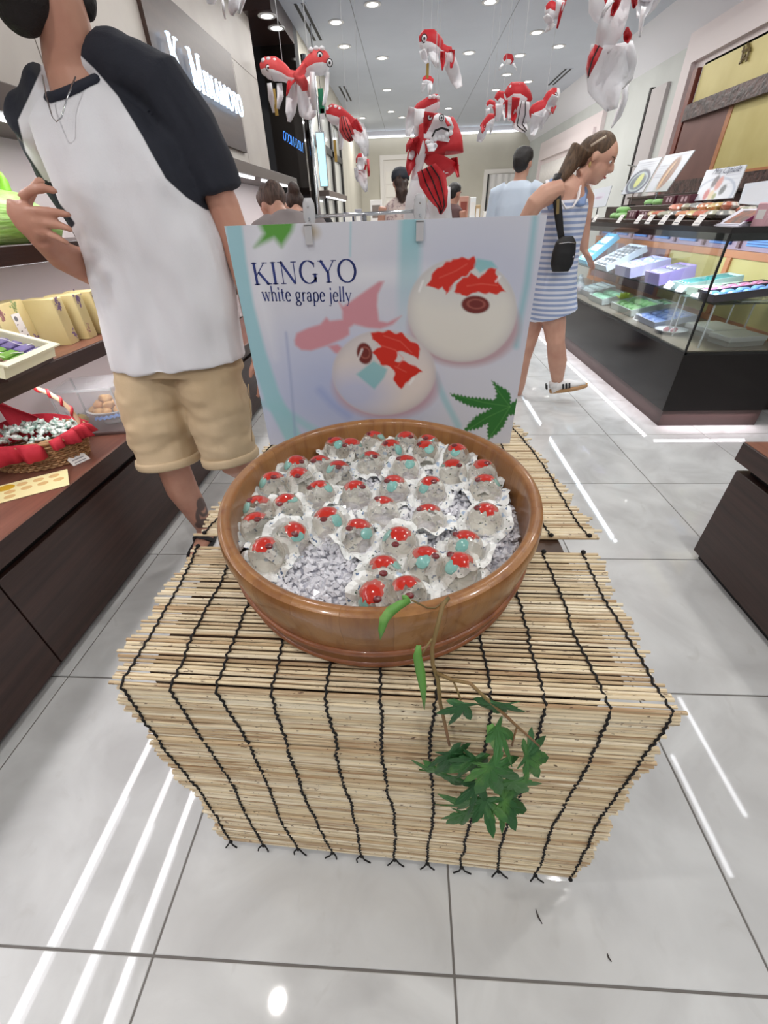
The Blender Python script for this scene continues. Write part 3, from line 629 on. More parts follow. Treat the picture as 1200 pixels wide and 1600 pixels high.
MB().box(-.11, .11, -.12, .12, 0, .004, Mb_).box(-.11, -.104, -.12, .12, .004, .04, Mb_).box(.104, .11, -.12, .12, .004, .04, Mb_).box(-.104, .104, -.12, -.114, .004, .04, Mb_).box(-.104, .104, .114, .12, .004, .04, Mb_).build('tray', mat('box_cream', (242, 238, 206), .5), gb)
MB().box(-.125, -.104, -.125, .125, .038, .043, Mb_).box(.104, .125, -.125, .125, .038, .043, Mb_).box(-.104, .104, -.125, -.108, .038, .043, Mb_).box(-.104, .104, .108, .125, .038, .043, Mb_).build('flange', mat('box_cream', (0, 0, 0)), gb)
gb.location.z += .045
MB().box(-.11, .1, -.11, .11, -.045, -.035).box(-.11, -.08, -.11, .11, -.04, .03).build('easel', wood_dark, gb)
for i in range(6):
    for j, (cname, c) in enumerate((('stick_brown', (160, 126, 108)), ('stick_green', (126, 178, 74)), ('stick_violet', (128, 116, 172)))):
        y = .075-.07*(1-j)*1.0; x = -.085+i*.034
        o = MB().bbox(-.013, .013, -.032, .032, .004, .02, .003).build('stick_sweet', mat(cname, c, .3, coat=.3), gb); o.matrix_local = Mb_ @ Matrix.Translation((x, -.075+.074*j, .006))
mb = MB()
for (a, b) in (((-.09, -.1), (.08, .02)), ((-.05, .0), (.09, -.09)), ((-.02, .03), (.06, .1))):
    p = [Mb_ @ Vector((a[0]+(b[0]-a[0])*q/6, a[1]+(b[1]-a[1])*q/6, .034+.01*math.sin(q))) for q in range(7)]; mb.tube(p, [(.004, .001)]*7, 6)
mb.build('white_ribbon', card, gb, True)
price_card('price_card', (-1.185, 1.345, .8625), 1.45, .06, .055, 'price card standing below the open gift box', -.35, 5)
# green bundle on the upper shelf
gbn = thing('green_bundle', 'large bright green wrapped bundle on the upper shelf behind the hand', 'parcel', (-1.33, 1.55, 1.1755), .1)
gm = mat('green_wrap', (150, 200, 96), .5, mix=((190, 222, 150), 9, (1, 1, 6), .45, .7), bump=(14, .6, (1, 1, 7)))
mb = MB(); mb.rings([(0, 0, 0, .13, .22), (0, 0, .03, .145, .24), (0, 0, .09, .12, .21), (0, 0, .135, .07, .14), (0, 0, .145, .02, .05)], 28); mb.build('wrapped_body', gm, gbn, True)
for a in (-.3, .5, 1.2, -1.1):
    vs = []; fs = []
    for i in range(6):
        for q in range(5):
            s = q/4-.5; h = i/5; vs.append((.05*math.sin(a)+s*.05*(1-h*.4), .06*a*.6+.02*h*a, .12+.07*h-.03*s*s*4))
    for i in range(5):
        for q in range(4): fs.append((i*5+q, i*5+q+1, i*5+6+q, i*5+5+q))
    me = modmesh(MB().add(vs, fs).mesh('l'), [('SOLIDIFY', dict(thickness=.002))]); me.materials.append(mat('green_leafy', (134, 196, 60), .45)); me.shade_smooth(); inst('leaf_wrap', me, gbn)
# red packet seen behind the man's arm
t = thing('red_packet', 'red patterned gift packet standing on the shelf past the man\'s arm', 'packet', (-1.25, 2.75, 1.1755), .2)
MB().bbox(-.05, .05, -.09, .09, 0, .16, .01).build('packet', mat('red_packet', (196, 44, 58), .4, mix=((240, 200, 200), 60, (1, 1, 1), .55, .62)), t)
t = thing('red_packet', 'second red patterned packet lying behind the first on the shelf', 'packet', (-1.25, 2.98, 1.1755), .1)
MB().bbox(-.05, .05, -.1, .1, 0, .12, .01).build('packet', MATS['red_packet'], t)
# ================================================================== low cabinet at the right edge
rc = thing('low_cabinet', 'low dark wood counter cabinet at the right edge of the picture', 'cabinet', (1.211, 1.40, 0))
MB().bbox(.0, .9, -2.4, -.02, .03, .415, .002).build('body', wood_dark, rc)
MB().box(.02, .88, -2.38, -.04, 0, .03).build('plinth', black_gap, rc)
MB().box(.03, .88, -2.38, -.05, .415, .45).build('recess', black_gap, rc)
ts_ = MB().bbox(-.012, .92, -2.42, 0, .45, .52, .003).build('top_slab', wood_dark, rc)
MB().box(-.008, .915, -2.41, -.004, .52, .5215).build('top_veneer', wood_top, ts_)
# ================================================================== glass display case on the right
def glass_mat(name, tint=(1, 1, 1), refl=.9):
    m = bpy.data.materials.new(name); m.use_nodes = True; nt = m.node_tree; nt.nodes.clear(); MATS[name] = m
    o = nt.nodes.new('ShaderNodeOutputMaterial'); mx = nt.nodes.new('ShaderNodeMixShader'); tr = nt.nodes.new('ShaderNodeBsdfTransparent'); gl = nt.nodes.new('ShaderNodeBsdfGlossy'); fr = nt.nodes.new('ShaderNodeFresnel')
    tr.inputs[0].default_value = (*tint, 1); gl.inputs['Roughness'].default_value = .02; fr.inputs[0].default_value = 1.45
    ml = nt.nodes.new('ShaderNodeMath'); ml.operation = 'MULTIPLY'; ml.inputs[1].default_value = refl
    nt.links.new(fr.outputs[0], ml.inputs[0]); nt.links.new(ml.outputs[0], mx.inputs[0]); nt.links.new(tr.outputs[0], mx.inputs[1]); nt.links.new(gl.outputs[0], mx.inputs[2]); nt.links.new(mx.outputs[0], o.inputs[0])
    return m
glass = glass_mat('case_glass', (.97, .99, .99), .4)
case = thing('display_case', 'long glass display case with black base full of boxed sweets', 'display case', (0, 0, 0))
CX0, CX1, CY0, CY1 = 1.69, 2.36, 2.69, 6.2
fas = mat('black_fascia', (24, 18, 18), .16, spec=.38)
MB().bbox(CX0, CX1, CY0, CY1, .11, .47, .003).build('fascia', fas, case)
MB().box(CX0+.012, CX1-.03, CY0+.012, CY1, 0, .108).build('toe_kick', mat('toe_brown', (78, 60, 58), .35), case)
MB().box(CX0+.01, CX1, CY0+.01, CY1, .47, .49).build('deck', mat('case_deck', (120, 110, 96), .3), case)
MB().box(CX0-.004, CX0+.012, CY0-.004, CY1, .468, .482).box(CX0, CX1, CY0-.004, CY0+.012, .468, .482).build('glass_channel', mat('channel_black', (20, 19, 20), .3), case)
MB().box(CX0, CX0+.008, CY0+.008, CY1, .482, 1.085).build('front_glass', glass, case)
MB().box(CX0, CX1, CY0, CY0+.008, .482, 1.085).build('end_glass', glass, case)
MB().box(CX0-.002, CX0+.008, CY0-.002, CY0+.008, .482, 1.085).build('glass_seam', mat('channel_black', (0, 0, 0)), case)
MB().box(CX0-.004, CX1, CY0-.004, CY1, 1.085, 1.112).build('top_slab', mat('case_top', (30, 27, 30), .12, spec=.6), case)
MB().box(CX0+.010, CX0+.02, CY0+.01, CY1, 1.05, 1.085).box(CX0+.02, CX1, CY0+.010, CY0+.02, 1.05, 1.085).build('valance', MATS['case_top'], case)
# back: purple header with louvres, orange frames and gold panels
MB().box(2.335, 2.36, CY0, CY1, .49, 1.085).build('back_board', mat('header_mauve', (168, 146, 164), .4), case)
y = CY0+.03; k = 0
while y < CY1-.3:
    MB().box(2.318, 2.335, y+.40, y+.43, .955, 1.08).build('header_post', mat('header_post', (120, 84, 88), .4), case)
    lv = MB().box(2.322, 2.334, y+.08, y+.33, .972, 1.065).build('louvre', mat('louvre_dark', (40, 70, 130), .4), case)
    for s in range(6): MB().box(2.314, 2.326, y+.085, y+.325, .976+s*.0145, .986+s*.0145).build('slat', mat('louvre_reflected_blue', (96, 152, 224), .35), lv)  # blue of reflected light is put into the slat colour
    y += .43; k += 1
y = CY0+.02
while y < CY1:
    y2 = min(y+.86, CY1)
    MB().box(2.31, 2.335, y, y+.05, .52, .94).build('frame_post', orange_wood, case)
    MB().box(2.325, 2.334, y+.05, y2, .52, .90).build('door_panel', gold if y < 4.1 else mat('mauve_panel', (140, 112, 118), .4, metal=.2), case)
    y += .86
MB().box(2.305, 2.335, CY0, CY1, .90, .945).build('top_rail', orange_wood, case)
MB().box(2.305, 2.335, CY0, CY1, .49, .53).build('bottom_rail', orange_wood, case)
for (ya, yb, xa, xb, z) in ((3.15, 5.7, 1.80, 2.22, .735), (2.74, 3.1, 1.78, 2.28, .735)):
    sh = MB().box(xa, xb, ya, yb, z, z+.008).build('glass_shelf', glass_mat('shelf_glass', (.90, .97, .95)), case)
    for yy in (ya+.02, yb-.03):
        for xx in (xa+.02, xb-.03): MB().box(xx, xx+.008, yy, yy+.008, .49, z).build('shelf_leg', MATS['acrylic'], sh)
# LED tubes of the case
MB().box(CX0+.03, CX0+.055, CY0+.04, CY1, 1.07, 1.085).build('light_tube', mat('led_cool', (255, 255, 255), .5, emit=((215, 235, 255), 8.)), case)
for kk in range(2):
    l = area_light('case_lamp', (0, 0, 0), .04, 1.6, 17, (.88, .93, 1), rot=(0, -.35, 0)); l.parent = case; l.location = (CX0+.06, 3.55+kk*1.65, 1.065)
MB().box(CX0+.014, CX0+.024, CY0+.02, CY1, .1, .109).box(CX0+.02, CX1-.05, CY0+.014, CY0+.024, .1, .109).build('plinth_light', mat('led_pink', (255, 255, 255), .5, emit=((255, 226, 236), 1.)), case)
l = area_light('plinth_lamp', (0, 0, 0), .02, 3.3, 2.4, (1, .88, .94), rot=(0, .6, 0)); l.parent = case; l.location = (CX0-.012, 4.4, .1)
l = area_light('plinth_lamp', (0, 0, 0), .6, .02, 1.0, (1, .88, .94), rot=(-.6, 0, 0)); l.parent = case; l.location = (2.0, CY0-.012, .1)
# ------------------------------------------------------------------ trays of sweets
def tray(label, x, y, z, w, d, h, box_c, inner, nx, ny, sweet, rz=0., tilt=.3, shape='cube', lid=None, cat='box'):
    t = thing('sweet_box', label, cat, (x, y, z), rz, 'boxes of sweets in the glass case')
    T = Matrix.Translation((0, 0, d*.5*math.sin(tilt)+.001)) @ Matrix.Rotation(-tilt, 4, 'Y')
    bm_ = mat('box_%d_%d_%d' % box_c, box_c, .4); im = mat('inner_%d_%d_%d' % inner, inner, .45); sm = mat('sweet_%d_%d_%d' % sweet, sweet, .3, coat=.3)
    e = .006
    MB().box(-d/2, d/2, -w/2, w/2, 0, e, T).box(-d/2, -d/2+e, -w/2, w/2, e, h, T).box(d/2-e, d/2, -w/2, w/2, e, h, T).box(-d/2+e, d/2-e, -w/2, -w/2+e, e, h, T).box(-d/2+e, d/2-e, w/2-e, w/2, e, h, T).build('carton', bm_, t)
    MB().box(-d/2+e, d/2-e, -w/2+e, w/2-e, h*.35, h*.5, T).build('insert', im, t)
    dx, dy = (d-.02)/nx, (w-.02)/ny
    if shape == 'cube': me = MB().bbox(-dx*.36, dx*.36, -dy*.38, dy*.38, 0, h*.5, min(dx, dy)*.12).mesh('sweet', sm)
    else: me = MB().ball((0, 0, h*.2), (dx*.42, dy*.42, h*.42), 10, 6).mesh('sweet', sm, True)
    for i in range(nx):
        for j in range(ny):
            o = inst('sweet', me, t); o.matrix_local = T @ Matrix.Translation((-d/2+.01+dx*(i+.5), -w/2+.01+dy*(j+.5), h*.5))
    if tilt > .05: MB().box(-d*.1, d*.45, -w*.4, w*.4, 0, .004).box(d*.36, d*.42, -w*.38, w*.38, 0, d*.82*math.sin(tilt)).build('stand', MATS['acrylic'], t)
    return t
SZ, DZ = .7435, .4905
tray('bright blue open box of sweets standing at the far end of the case', 1.98, 5.15, SZ, .24, .34, .05, (120, 200, 236), (60, 130, 170), 3, 3, (220, 236, 240), tilt=.7)
tray('white tray of round dark sweets in rows on the glass shelf', 1.95, 4.55, SZ, .34, .34, .05, (214, 224, 236), (230, 232, 236), 4, 4, (120, 124, 128), tilt=.45, shape='ball')
tray('pale blue box with purple side on the glass shelf', 1.94, 4.05, SZ, .30, .30, .075, (190, 186, 222), (206, 220, 240), 3, 3, (190, 204, 222), tilt=.2)
tray('small purple sided box of grey sweets on the glass shelf', 1.93, 3.58, SZ, .22, .24, .075, (172, 154, 214), (220, 220, 234), 2, 4, (150, 150, 160), tilt=.22)
tray('teal tray box of sweets on the glass shelf', 2.02, 3.25+.02, SZ+.0, .16, .36, .045, (196, 226, 220), (110, 186, 180), 2, 4, (70, 160, 156), tilt=.12)
tray('pale mint open box beside the teal tray', 1.98, 3.05+.0, SZ, .10, .34, .045, (214, 234, 214), (226, 240, 226), 2, 2, (206, 230, 214), tilt=.06)
tray('dark framed tray with pink sweets at the near end of the case', 2.02, 2.985, SZ, .12, .40, .04, (62, 52, 58), (206, 130, 170), 5, 2, (226, 150, 186), tilt=.10)
tray('dark framed tray with blue sweets at the near end of the case', 2.00, 2.835, SZ, .15, .44, .04, (62, 52, 58), (96, 140, 200), 5, 2, (120, 170, 226), tilt=.10)
tray('grey tray of pale sweets low in the far part of the case', 1.93, 4.85, DZ, .36, .24, .05, (190, 196, 204), (214, 220, 226), 3, 5, (186, 190, 190), tilt=.2, shape='ball')
tray('tray of mint green sweets low in the case', 1.88, 4.42, DZ, .34, .22, .05, (196, 206, 204), (200, 220, 206), 2, 5, (150, 206, 170), tilt=.2, shape='ball')
tray('wide tray of green leaf sweets low in the case', 1.92, 3.92, DZ, .40, .24, .05, (206, 216, 210), (190, 214, 190), 2, 5, (150, 196, 130), tilt=.2, shape='ball')
tray('small white box behind the green trays', 2.13, 3.95, DZ, .22, .16, .06, (220, 224, 230), (180, 220, 196), 2, 3, (176, 220, 190), tilt=.1)
tray('lilac blue tray of square sweets low in the case', 1.93, 3.46, DZ, .32, .28, .04, (176, 182, 200), (150, 164, 206), 3, 4, (140, 160, 214), tilt=.16)
for lb, x, y, w, d in (('flat grey lidded box lying near the case corner', 2.08, 3.10, .26, .22), ('flat grey lidded box nearest the case corner', 2.08, 2.86, .17, .24)):
    t = thing('lidded_box', lb, 'box', (x, y, DZ), .15, 'flat lidded boxes in the case'); MB().bbox(-d/2, d/2, -w/2, w/2, 0, .05, .003).build('carton', mat('grey_carton', (150, 148, 140), .5), t); MB().bbox(-d/2-.004, d/2+.004, -w/2-.004, w/2+.004, .03, .058, .003).build('lid', mat('grey_lid', (176, 176, 170), .45), t)
pl = thing('white_plate', 'round white plate with red sweets at the front of the case', 'plate', (1.84, 3.17, DZ)); MB().lathe([(.001, .004), (.06, .004), (.1, .022), (.102, .025), (.06, .01), (.001, .009)], 32).build('plate', MATS['porcelain'], pl, True)
for i in range(4): tag(MB().ball((0, 0, .013), (.02, .016, .013), 12, 8).build('red_sweet', mat('red_sweet', (150, 84, 92), .35), None, True, loc=(1.83+.03*math.cos(i*1.6), 3.165+.035*math.sin(i*1.6), DZ+.009)), 'dark red sweet on the round white plate', 'sweet', 'red sweets on the plate')
fw = thing('flower_ornament', 'yellow green artificial lotus flower among the green trays', 'flower', (1.92, 4.18, DZ+.05))
for lay in range(3):
    for i in range(8):
        a = i*math.pi/4+lay*.4; el = .35+lay*.4; L_ = .085-.01*lay
        pts = [(0, 0), (.018, .35), (.022, .6), (.012, .85), (0, 1), (-.012, .85), (-.022, .6), (-.018, .35)]
        T = Matrix.Rotation(a, 4, 'Z') @ Matrix.Rotation(-el, 4, 'Y')
        MB().slab([T @ Vector((p[1]*L_, p[0], .012*p[1]**2)) for p in pts], T.to_3x3() @ Vector((0, 0, 1)), .0015).build('petal', mat('petal_lime', (206, 220, 96), .5), fw)
MB().lathe([(.001, -.05), (.03, -.05), (.012, -.02), (.014, 0), (.001, .005)], 16).build('stem_base', mat('leaf_dark', (60, 84, 56), .5), fw, True)
cards_px = [(992, 500, 'on the deck before the lilac tray'), (958, 482, 'on the deck before the green trays, left one'), (969, 484, 'on the deck before the green trays, right one')]
for u, v, w_ in cards_px:
    p = atz(u, v, .4915); price_card('price_card', (max(1.715, p.x), p.y, .4915), -math.pi/2, .09, .05, 'small white price card '+w_, -.5, 2, group='price cards in the case')
for y_, w_ in ((3.62, 'below the purple sided box on the glass shelf'), (3.36, 'left of the teal tray on the glass shelf'), (3.2, 'right of the teal tray on the glass shelf')):
    price_card('price_card', (1.815, y_, SZ), -math.pi/2, .09, .05, 'small white price card '+w_, -.6, 2, group='price cards in the case')
for y_, w_ in ((2.98, 'before the pink sweets'), (2.84, 'before the blue sweets')):
    price_card('price_card', (1.80, y_, SZ), -math.pi/2, .1, .055, 'pale price card '+w_, -.7, 2, group='price cards in the case')
# clear bags at the far end of the case
bagm = mat('clear_bag', (214, 222, 226), .12, alpha=.55, mix=((150, 160, 168), 30, (1, 1, 1), .4, .6), bump=(30, .8, (1, 1, 1)))
for i in range(5):
    t = thing('clear_bag', 'crinkled clear bag of sweets at far end of case, '+ORD[i]+' from near side', 'bag', (1.8+.06*(i % 2), 5.0+.17*i, DZ), R.uniform(-.4, .4), 'clear bags in the case')
    mb = MB().rings([(0, 0, 0, .05, .07), (0, 0, .04, .055, .075), (0, 0, .09, .04, .06), (0, 0, .13, .015, .03), (0, 0, .15, .02, .05)], 16); mb.build('bag', bagm, t, True)
    MB().ball((0, 0, .04), (.035, .05, .03), 10, 6).build('sweets', mat('bag_filling', [(200, 150, 150), (150, 190, 150), (210, 200, 150)][i % 3], .5) if False else mat('bag_filling_%d' % (i % 3), [(200, 150, 150), (150, 190, 150), (210, 200, 150)][i % 3], .5), t, True)
# ------------------------------------------------------------------ goods on top of the case
TZ = 1.1125
bl = thing('display_riser', 'dark brown stepped riser along the case top', 'riser', (0, 0, 0))
MB().bbox(1.80, 2.28, 3.02, 5.4, TZ, TZ+.022, .003).build('lower_step', wood_dark, bl); MB().bbox(2.05, 2.28, 3.6, 5.4, TZ+.022, TZ+.11, .003).build('upper_step', wood_dark, bl)
for i, (u, v) in enumerate([(925, 343), (963, 345), (991, 346), (1008, 346), (1030, 346), (1052, 347), (1084, 347)]):
    p = atx(u, v, 1.72); price_card('price_tag', (1.735, p.y, TZ), -math.pi/2, .075, .06, 'white price tag on the case top, '+ORD[i]+' from the far end', -.5, 2, group='price tags on the case top')
gp = mat('mint_pastry', (160, 214, 140), .5); 
for i, (x, y, z) in enumerate([(1.9, 4.72, TZ+.022), (1.9, 4.60, TZ+.022), (1.92, 4.66, TZ+.064), (2.13, 4.62, TZ+.11), (2.13, 4.47, TZ+.11)]):
    t = thing('green_cake', ['green moulded cake on the case top, far lower one', 'green moulded cake on the case top, near lower one', 'green moulded cake stacked on the two lower ones', 'green moulded cake on the upper step, far one', 'green moulded cake on the upper step, near one'][i], 'cake', (x, y, z), R.uniform(0, 1), 'green moulded cakes')
    vs = []; fs = []; n = 16
    for z_, r in ((0, .048), (.022, .056), (.034, .048), (.042, .03)):
        for k in range(n): g = 2*math.pi*k/n; rr = r*(1+.09*(-1)**k); vs.append((rr*math.cos(g), rr*math.sin(g), z_))
    for q in range(3):
        for k in range(n): k2 = (k+1) % n; fs.append((q*n+k, q*n+k2, q*n+n+k2, q*n+n+k))
    fs += [tuple(range(n-1, -1, -1)), tuple(range(3*n, 4*n))]
    MB().add(vs, fs).build('cake', gp, t, True)
for i, (x, y, z) in enumerate([(2.13, 4.22, TZ+.11), (2.13, 4.0, TZ+.11), (1.93, 4.36, TZ+.022), (1.93, 4.14, TZ+.022)]):
    t = thing('maroon_box', ['maroon sweet box on the upper step, far one', 'maroon sweet box on the upper step, near one', 'maroon sweet box on the case top, far one', 'maroon sweet box on the case top, near one'][i], 'box', (x, y, z), 0, 'maroon boxes on the case')
    MB().bbox(-.06, .06, -.09, .09, 0, .055, .003).build('carton', mat('maroon', (92, 40, 56), .35), t); MB().box(-.0605, -.06, -.05, -.02, .015, .045).box(-.0605, -.06, 0, .03, .015, .045).build('label', mat('pale_label', (206, 180, 190), .5), t)
pk = [mat('packet_%d' % i, c, .12, mix=((236, 232, 224), 22, (1, 1, 1), .5, .6), bump=(26, .9, (1, 1, 1)), coat=.5) for i, c in enumerate([(214, 128, 104), (220, 190, 120), (190, 190, 170), (222, 150, 110), (150, 152, 150)])]
vs = []; fs = []; nx_, ny_ = 9, 7
for side in (1, -1):
    for i in range(nx_+1):
        for j in range(ny_+1):
            u, v = i/nx_*2-1, j/ny_*2-1; h = .022*max(0, (1-u**4)*(1-v**4))**.6; vs.append((u*.045, v*.06, side*h+.022+.004*mnoise.noise(Vector((u*3, v*3, side)))))
NN = (nx_+1)*(ny_+1)
for i in range(nx_):
    for j in range(ny_):
        a = i*(ny_+1)+j; fs += [(a, a+1, a+ny_+2, a+ny_+1), (NN+a, NN+a+ny_+1, NN+a+ny_+2, NN+a+1)]
pmesh = []
for m_ in pk: pmesh.append(MB().add(vs, fs).mesh('packet', m_, True))
colw = ['orange', 'yellow', 'pale grey', 'salmon', 'grey']
cnt = 0
for row, (x, z, y0_, n_) in enumerate([(1.88, TZ+.022, 3.1, 9), (2.0, TZ+.035, 3.12, 8), (1.94, TZ+.06, 3.2, 6)]):
    for i in range(n_):
        y = y0_+i*.112+R.uniform(-.01, .01); ci = [4, 2, 0, 1, 3][(i+row) % 5]
        o = inst('sweet_packet', pmesh[ci], None, (x+R.uniform(-.01, .01), y, z+.006), (R.uniform(-.1, .1), R.uniform(-.15, .1), R.uniform(-.5, .5)))
        tag(o, f'{colw[ci]} glossy packet, {ORD[i]} from near end of {["front", "back", "top"][row]} row on case', 'packet', 'glossy packets on the case top')
wb = thing('white_purple_box', 'white tilted photo box with purple side on the case corner', 'box', (1.86, 2.93, TZ), 0)
T = Matrix.Translation((0, 0, .01)) @ Matrix.Rotation(-.55, 4, 'Y')
MB().box(-.07, .07, -.11, .11, 0, .008, T).box(-.075, -.055, -.11, .11, -.02, .0, T).build('board', mat('photo_white', (226, 226, 240), .4), wb); MB().box(-.05, .055, -.09, .06, .0081, .0095, T).build('photo', mat('photo_dark', (112, 96, 92), .4, mix=((170, 110, 90), 20, (1, 1, 1), .45, .6)), wb)
MB().add([Vector(p) for p in ((-.05, -.112, 0), (.09, -.112, 0), (.09, -.112, .085), (-.05, -.122, 0), (.09, -.122, 0), (.09, -.122, .085))], [(0, 1, 2), (3, 5, 4), (0, 3, 4, 1), (1, 4, 5, 2), (2, 5, 3, 0)]).build('side', mat('magenta_side', (132, 44, 96), .4), wb)
wb.location.z += .02
MB().box(-.06, .06, -.1, .1, -.02, -.012).build('foot', MATS['photo_white'], wb)
pkx = thing('pink_box', 'pale pink gift box at the right edge on the case corner', 'box', (1.93, 2.76, TZ), 0); MB().bbox(-.08, .08, -.05, .05, 0, .1, .004).build('carton', mat('pale_pink', (222, 176, 186), .4), pkx); MB().box(-.0806, -.08, -.03, .03, .03, .07).build('label', card, pkx)
# ------------------------------------------------------------------ picture boards on the case: prints painted per vertex on a fine grid
def lerp_col(c, m, rgb): return c*(1-m[:, None])+np.array(lin(rgb))*m[:, None]
def smooth(d, w): return np.clip(.5-d/w, 0, 1)
def ell(u, v, cx, cy, rx, ry, rot=0.):
    a, b = u-cx, v-cy; c, s = math.cos(rot), math.sin(rot); x, y = (a*c+b*s)/rx, (-a*s+b*c)/ry; r = np.sqrt(x*x+y*y); return (r-1)*min(rx, ry)
def board(label, px4, xb, xt, paint, n=44, m=30, stand=True, cat='sign'):
    """px4: TL TR BR BL in the photograph; the board leans from depth xb (foot) to xt (head)"""
    tl, tr_, br, bl_ = atx(*px4[0], xt), atx(*px4[1], xt), atx(*px4[2], xb), atx(*px4[3], xb)
    c = (bl_+br)/2; t = thing('picture_board', label, cat, c)
    nrm = (tr_-tl).cross(bl_-tl).normalized()
    if nrm.x > 0: nrm = -nrm
    MB().slab([p-c-nrm*.001 for p in (tl, tr_, br, bl_)], -nrm, .006).build('board', mat('board_white', (206, 210, 218), .4), t)
    vs = []; fs = []; U = []; V = []
    for j in range(m+1):
        for i in range(n+1):
            u, v = i/n, j/m; vs.append(tl.lerp(tr_, u).lerp(bl_.lerp(br, u), v)-c); U.append(u); V.append(v)
    for j in range(m):
        for i in range(n): a = j*(n+1)+i; fs.append((a, a+1, a+n+2, a+n+1))
    me = MB().add(vs, fs).mesh('print', vcol_mat('board_print', .35)); U, V = np.array(U), np.array(V)
    col = np.tile(np.array(lin((206, 212, 222))), (len(U), 1)); setattr_c(me, 'paint', paint(U, V, col)); inst('print', me, t)
    if stand:
        fz = (TZ+.1105 if c.x > 2.05 and 3.6 < c.y < 5.4 else TZ+.0225 if 3.02 < c.y < 5.4 else TZ)-c.z
        MB().tube([Vector((.02, 0, 0)), Vector((.02, 0, fz+.005))], .006, 6).build('stand_leg', chrome, t)
        MB().bbox(-.03, .05, -.05, .05, fz, fz+.01, .002).build('stand_foot', black_gap, t)
    return t, (tl, tr_, br, bl_)
def p1(U, V, c):
    for k in range(3): c = lerp_col(c, smooth(ell(U, V, .55, .1+.07*k, .3-.05*k, .012), .02)*.7, (110, 116, 140))
    c = lerp_col(c, smooth(ell(U, V, .5, .66, .47, .37), .03), (52, 62, 92)); c = lerp_col(c, smooth(ell(U, V, .5, .66, .38, .29), .03), (180, 196, 202)); c = lerp_col(c, smooth(ell(U, V, .5, .66, .33, .24), .03), (96, 110, 122))
    return lerp_col(c, smooth(ell(U, V, .52, .62, .13, .21, .25), .03), (206, 212, 120))
def p2(U, V, c):
    for k in range(6): c = lerp_col(c, smooth(ell(U, V, .2, .3+.06*k, .14, .008), .02)*.7, (120, 124, 144))
    c = lerp_col(c, smooth(ell(U, V, .5, .08, .4, .012), .02)*.7, (110, 116, 140)); c = lerp_col(c, smooth(.72-V, .05)*smooth(.35-U, .1)*.6, (160, 168, 160))
    c = lerp_col(c, smooth(ell(U, V, .58, .52, .2, .42, .12), .04), (140, 96, 72)); c = lerp_col(c, smooth(ell(U, V, .55, .58, .09, .36, .14), .03), (206, 166, 120)); return lerp_col(c, smooth(ell(U, V, .6, .52, .035, .34, .12), .03), (104, 64, 50))
def p3(U, V, c):
    c = lerp_col(c, smooth(abs(ell(U, V, .45, .8, .5, .48))-.03, .03)*.8, (150, 164, 186))
    for cx, cy, rx, ry, ro, cl in ((.38, .42, .07, .2, .2, (62, 44, 60)), (.5, .5, .075, .22, .15, (190, 118, 106)), (.27, .82, .07, .18, .1, (176, 62, 62)), (.4, .86, .07, .16, .1, (206, 186, 150)), (.5, .9, .05, .1, .1, (130, 140, 70)), (.66, .72, .07, .16, .2, (52, 60, 66))): c = lerp_col(c, smooth(ell(U, V, cx, cy, rx, ry, ro), .03), cl)
    for k in range(4): c = lerp_col(c, smooth(ell(U, V, .72, .26+.13*k, .17, .01), .02)*.7, (120, 124, 150))
    return c
def p4(U, V, c): 
    c = lerp_col(c, smooth(ell(U, V, .5, .45, .3, .2), .05)*.5, (214, 206, 226)); return lerp_col(c, smooth(ell(U, V, .45, .5, .2, .06), .05)*.8, (170, 140, 168))
board('grey picture board showing a yellow sweet on a blue dish', [(1000, 251), (1035, 245), (1004, 300), (970, 304)], 2.1, 2.2, p1)
board('picture board showing a long brown layered sweet, beside the blue dish board', [(1040, 243), (1086, 234), (1041, 299), (1008, 300)], 2.1, 2.2, p2)
b3, q3 = board('picture board with coloured capsule sweets on the case', [(1104, 266), (1167, 257), (1145, 309), (1085, 314)], 2.1, 2.2, p3)
board('pale lilac picture board at the right edge of the case', [(1164, 287), (1216, 280), (1204, 322), (1154, 318)], 2.05, 2.15, p4)
board('small grey picture stand at the far end of the case top', [(928, 296), (956, 290), (946, 322), (918, 326)], 2.0, 2.06, p4)
def small_text(s, size, O, X, U, m, parent, name='lettering'):
    cu = bpy.data.curves.new('t', 'FONT'); cu.body = s; cu.size = size; o = bpy.data.objects.new('t', cu); C.objects.link(o)
    dg = bpy.context.evaluated_depsgraph_get(); me = bpy.data.meshes.new_from_object(o.evaluated_get(dg), depsgraph=dg); bpy.data.objects.remove(o)
    me.materials.clear(); me.materials.append(m); X, U = Vector(X).normalized(), Vector(U); U = (U-X*U.dot(X)).normalized(); N_ = X.cross(U)
    M_ = Matrix((X, U, N_)).transposed().to_4x4(); M_.translation = O; me.transform(M_); return inst(name, me, parent)
tl, tr_, br, bl_ = q3; X_ = (tr_-tl); c3 = b3.location
nn = X_.cross(tl-bl_).normalized()
small_text('Mini Capsule', X_.length*.13, tl.lerp(tr_, .22).lerp(bl_.lerp(br, .22), .19)-c3+nn*.006, X_, tl-bl_, mat('ink_navy', (60, 66, 96), .6), b3)
# dark counter behind the aisle
bcn = thing('back_counter', 'dark brown counter along the wall under the copper panels', 'counter', (2.74, 4.2, 0)); MB().box(-.15, .10, -1.8, 2.0, 0, 1.29).build('body', mat('dark_red_wood', (58, 30, 30), .4), bcn); MB().bbox(-.17, .10, -1.82, 2.02, 1.29, 1.31, .003).build('top', wood_dark, bcn)
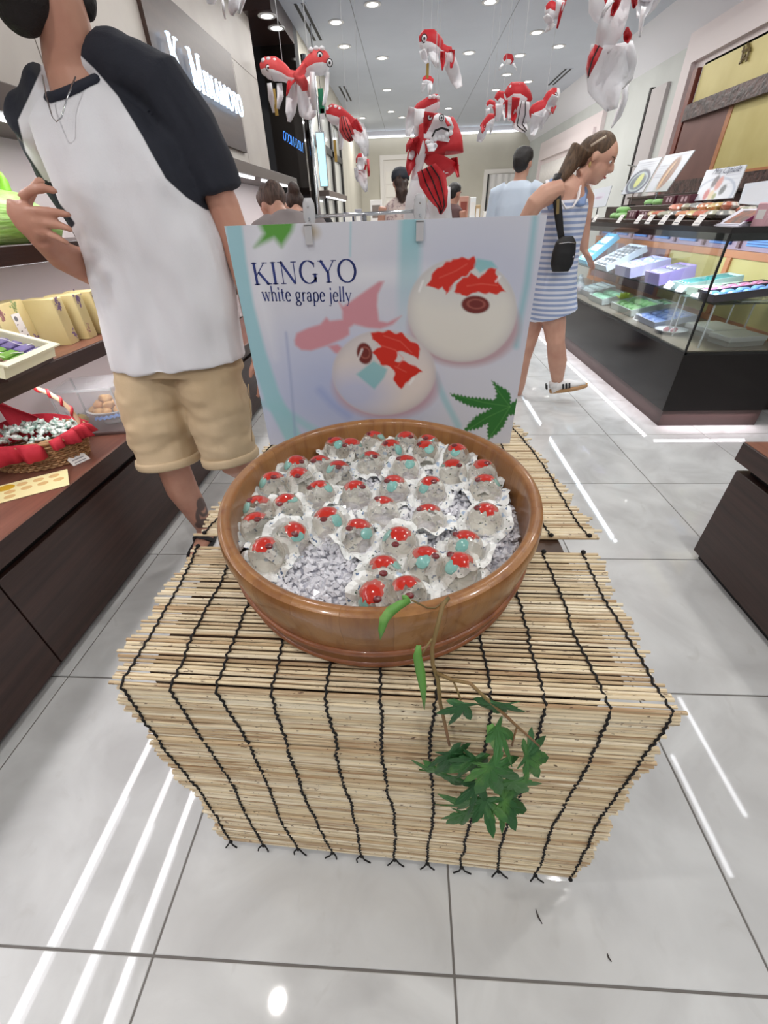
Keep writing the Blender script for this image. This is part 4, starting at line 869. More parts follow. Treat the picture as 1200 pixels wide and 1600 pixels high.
# ================================================================== table under the reed blinds
ZT = .667
tb = thing('display_table', 'brown wooden table hidden under the reed blinds', 'table', (-.04, .79, 0))
tw = mat('table_brown', (84, 60, 44), .45, mix=((66, 46, 34), 4, (6, .6, 6), .35, .7))
MB().bbox(-.355, .355, -.44, .44, ZT-.045, ZT-.0095, .003).build('table_top', tw, tb)
for x in (-.32, .32):
    for y in (-.40, .40): MB().bbox(x-.025, x+.025, y-.025, y+.025, 0, ZT-.045, .002).build('leg', tw, tb)
MB().box(-.30, .30, -.41, -.395, .05, ZT-.045).build('front_panel', tw, tb)
# ------------------------------------------------------------------ reeds
def reed_mat():
    m = mat('reed', (214, 186, 138), .5, spec=.4); nt = m.node_tree; b = nt.nodes['Principled BSDF']; L = nt.links
    oi = nt.nodes.new('ShaderNodeObjectInfo'); tc = nt.nodes.new('ShaderNodeTexCoord')
    r = nt.nodes.new('ShaderNodeValToRGB'); cr = r.color_ramp
    cols = [(0, (172, 144, 110)), (.10, (208, 186, 150)), (.35, (228, 211, 178)), (.65, (240, 227, 200)), (.88, (218, 197, 160)), (1., (192, 162, 124))]
    while len(cr.elements) < len(cols): cr.elements.new(.5)
    for e, (p, c) in zip(cr.elements, cols): e.position = p; e.color = (*lin(c), 1)
    L.new(oi.outputs['Random'], r.inputs[0])
    ad = nt.nodes.new('ShaderNodeVectorMath'); ad.operation = 'ADD'; cx = nt.nodes.new('ShaderNodeCombineXYZ'); mu = nt.nodes.new('ShaderNodeMath'); mu.operation = 'MULTIPLY'; mu.inputs[1].default_value = 91
    L.new(oi.outputs['Random'], mu.inputs[0]); L.new(mu.outputs[0], cx.inputs[1]); L.new(tc.outputs['Object'], ad.inputs[0]); L.new(cx.outputs[0], ad.inputs[1])
    def nz(sc, vec, lo, hi, rgb, prev, amt=1.):
        mp = nt.nodes.new('ShaderNodeMapping'); mp.inputs['Scale'].default_value = vec; L.new(ad.outputs[0], mp.inputs[0])
        n = nt.nodes.new('ShaderNodeTexNoise'); n.inputs['Scale'].default_value = sc; n.inputs['Detail'].default_value = 3; L.new(mp.outputs[0], n.inputs[0])
        mr = nt.nodes.new('ShaderNodeMapRange'); mr.inputs[1].default_value = lo; mr.inputs[2].default_value = hi; mr.inputs[4].default_value = amt; L.new(n.outputs[0], mr.inputs[0])
        mx = nt.nodes.new('ShaderNodeMix'); mx.data_type = 'RGBA'; L.new(mr.outputs[0], mx.inputs[0]); L.new(prev, mx.inputs[6]); mx.inputs[7].default_value = (*lin(rgb), 1); return mx.outputs[2]
    c = nz(1., (4, .6, .6), .52, .62, (156, 118, 80), r.outputs[0], .7)       # a darker length
    c = nz(1., (6, .5, .5), .56, .64, (240, 222, 184), c, .8)       # a paler length
    c = nz(1., (66, .8, .8), .655, .70, (84, 56, 36), c, .85)         # dark nodes and flecks
    L.new(c, b.inputs['Base Color']); return m
reedm = reed_mat()
def reed_mesh(seed):
    r = random.Random(seed); n = 7; segs = 10; vs = []; fs = []; nodes = [r.uniform(.05, .95) for _ in range(3)]
    for i in range(segs+1):
        t = i/segs; k = 1+max(0, .18-abs(t-min(nodes, key=lambda q: abs(q-t)))*4)*.7; bx, bz = .35*math.sin(t*3+seed), .25*math.cos(t*4+seed*2)
        for q in range(n): g = 2*math.pi*q/n; vs.append((t-.5, math.cos(g)*k+bx, math.sin(g)*k+bz))
    for i in range(segs):
        for q in range(n): q2 = (q+1) % n; fs.append((i*n+q, i*n+q2, i*n+n+q2, i*n+n+q))
    fs += [tuple(range(n-1, -1, -1)), tuple(range(segs*n, segs*n+n))]
    return MB().add(vs, fs).mesh('reed', reedm, 'auto')
RM = [reed_mesh(s) for s in range(8)]
def put_reed(parent, a, b, rad):
    """one reed from a to b"""
    d = b-a; o = bpy.data.objects.new('reed', R.choice(RM)); x = d.normalized(); y = Vector((0, 0, 1)).cross(x).normalized(); z = x.cross(y)
    M_ = Matrix((x, y, z)).transposed().to_4x4() @ Matrix.Rotation(R.uniform(0, 6.28), 4, 'X'); M_.translation = (a+b)/2
    o.matrix_basis = M_ @ Matrix.Diagonal((d.length, rad, rad, 1)); link(o, parent)
def cord_path(pts, amp):
    out = []
    for p in pts: out.append(Vector(p)+Vector((R.uniform(-amp, amp), 0, 0)))
    return out
cordm = mat('black_cord', (24, 22, 22), .85)
fb = thing('reed_blind', 'front reed blind lying on the table and hanging down to the floor', 'blind', (0, 0, 0), 0, 'reed blinds over the table')
PITCH_R, rr = .0074, .0031
# outline of the blind: top back edge, front edge of the table, bottom hem (left and right ends)
TBL, TBR = Vector((-.452, .628, ZT)), Vector((.362, .620, ZT))
TFL, TFR = Vector((-.437, .326, ZT)), Vector((.362, .306, ZT))
BFL, BFR = Vector((-.424, .322, .028)), Vector((.374, .284, .028))
rows_ = []
n_top = int((TBL.y-TFL.y)/PITCH_R); n_front = int((ZT-.028)/PITCH_R)
for i in range(n_top+1): rows_.append((TBL.lerp(TFL, i/n_top), TBR.lerp(TFR, i/n_top), 0))
for i in range(1, n_front+1): rows_.append((TFL.lerp(BFL, i/n_front), TFR.lerp(BFR, i/n_front), 1))
for i, (a, b, face) in enumerate(rows_):
    e = .008*math.sin(i*.35)+.006*math.sin(i*.13+1); d = (b-a).normalized()
    la, lb2 = R.gauss(0, .0045), R.gauss(0, .0045)
    off = Vector((0, -R.uniform(0, .0025) if face else 0, R.uniform(-.0008, .0014) if not face else 0))
    bow = Vector((0, 0, .001*math.sin(i*.7)))
    if not face: off.z -= .0028
    put_reed(fb, a+d*(la+e)+off, b+d*(lb2+e*.6)+off+bow, rr*R.uniform(.80, 1.10)*(1.12 if face else .93))
NCORD = 11
for k in range(NCORD):
    f_ = .022+(k/(NCORD-1))*.956; pts = []; wob = 0
    for i, (a, b, face) in enumerate(rows_):
        wob += R.gauss(0, .0009); wob *= .97
        p = a.lerp(b, f_)+Vector((wob+.004*math.sin(i*.09+k), 0, 0))
        zig = .0016*(-1)**i
        p += Vector((zig, -.0052, 0)) if face else Vector((zig, 0, .0012))
        pts.append(p)
    MB().tube(pts, .0020, 5).build('cord', cordm, fb)
    e = pts[-1]; mb = MB(); mb.ball(e+Vector((0, -.002, -.004)), (.005, .004, .005), 8, 6)
    for s in (-1, 1):
        if k == NCORD-1: break
        q = [e, e+Vector((s*R.uniform(.004, .012), -.006, -.010)), e+Vector((s*R.uniform(.008, .022), -.008, -.020-R.uniform(0, .006)))]
        q[2].z = max(q[2].z, .004); mb.tube(q, .0018, 5)
    mb.build('knot', cordm, fb, True)
    e = pts[0]; MB().ball(e+Vector((0, .0, .003)), (.005, .005, .004), 8, 6).build('knot', cordm, fb, True)
rb = thing('reed_blind', 'rear reed blind lying flat on the table under the poster', 'blind', (0, 0, 0), 0, 'reed blinds over the table')
A0, A1, B0, B1 = Vector((-.455, .672, ZT)), Vector((.392, .672, ZT)), Vector((-.40, 1.25, ZT-.004)), Vector((.345, 1.252, ZT-.004))
nr = int((1.25-.672)/PITCH_R); rr_rows = [(A0.lerp(B0, i/nr), A1.lerp(B1, i/nr)) for i in range(nr+1)]
for i, (a, b) in enumerate(rr_rows):
    d = (b-a).normalized(); e = .006*math.sin(i*.3); put_reed(rb, a+d*(e+R.gauss(0, .007))-Vector((0, 0, .0028)), b+d*(e+R.gauss(0, .007))-Vector((0, 0, .0028-R.uniform(0, .001))), rr*R.uniform(.85, 1.15))
for k in range(NCORD):
    f_ = .022+(k/(NCORD-1))*.956; wob = 0; pts = []
    for i, (a, b) in enumerate(rr_rows):
        wob = wob*.97+R.gauss(0, .0009); pts.append(a.lerp(b, f_)+Vector((wob+.004*math.sin(i*.09+k)+.0015*(-1)**i, 0, .0012)))
    MB().tube(pts, .0019, 5).build('cord', cordm, rb)
    MB().ball(pts[0]+Vector((0, 0, .003)), (.005, .005, .004), 8, 6).build('knot', cordm, rb, True)
# ================================================================== wooden tub
TC = Vector((-.05, .645, ZT+.001)); TRX, TRY, TH = .287, .312, .142
tub = thing('wooden_tub', 'round shallow wooden tub full of jellies on the reed blind', 'tub', TC)
tubw = mat('tub_wood', (154, 106, 60), .3, coat=.35, rnd=[(144, 97, 53), (152, 104, 58), (160, 112, 64), (148, 100, 56)], mix=((116, 68, 38), 7, (9, 9, .8), .5, .85), bump=(60, .06, (6, 6, .5)))
NST = 26
prof = [(.90, .004), (.925, .012), (.975, .085), (1.0, .118), (1.0, .131), (.993, .139), (.975, .142), (.945, .142), (.928, .138), (.922, .130), (.915, .10), (.865, .012), (.865, .004)]
def tub_stave(k, w):
    g0, g1 = 2*math.pi*k/NST+.0004, 2*math.pi*(k+1)/NST-.0004; q = 4; vs = []; fs = []
    for i in range(q+1):
        g = g0+(g1-g0)*i/q
        for r, z in prof: vs.append((r*TRX*math.cos(g), r*TRY*math.sin(g), z))
    n = len(prof)
    for i in range(q):
        for j in range(n): j2 = (j+1) % n; fs.append((i*n+j, i*n+j2, i*n+n+j2, i*n+n+j))
    fs += [tuple(range(n-1, -1, -1)), tuple(range(q*n, q*n+n))]
    return MB().add(vs, fs)
for k in range(NST): tub_stave(k, 0).build('stave', tubw, tub, 'auto')
MB().lathe([(.001, .006), (.87, .006), (.87, .02), (.001, .02)], 48, sx=TRX, sy=TRY).build('bottom', tubw, tub)
hoop = mat('hoop_wood', (148, 90, 54), .32, coat=.3, mix=((110, 60, 34), 40, (1, 1, 6), .4, .75))
for z0, z1, r0 in ((.006, .018, .916), (.044, .056, .948)):
    MB().lathe([(r0-.01, z0), (r0+.014, z0), (r0+.022, (z0+z1)/2), (r0+.016, z1), (r0-.006, z1)], 96, sx=TRX, sy=TRY, close=True).build('hoop', hoop, tub, True)
# ------------------------------------------------------------------ clear ice chips
ice = bpy.data.materials.new('clear_chips'); ice.use_nodes = True; nt = ice.node_tree; b = nt.nodes['Principled BSDF']
b.inputs['Base Color'].default_value = (*lin((240, 240, 246)), 1); b.inputs['Roughness'].default_value = .05; b.inputs['Transmission Weight'].default_value = .12; b.inputs['IOR'].default_value = 1.4; b.inputs['Specular IOR Level'].default_value = .8
icebed = MB(); vs = []; fs = []
ICEZ = .072
for j in range(13):
    r = j/12
    for k in range(64):
        g = 2*math.pi*k/64; x, y = r*.9*TRX*math.cos(g), r*.9*TRY*math.sin(g); vs.append((x, y, ICEZ+.012*(1-r*r)+.006*mnoise.noise(Vector((x*30, y*30, 1)))))
for j in range(12):
    for k in range(64): k2 = (k+1) % 64; fs.append((j*64+k, j*64+k2, j*64+64+k2, j*64+64+k))
icebed.add(vs, fs)
o = icebed.build('ice_bed', mat('ice_bed', (226, 226, 232), .25, mix=((190, 190, 202), 60, (1, 1, 1), .4, .6), bump=(120, .8, (1, 1, 1))), None, True, loc=TC); tag(o, 'pale grey bed of crushed clear ice filling the tub', 'ice bed', kind='stuff')
chips = MB()
def chip(c, s):
    v = [Vector((R.gauss(0, 1), R.gauss(0, 1), R.gauss(0, 1))).normalized()*s*R.uniform(.6, 1.15) for _ in range(6)]
    A = [(0, 0, 1), (0, 0, -1), (1, 0, 0), (-1, 0, 0), (0, 1, 0), (0, -1, 0)]
    q = Euler((R.uniform(0, 6), R.uniform(0, 6), R.uniform(0, 6))).to_matrix()
    v = [c+q @ (Vector(a)*s*R.uniform(.55, 1.2)) for a in A]
    chips.add(v, [(0, 2, 4), (0, 4, 3), (0, 3, 5), (0, 5, 2), (1, 4, 2), (1, 3, 4), (1, 5, 3), (1, 2, 5)])
JP = [(410, 115), (480, 140), (560, 85), (690, 90), (790, 88), (625, 145), (750, 150), (880, 150), (285, 205), (370, 205), (295, 250), (435, 225), (552, 190), (678, 205), (850, 220), (955, 222), (965, 278), (190, 265), (370, 300), (498, 300), (635, 280), (768, 285), (120, 360), (250, 350), (140, 420), (265, 455), (400, 400), (595, 360), (760, 390), (965, 385), (505, 445), (655, 475), (893, 490), (150, 525), (748, 550), (870, 572), (597, 585), (575, 695), (690, 685)]
JPOS = []
for cx, cy in JP:
    p = atz(340+cx/2.308, 640+cy/2.308, ZT+.112); p.z = ZT+.106; q = Vector(((p.x-TC.x)/TRX, (p.y-TC.y)/TRY, 0))
    if q.length > .79: q *= .79/q.length; p.x, p.y = TC.x+q.x*TRX, TC.y+q.y*TRY
    JPOS.append(p)
for k in range(4200):
    a, r = R.uniform(0, 6.283), math.sqrt(R.random())*.89; x, y = r*TRX*math.cos(a), r*TRY*math.sin(a)
    if any((x+TC.x-p.x)**2+(y+TC.y-p.y)**2 < .0262**2 for p in JPOS): continue
    chip(Vector((x, y, ICEZ+.012*(1-r*r)+R.uniform(-.001, .008))), R.uniform(.0042, .0086))
for k in range(46):      # larger lumps along the right wall
    a = R.uniform(-.35, .5); r = R.uniform(.78, .86); chip(Vector((r*TRX*math.cos(a), r*TRY*math.sin(a), ICEZ+R.uniform(.002, .014))), R.uniform(.009, .014))
o = chips.build('ice_chips', ice, None, False, loc=TC); tag(o, 'glittering clear ice chips around the jellies in the tub', 'ice', kind='stuff')
# ------------------------------------------------------------------ jellies
jm = bpy.data.materials.new('jelly'); jm.use_nodes = True; nt = jm.node_tree; b = nt.nodes['Principled BSDF']; MATS['jelly'] = jm
b.inputs['Base Color'].default_value = (*lin((236, 230, 216)), 1); b.inputs['Roughness'].default_value = .3; b.inputs['Specular IOR Level'].default_value = .7; 
out = nt.nodes['Material Output']; tr = nt.nodes.new('ShaderNodeBsdfTransparent'); tr.inputs[0].default_value = (.985, .98, .965, 1); mx = nt.nodes.new('ShaderNodeMixShader')
lw = nt.nodes.new('ShaderNodeLayerWeight'); lw.inputs[0].default_value = .35; mr = nt.nodes.new('ShaderNodeMapRange'); mr.inputs[3].default_value = .12; mr.inputs[4].default_value = .45
nt.links.new(lw.outputs['Facing'], mr.inputs[0]); nt.links.new(mr.outputs[0], mx.inputs[0]); nt.links.new(tr.outputs[0], mx.inputs[1]); tl_ = nt.nodes.new('ShaderNodeBsdfTranslucent'); tl_.inputs[0].default_value = (*lin((240, 236, 224)), 1); mxt = nt.nodes.new('ShaderNodeMixShader'); mxt.inputs[0].default_value = .55; nt.links.new(b.outputs[0], mxt.inputs[1]); nt.links.new(tl_.outputs[0], mxt.inputs[2]); nt.links.new(mxt.outputs[0], mx.inputs[2])
gl = nt.nodes.new('ShaderNodeBsdfGlossy'); gl.inputs['Roughness'].default_value = .03; fr = nt.nodes.new('ShaderNodeFresnel'); fr.inputs[0].default_value = 1.42; mx2 = nt.nodes.new('ShaderNodeMixShader'); bk_ = nt.nodes.new('ShaderNodeNewGeometry'); iv = nt.nodes.new('ShaderNodeMath'); iv.operation = 'SUBTRACT'; iv.inputs[0].default_value = 1.; nt.links.new(bk_.outputs['Backfacing'], iv.inputs[1]); ml_ = nt.nodes.new('ShaderNodeMath'); ml_.operation = 'MULTIPLY'; nt.links.new(fr.outputs[0], ml_.inputs[0]); nt.links.new(iv.outputs[0], ml_.inputs[1]); nt.links.new(ml_.outputs[0], mx2.inputs[0]); nt.links.new(mx.outputs[0], mx2.inputs[1]); nt.links.new(gl.outputs[0], mx2.inputs[2]); nt.links.new(mx2.outputs[0], out.inputs[0])
red_j = mat('red_fish_jelly', (190, 42, 26), .12, coat=.7); bean_j = mat('red_bean', (112, 30, 34), .15, coat=.7); teal_j = mat('teal_jelly', (120, 188, 184), .15, coat=.6)
wrap_m = mat('wrapper_paper', (240, 242, 240), .38, spec=.5, bump=(50, .35, (1, 1, 1)))
def wrap_paint():      # flecks of blue-grey and green pine print on the paper
    nt = wrap_m.node_tree; b = nt.nodes['Principled BSDF']; L = nt.links; tc = nt.nodes.new('ShaderNodeTexCoord'); oi = nt.nodes.new('ShaderNodeObjectInfo')
    ad = nt.nodes.new('ShaderNodeVectorMath'); ad.operation = 'ADD'; L.new(tc.outputs['Object'], ad.inputs[0]); L.new(oi.outputs['Random'], ad.inputs[1]); prev = None
    for sc, lo, hi, rgb in ((120, .66, .68, (96, 118, 150)), (150, .69, .705, (52, 78, 50)), (60, .66, .70, (176, 196, 220))):
        n = nt.nodes.new('ShaderNodeTexNoise'); n.inputs['Scale'].default_value = sc; n.inputs['Detail'].default_value = 1.5; L.new(ad.outputs[0], n.inputs[0])
        mr = nt.nodes.new('ShaderNodeMapRange'); mr.inputs[1].default_value = lo; mr.inputs[2].default_value = hi; L.new(n.outputs[0], mr.inputs[0])
        mx = nt.nodes.new('ShaderNodeMix'); mx.data_type = 'RGBA'; L.new(mr.outputs[0], mx.inputs[0]); mx.inputs[7].default_value = (*lin(rgb), 1)
        if prev: L.new(prev, mx.inputs[6])
        else: mx.inputs[6].default_value = (*lin((240, 242, 240)), 1)
        prev = mx.outputs[2]
    L.new(prev, b.inputs['Base Color'])
wrap_paint()
JR = .0275
dome_m = MB().lathe([(.0005, -.021), (.018, -.0205), (.0245, -.014), (.0272, -.004), (.0272, .004), (.0255, .0115), (.0215, .019), (.0155, .0242), (.008, .0268), (.0005, .0275)], 28).mesh('jelly_dome', jm, True)
def patch(shape, dirv, rad, k=1.03):
    """flat outline wrapped just under the dome's skin around direction dirv"""
    d = Vector(dirv).normalized(); a = d.orthogonal().normalized(); b_ = d.cross(a); n = len(shape); vs = []
    FR = (1., .8, .55, .28)
    for f in FR:
        for (x, y) in shape:
            p = (d+a*x*f+b_*y*f).normalized(); vs.append(p*JR*k)
    vs.append(d*JR*k); lo = [v*.9 for v in vs]; N_ = len(vs); fs = []; q = len(FR)
    for i in range(n):
        i2 = (i+1) % n
        for g in range(q-1): fs += [(g*n+i, g*n+i2, g*n+n+i2, g*n+n+i), (N_+g*n+i, N_+g*n+n+i, N_+g*n+n+i2, N_+g*n+i2)]
        fs += [((q-1)*n+i, (q-1)*n+i2, q*n), (N_+(q-1)*n+i, N_+q*n, N_+(q-1)*n+i2), (i, N_+i, N_+i2, i2)]
    return MB().add(vs+lo, fs)
def fish_shape(seed):
    r = random.Random(seed); out_ = []
    for i in range(30):
        g = 2*math.pi*i/30; rad = .84*(1+.15*math.sin(2*g+seed)+.08*math.sin(5*g+2*seed)+(.09 if i % 3 == 0 else -.05)+r.uniform(-.04, .04))
        if i in (seed*7 % 30, (seed*7+1) % 30, (seed*11+14) % 30): rad *= .66
        out_.append((rad*math.cos(g)*1.05, rad*math.sin(g)*.85))
    return out_
SPH = [(.45*math.cos(i*math.pi/4)*(1+.1*(i % 2)), .36*math.sin(i*math.pi/4)) for i in range(8)]
# what the photograph shows on each: direction (right, toward viewer) of bean and of the teal piece
BT = {18: ((-.6, .3), (.8, .1)), 19: ((.5, .1), (.3, -.6)), 26: ((-.1, .5), (.8, .4)), 30: ((-.6, .4), (.6, .5)), 31: ((-.2, .8), (-.8, -.2)), 32: ((-.6, -.2), (-.3, .7)), 33: ((.4, .1), (-.4, -.8)), 34: ((.5, .3), (-.2, .6)), 35: ((-.5, -.6), (-.4, .3)), 36: ((0, .8), (.7, -.2)), 37: ((.3, .3), (-.6, .4)), 38: ((.2, .9), (-.3, -.9)), 28: ((-.5, .1), (-.2, -.8)), 29: ((-.6, -.2), (-.2, -.9)), 22: ((-.3, .1), (-.6, .5)), 27: ((-.4, .0), (.2, -.9)), 20: ((-.5, .3), (-.1, .7)), 21: ((.2, .2), (-.5, .5)), 11: ((.1, .6), (-.6, .4)), 13: ((-.6, .1), (.3, .6)), 17: ((.2, .2), (-.7, .5))}
rows_idx = sorted(range(len(JP)), key=lambda i: JP[i][1])
rowsj = [rows_idx[0:5], rows_idx[5:11], rows_idx[11:17], rows_idx[17:23], rows_idx[23:29], rows_idx[29:34], rows_idx[34:39]]
rown = ['rearmost', 'second', 'third', 'fourth', 'fifth', 'sixth', 'frontmost']
jlabel = {}
for rn, rw in enumerate(rowsj):
    for q, i in enumerate(sorted(rw, key=lambda i: JP[i][0])): jlabel[i] = f'clear dome jelly with red goldfish, {ORD[q]} from left in {rown[rn]} row of tub'
wrap_meshes = []
for s in range(7):
    r = random.Random(s+50); n = 40; vs = []; fs = []; ph = [r.uniform(0, 6.28) for _ in range(4)]
    prof_ = [(.02, -.0225), (.85, -.0218), (1.04, -.015), (1.14, -.008), (1.34, -.006), (1.62, -.010)]
    for j, (k, z) in enumerate(prof_):
        for i in range(n):
            g = 2*math.pi*i/n; cr_ = .05*j/5*math.sin(7*g+ph[0])+.06*j/5*math.sin(11*g+ph[1])+.02*j*r.uniform(-1, 1)*.5
            flap = max(0, math.cos(2*g+ph[2]))**2*.16*j/5
            vs.append(((k+cr_*.8+flap)*JR*math.cos(g), (k+cr_*.8+flap)*JR*math.sin(g), z+j/5*(.005*math.sin(5*g+ph[3])+.004*math.sin(9*g+ph[0])+.003*r.uniform(-1, 1)-flap*.02)+(.016*(j/5)**1.5*max(0, math.cos(g-ph[2]))**2 if s > 2 else 0)))
    for j in range(len(prof_)-1):
        for i in range(n): i2 = (i+1) % n; fs.append((j*n+i, j*n+i2, j*n+n+i2, j*n+n+i))
    me = modmesh(MB().add(vs, fs).mesh('w'), [('SOLIDIFY', dict(thickness=.0006))]); me.materials.append(wrap_m); me.polygons.foreach_set('use_smooth', [False]*len(me.polygons)); wrap_meshes.append(me)
lab_m = mat('label_white', (244, 244, 246), .45)
for i, (cx, cy) in enumerate(JP):
    p = JPOS[i]
    t = thing('jelly', jlabel[i], 'jelly', p, 0, 'goldfish jellies in the tub')
    tilt = (R.uniform(-.12, .25), R.uniform(-.15, .15), 0)
    if i == 25: tilt = (.25, .5, 0)
    if i == 37: tilt = (.5, -.3, 0)
    t.rotation_euler = tilt; t.scale = (1.06,)*3
    inst('jelly_dome', dome_m, t)
    bt = BT.get(i) or ((R.uniform(-.6, .6), R.uniform(-.2, .6)), None)
    bd = bt[0]; td = bt[1] or (-bd[0]*1.3+R.uniform(-.3, .3), -bd[1]+R.uniform(-.2, .6))
    rd = (-.25*bd[0]-.15*td[0], .25)          # the red piece sits on top, a little to the far side
    patch(fish_shape(i*3+1), (rd[0], rd[1], 1.), JR).build('goldfish_shape', red_j, t, 'auto')
    bdir = Vector((bd[0], -bd[1], 1.0)).normalized(); MB().ball(bdir*JR*1.0, (.0062, .005, .004), 12, 8).build('bean', bean_j, t, True)
    patch(SPH, (td[0], -td[1], .75), JR, 1.016).build('teal_piece', teal_j, t, True)
    inst('wrapper', R.choice(wrap_meshes), t, (0, 0, 0), (0, 0, R.uniform(0, 6.28)))
    if i in (7, 14, 29, 35, 28):
        mb = MB(); g0 = -2.2 if i != 35 else -2.0; ng = 10
        for z0, z1, nm, m_, o_ in ((-.016, -.004, 'label', lab_m, 1.08),):
            vs = []; fs = []
            for q in range(ng+1):
                g = g0+q*.09
                for z in (z0, z1): vs.append(((JR*o_+.001)*math.cos(g), (JR*o_+.001)*math.sin(g), z))
            for q in range(ng): fs.append((2*q, 2*q+2, 2*q+3, 2*q+1))
            lb_ = MB().add(vs, fs).build('label', lab_m, t)
        mb = MB()
        for ln in range(2):
            for q in range(7):
                g = g0+.08+q*.105; rr_ = JR*1.08+.0014; z = -.0075-.0045*ln; w = .0011
                if ln and q > 4: continue
                e = Vector((-math.sin(g), math.cos(g), 0)); c_ = Vector((rr_*math.cos(g), rr_*math.sin(g), z)); mb.add([c_-e*w-Vector((0, 0, w*.7)), c_+e*w-Vector((0, 0, w*.7)), c_+e*w+Vector((0, 0, w*.7)), c_-e*w+Vector((0, 0, w*.7))], [(0, 1, 2, 3)])
        mb.build('label_print', mat('ink_navy', (0, 0, 0)), lb_)
# loose wrapper lying at the left edge of the tub
# ================================================================== maple branch
mp = thing('maple_branch', 'artificial green maple branch hanging over the front of the tub', 'branch', (0, 0, 0))
twig = mat('twig_brown', (136, 98, 64), .6, mix=((110, 112, 60), 8, (1, 1, 1), .4, .7))
leafm = mat('maple_green', (48, 108, 50), .55, rnd=[(34, 80, 38), (42, 94, 42), (62, 112, 52), (36, 84, 44)], mix=((92, 140, 62), 22, (1, 1, 1), .55, .75), bump=(40, .3, (1, 1, 1)))
def bp(u, v, y): return aty(u, v, y)
Yb = .30
mainp = [bp(700, 935, .362)+Vector((0, .0, .0)), bp(692, 945, .33), bp(682, 985, .315), bp(675, 1012, .305), bp(676, 1038, .295), bp(684, 1062, .282), bp(688, 1100, .272), bp(697, 1140, .265), bp(702, 1164, .262)]
MB().tube(mainp, [.0028, .0028, .0027, .0026, .0026, .0025, .0024, .0022, .0018], 7).build('twig', twig, mp, True)
MB().tube([bp(683, 1052, .285), bp(705, 1062, .276), bp(735, 1068, .268), bp(760, 1092, .262), bp(790, 1118, .258), bp(808, 1135, .258), bp(825, 1150, .26), bp(843, 1166, .262)], [.0023, .0022, .0021, .002, .0019, .0018, .0015, .0012], 7).build('twig', twig, mp, True)
MB().tube([bp(808, 1135, .258), bp(803, 1152, .256), bp(800, 1165, .254)], .0013, 6).build('twig', twig, mp, True)
MB().tube([bp(708, 1063, .276), bp(715, 1080, .268), bp(720, 1094, .262)], .0013, 6).build('twig', twig, mp, True)
MB().tube([bp(675, 998, .305), bp(668, 1008, .298), bp(659, 1022, .29)], .0014, 6).build('twig', twig, mp, True)
MB().tube([bp(698, 936, .362), bp(680, 950, .35), bp(668, 950, .345), bp(650, 941, .34), bp(644, 938, .335)], .0012, 6).build('twig', twig, mp, True)
def maple_leaf(u, v, y, size_px, ang, lobes=7, tilt=(0, 0), curl=.25):
    """ang: photograph direction of the middle lobe (radians, 0 = right, positive = down)"""
    c = bp(u, v, y); s = 1.15*size_px*scl(c); vs2 = []
    spread_ = [0, .62, 1.25, 1.95] if lobes == 7 else [0, .75, 1.55]
    lens_ = [1., .92, .72, .42] if lobes == 7 else [1., .85, .55]
    dirs = sorted([(a, l) for a, l in zip(spread_, lens_)]+[(-a, l) for a, l in zip(spread_[1:], lens_[1:])])
    outl = [(-.06, 0)]
    for k, (a, l) in enumerate(dirs):
        def P_(r, da): return (r*math.cos(a+da), r*math.sin(a+da))
        outl += [P_(l*.45, -.36), P_(l*.62, -.28), P_(l*.61, -.23), P_(l*.80, -.15), P_(l, 0), P_(l*.80, .15), P_(l*.61, .23), P_(l*.62, .28), P_(l*.45, .36)]
        if k < len(dirs)-1:
            a2, l2 = dirs[k+1]; am = (a+a2)/2; outl.append((.34*math.cos(am), .34*math.sin(am)))
    X = CR*math.cos(ang)+CD*math.sin(ang); Yv = -CR*math.sin(ang)+CD*math.cos(ang); N_ = -CF
    T = Matrix((X, Yv, N_)).transposed() @ Euler((tilt[0], tilt[1], 0)).to_matrix()
    verts = [Vector((0, 0, .03))]+[Vector((x, y_, -curl*(x*x+y_*y_)+.05*math.sin(6*math.atan2(y_, x)))) for x, y_ in outl]
    n = len(outl); mid = [Vector((x*.5, y_*.5, -curl*.25*(x*x+y_*y_)+.03)) for x, y_ in outl]
    V_ = verts+mid; fs = []
    for i in range(n): i2 = (i+1) % n; fs += [(1+i, 1+i2, 1+n+i2, 1+n+i), (1+n+i, 1+n+i2, 0)]
    me = modmesh(MB().add([c+T @ (p*s) for p in V_], fs).mesh('leaf'), [('SOLIDIFY', dict(thickness=.0006))]); me.materials.append(leafm)
    # petiole-free artificial leaf, its middle vein as a sub-part
    o = inst('leaf', me, mp); return o
for a in [(724, 1100, .262, 46, 1.9, 5, (.3, .2)), (775, 1098, .26, 58, 1.15, 5, (-.5, .6)), (776, 1138, .256, 54, 1.0, 5, (.9, -.2)), (703, 1176, .262, 50, 1.3, 7, (.2, .3)), (683, 1202, .266, 44, 2.3, 5, (.3, .6)), (702, 1212, .266, 42, 1.1, 5, (-.6, .4)),
          (765, 1195, .255, 62, 1.2, 7, (0, .1)), (742, 1185, .262, 56, 2.0, 7, (.4, .2)), (822, 1180, .258, 52, .35, 7, (.3, .3)), (800, 1220, .258, 50, .9, 5, (-.4, .3)), (745, 1222, .258, 48, 1.7, 5, (.5, -.2)), (735, 1252, .255, 52, 2.6, 5, (.6, .2)), (785, 1250, .255, 54, .5, 7, (.5, .2)), (728, 1268, .256, 50, 1.45, 7, (.1, .4)), (760, 1250, .254, 44, 1.5, 5, (-.3, -.5))]:
    maple_leaf(*a)
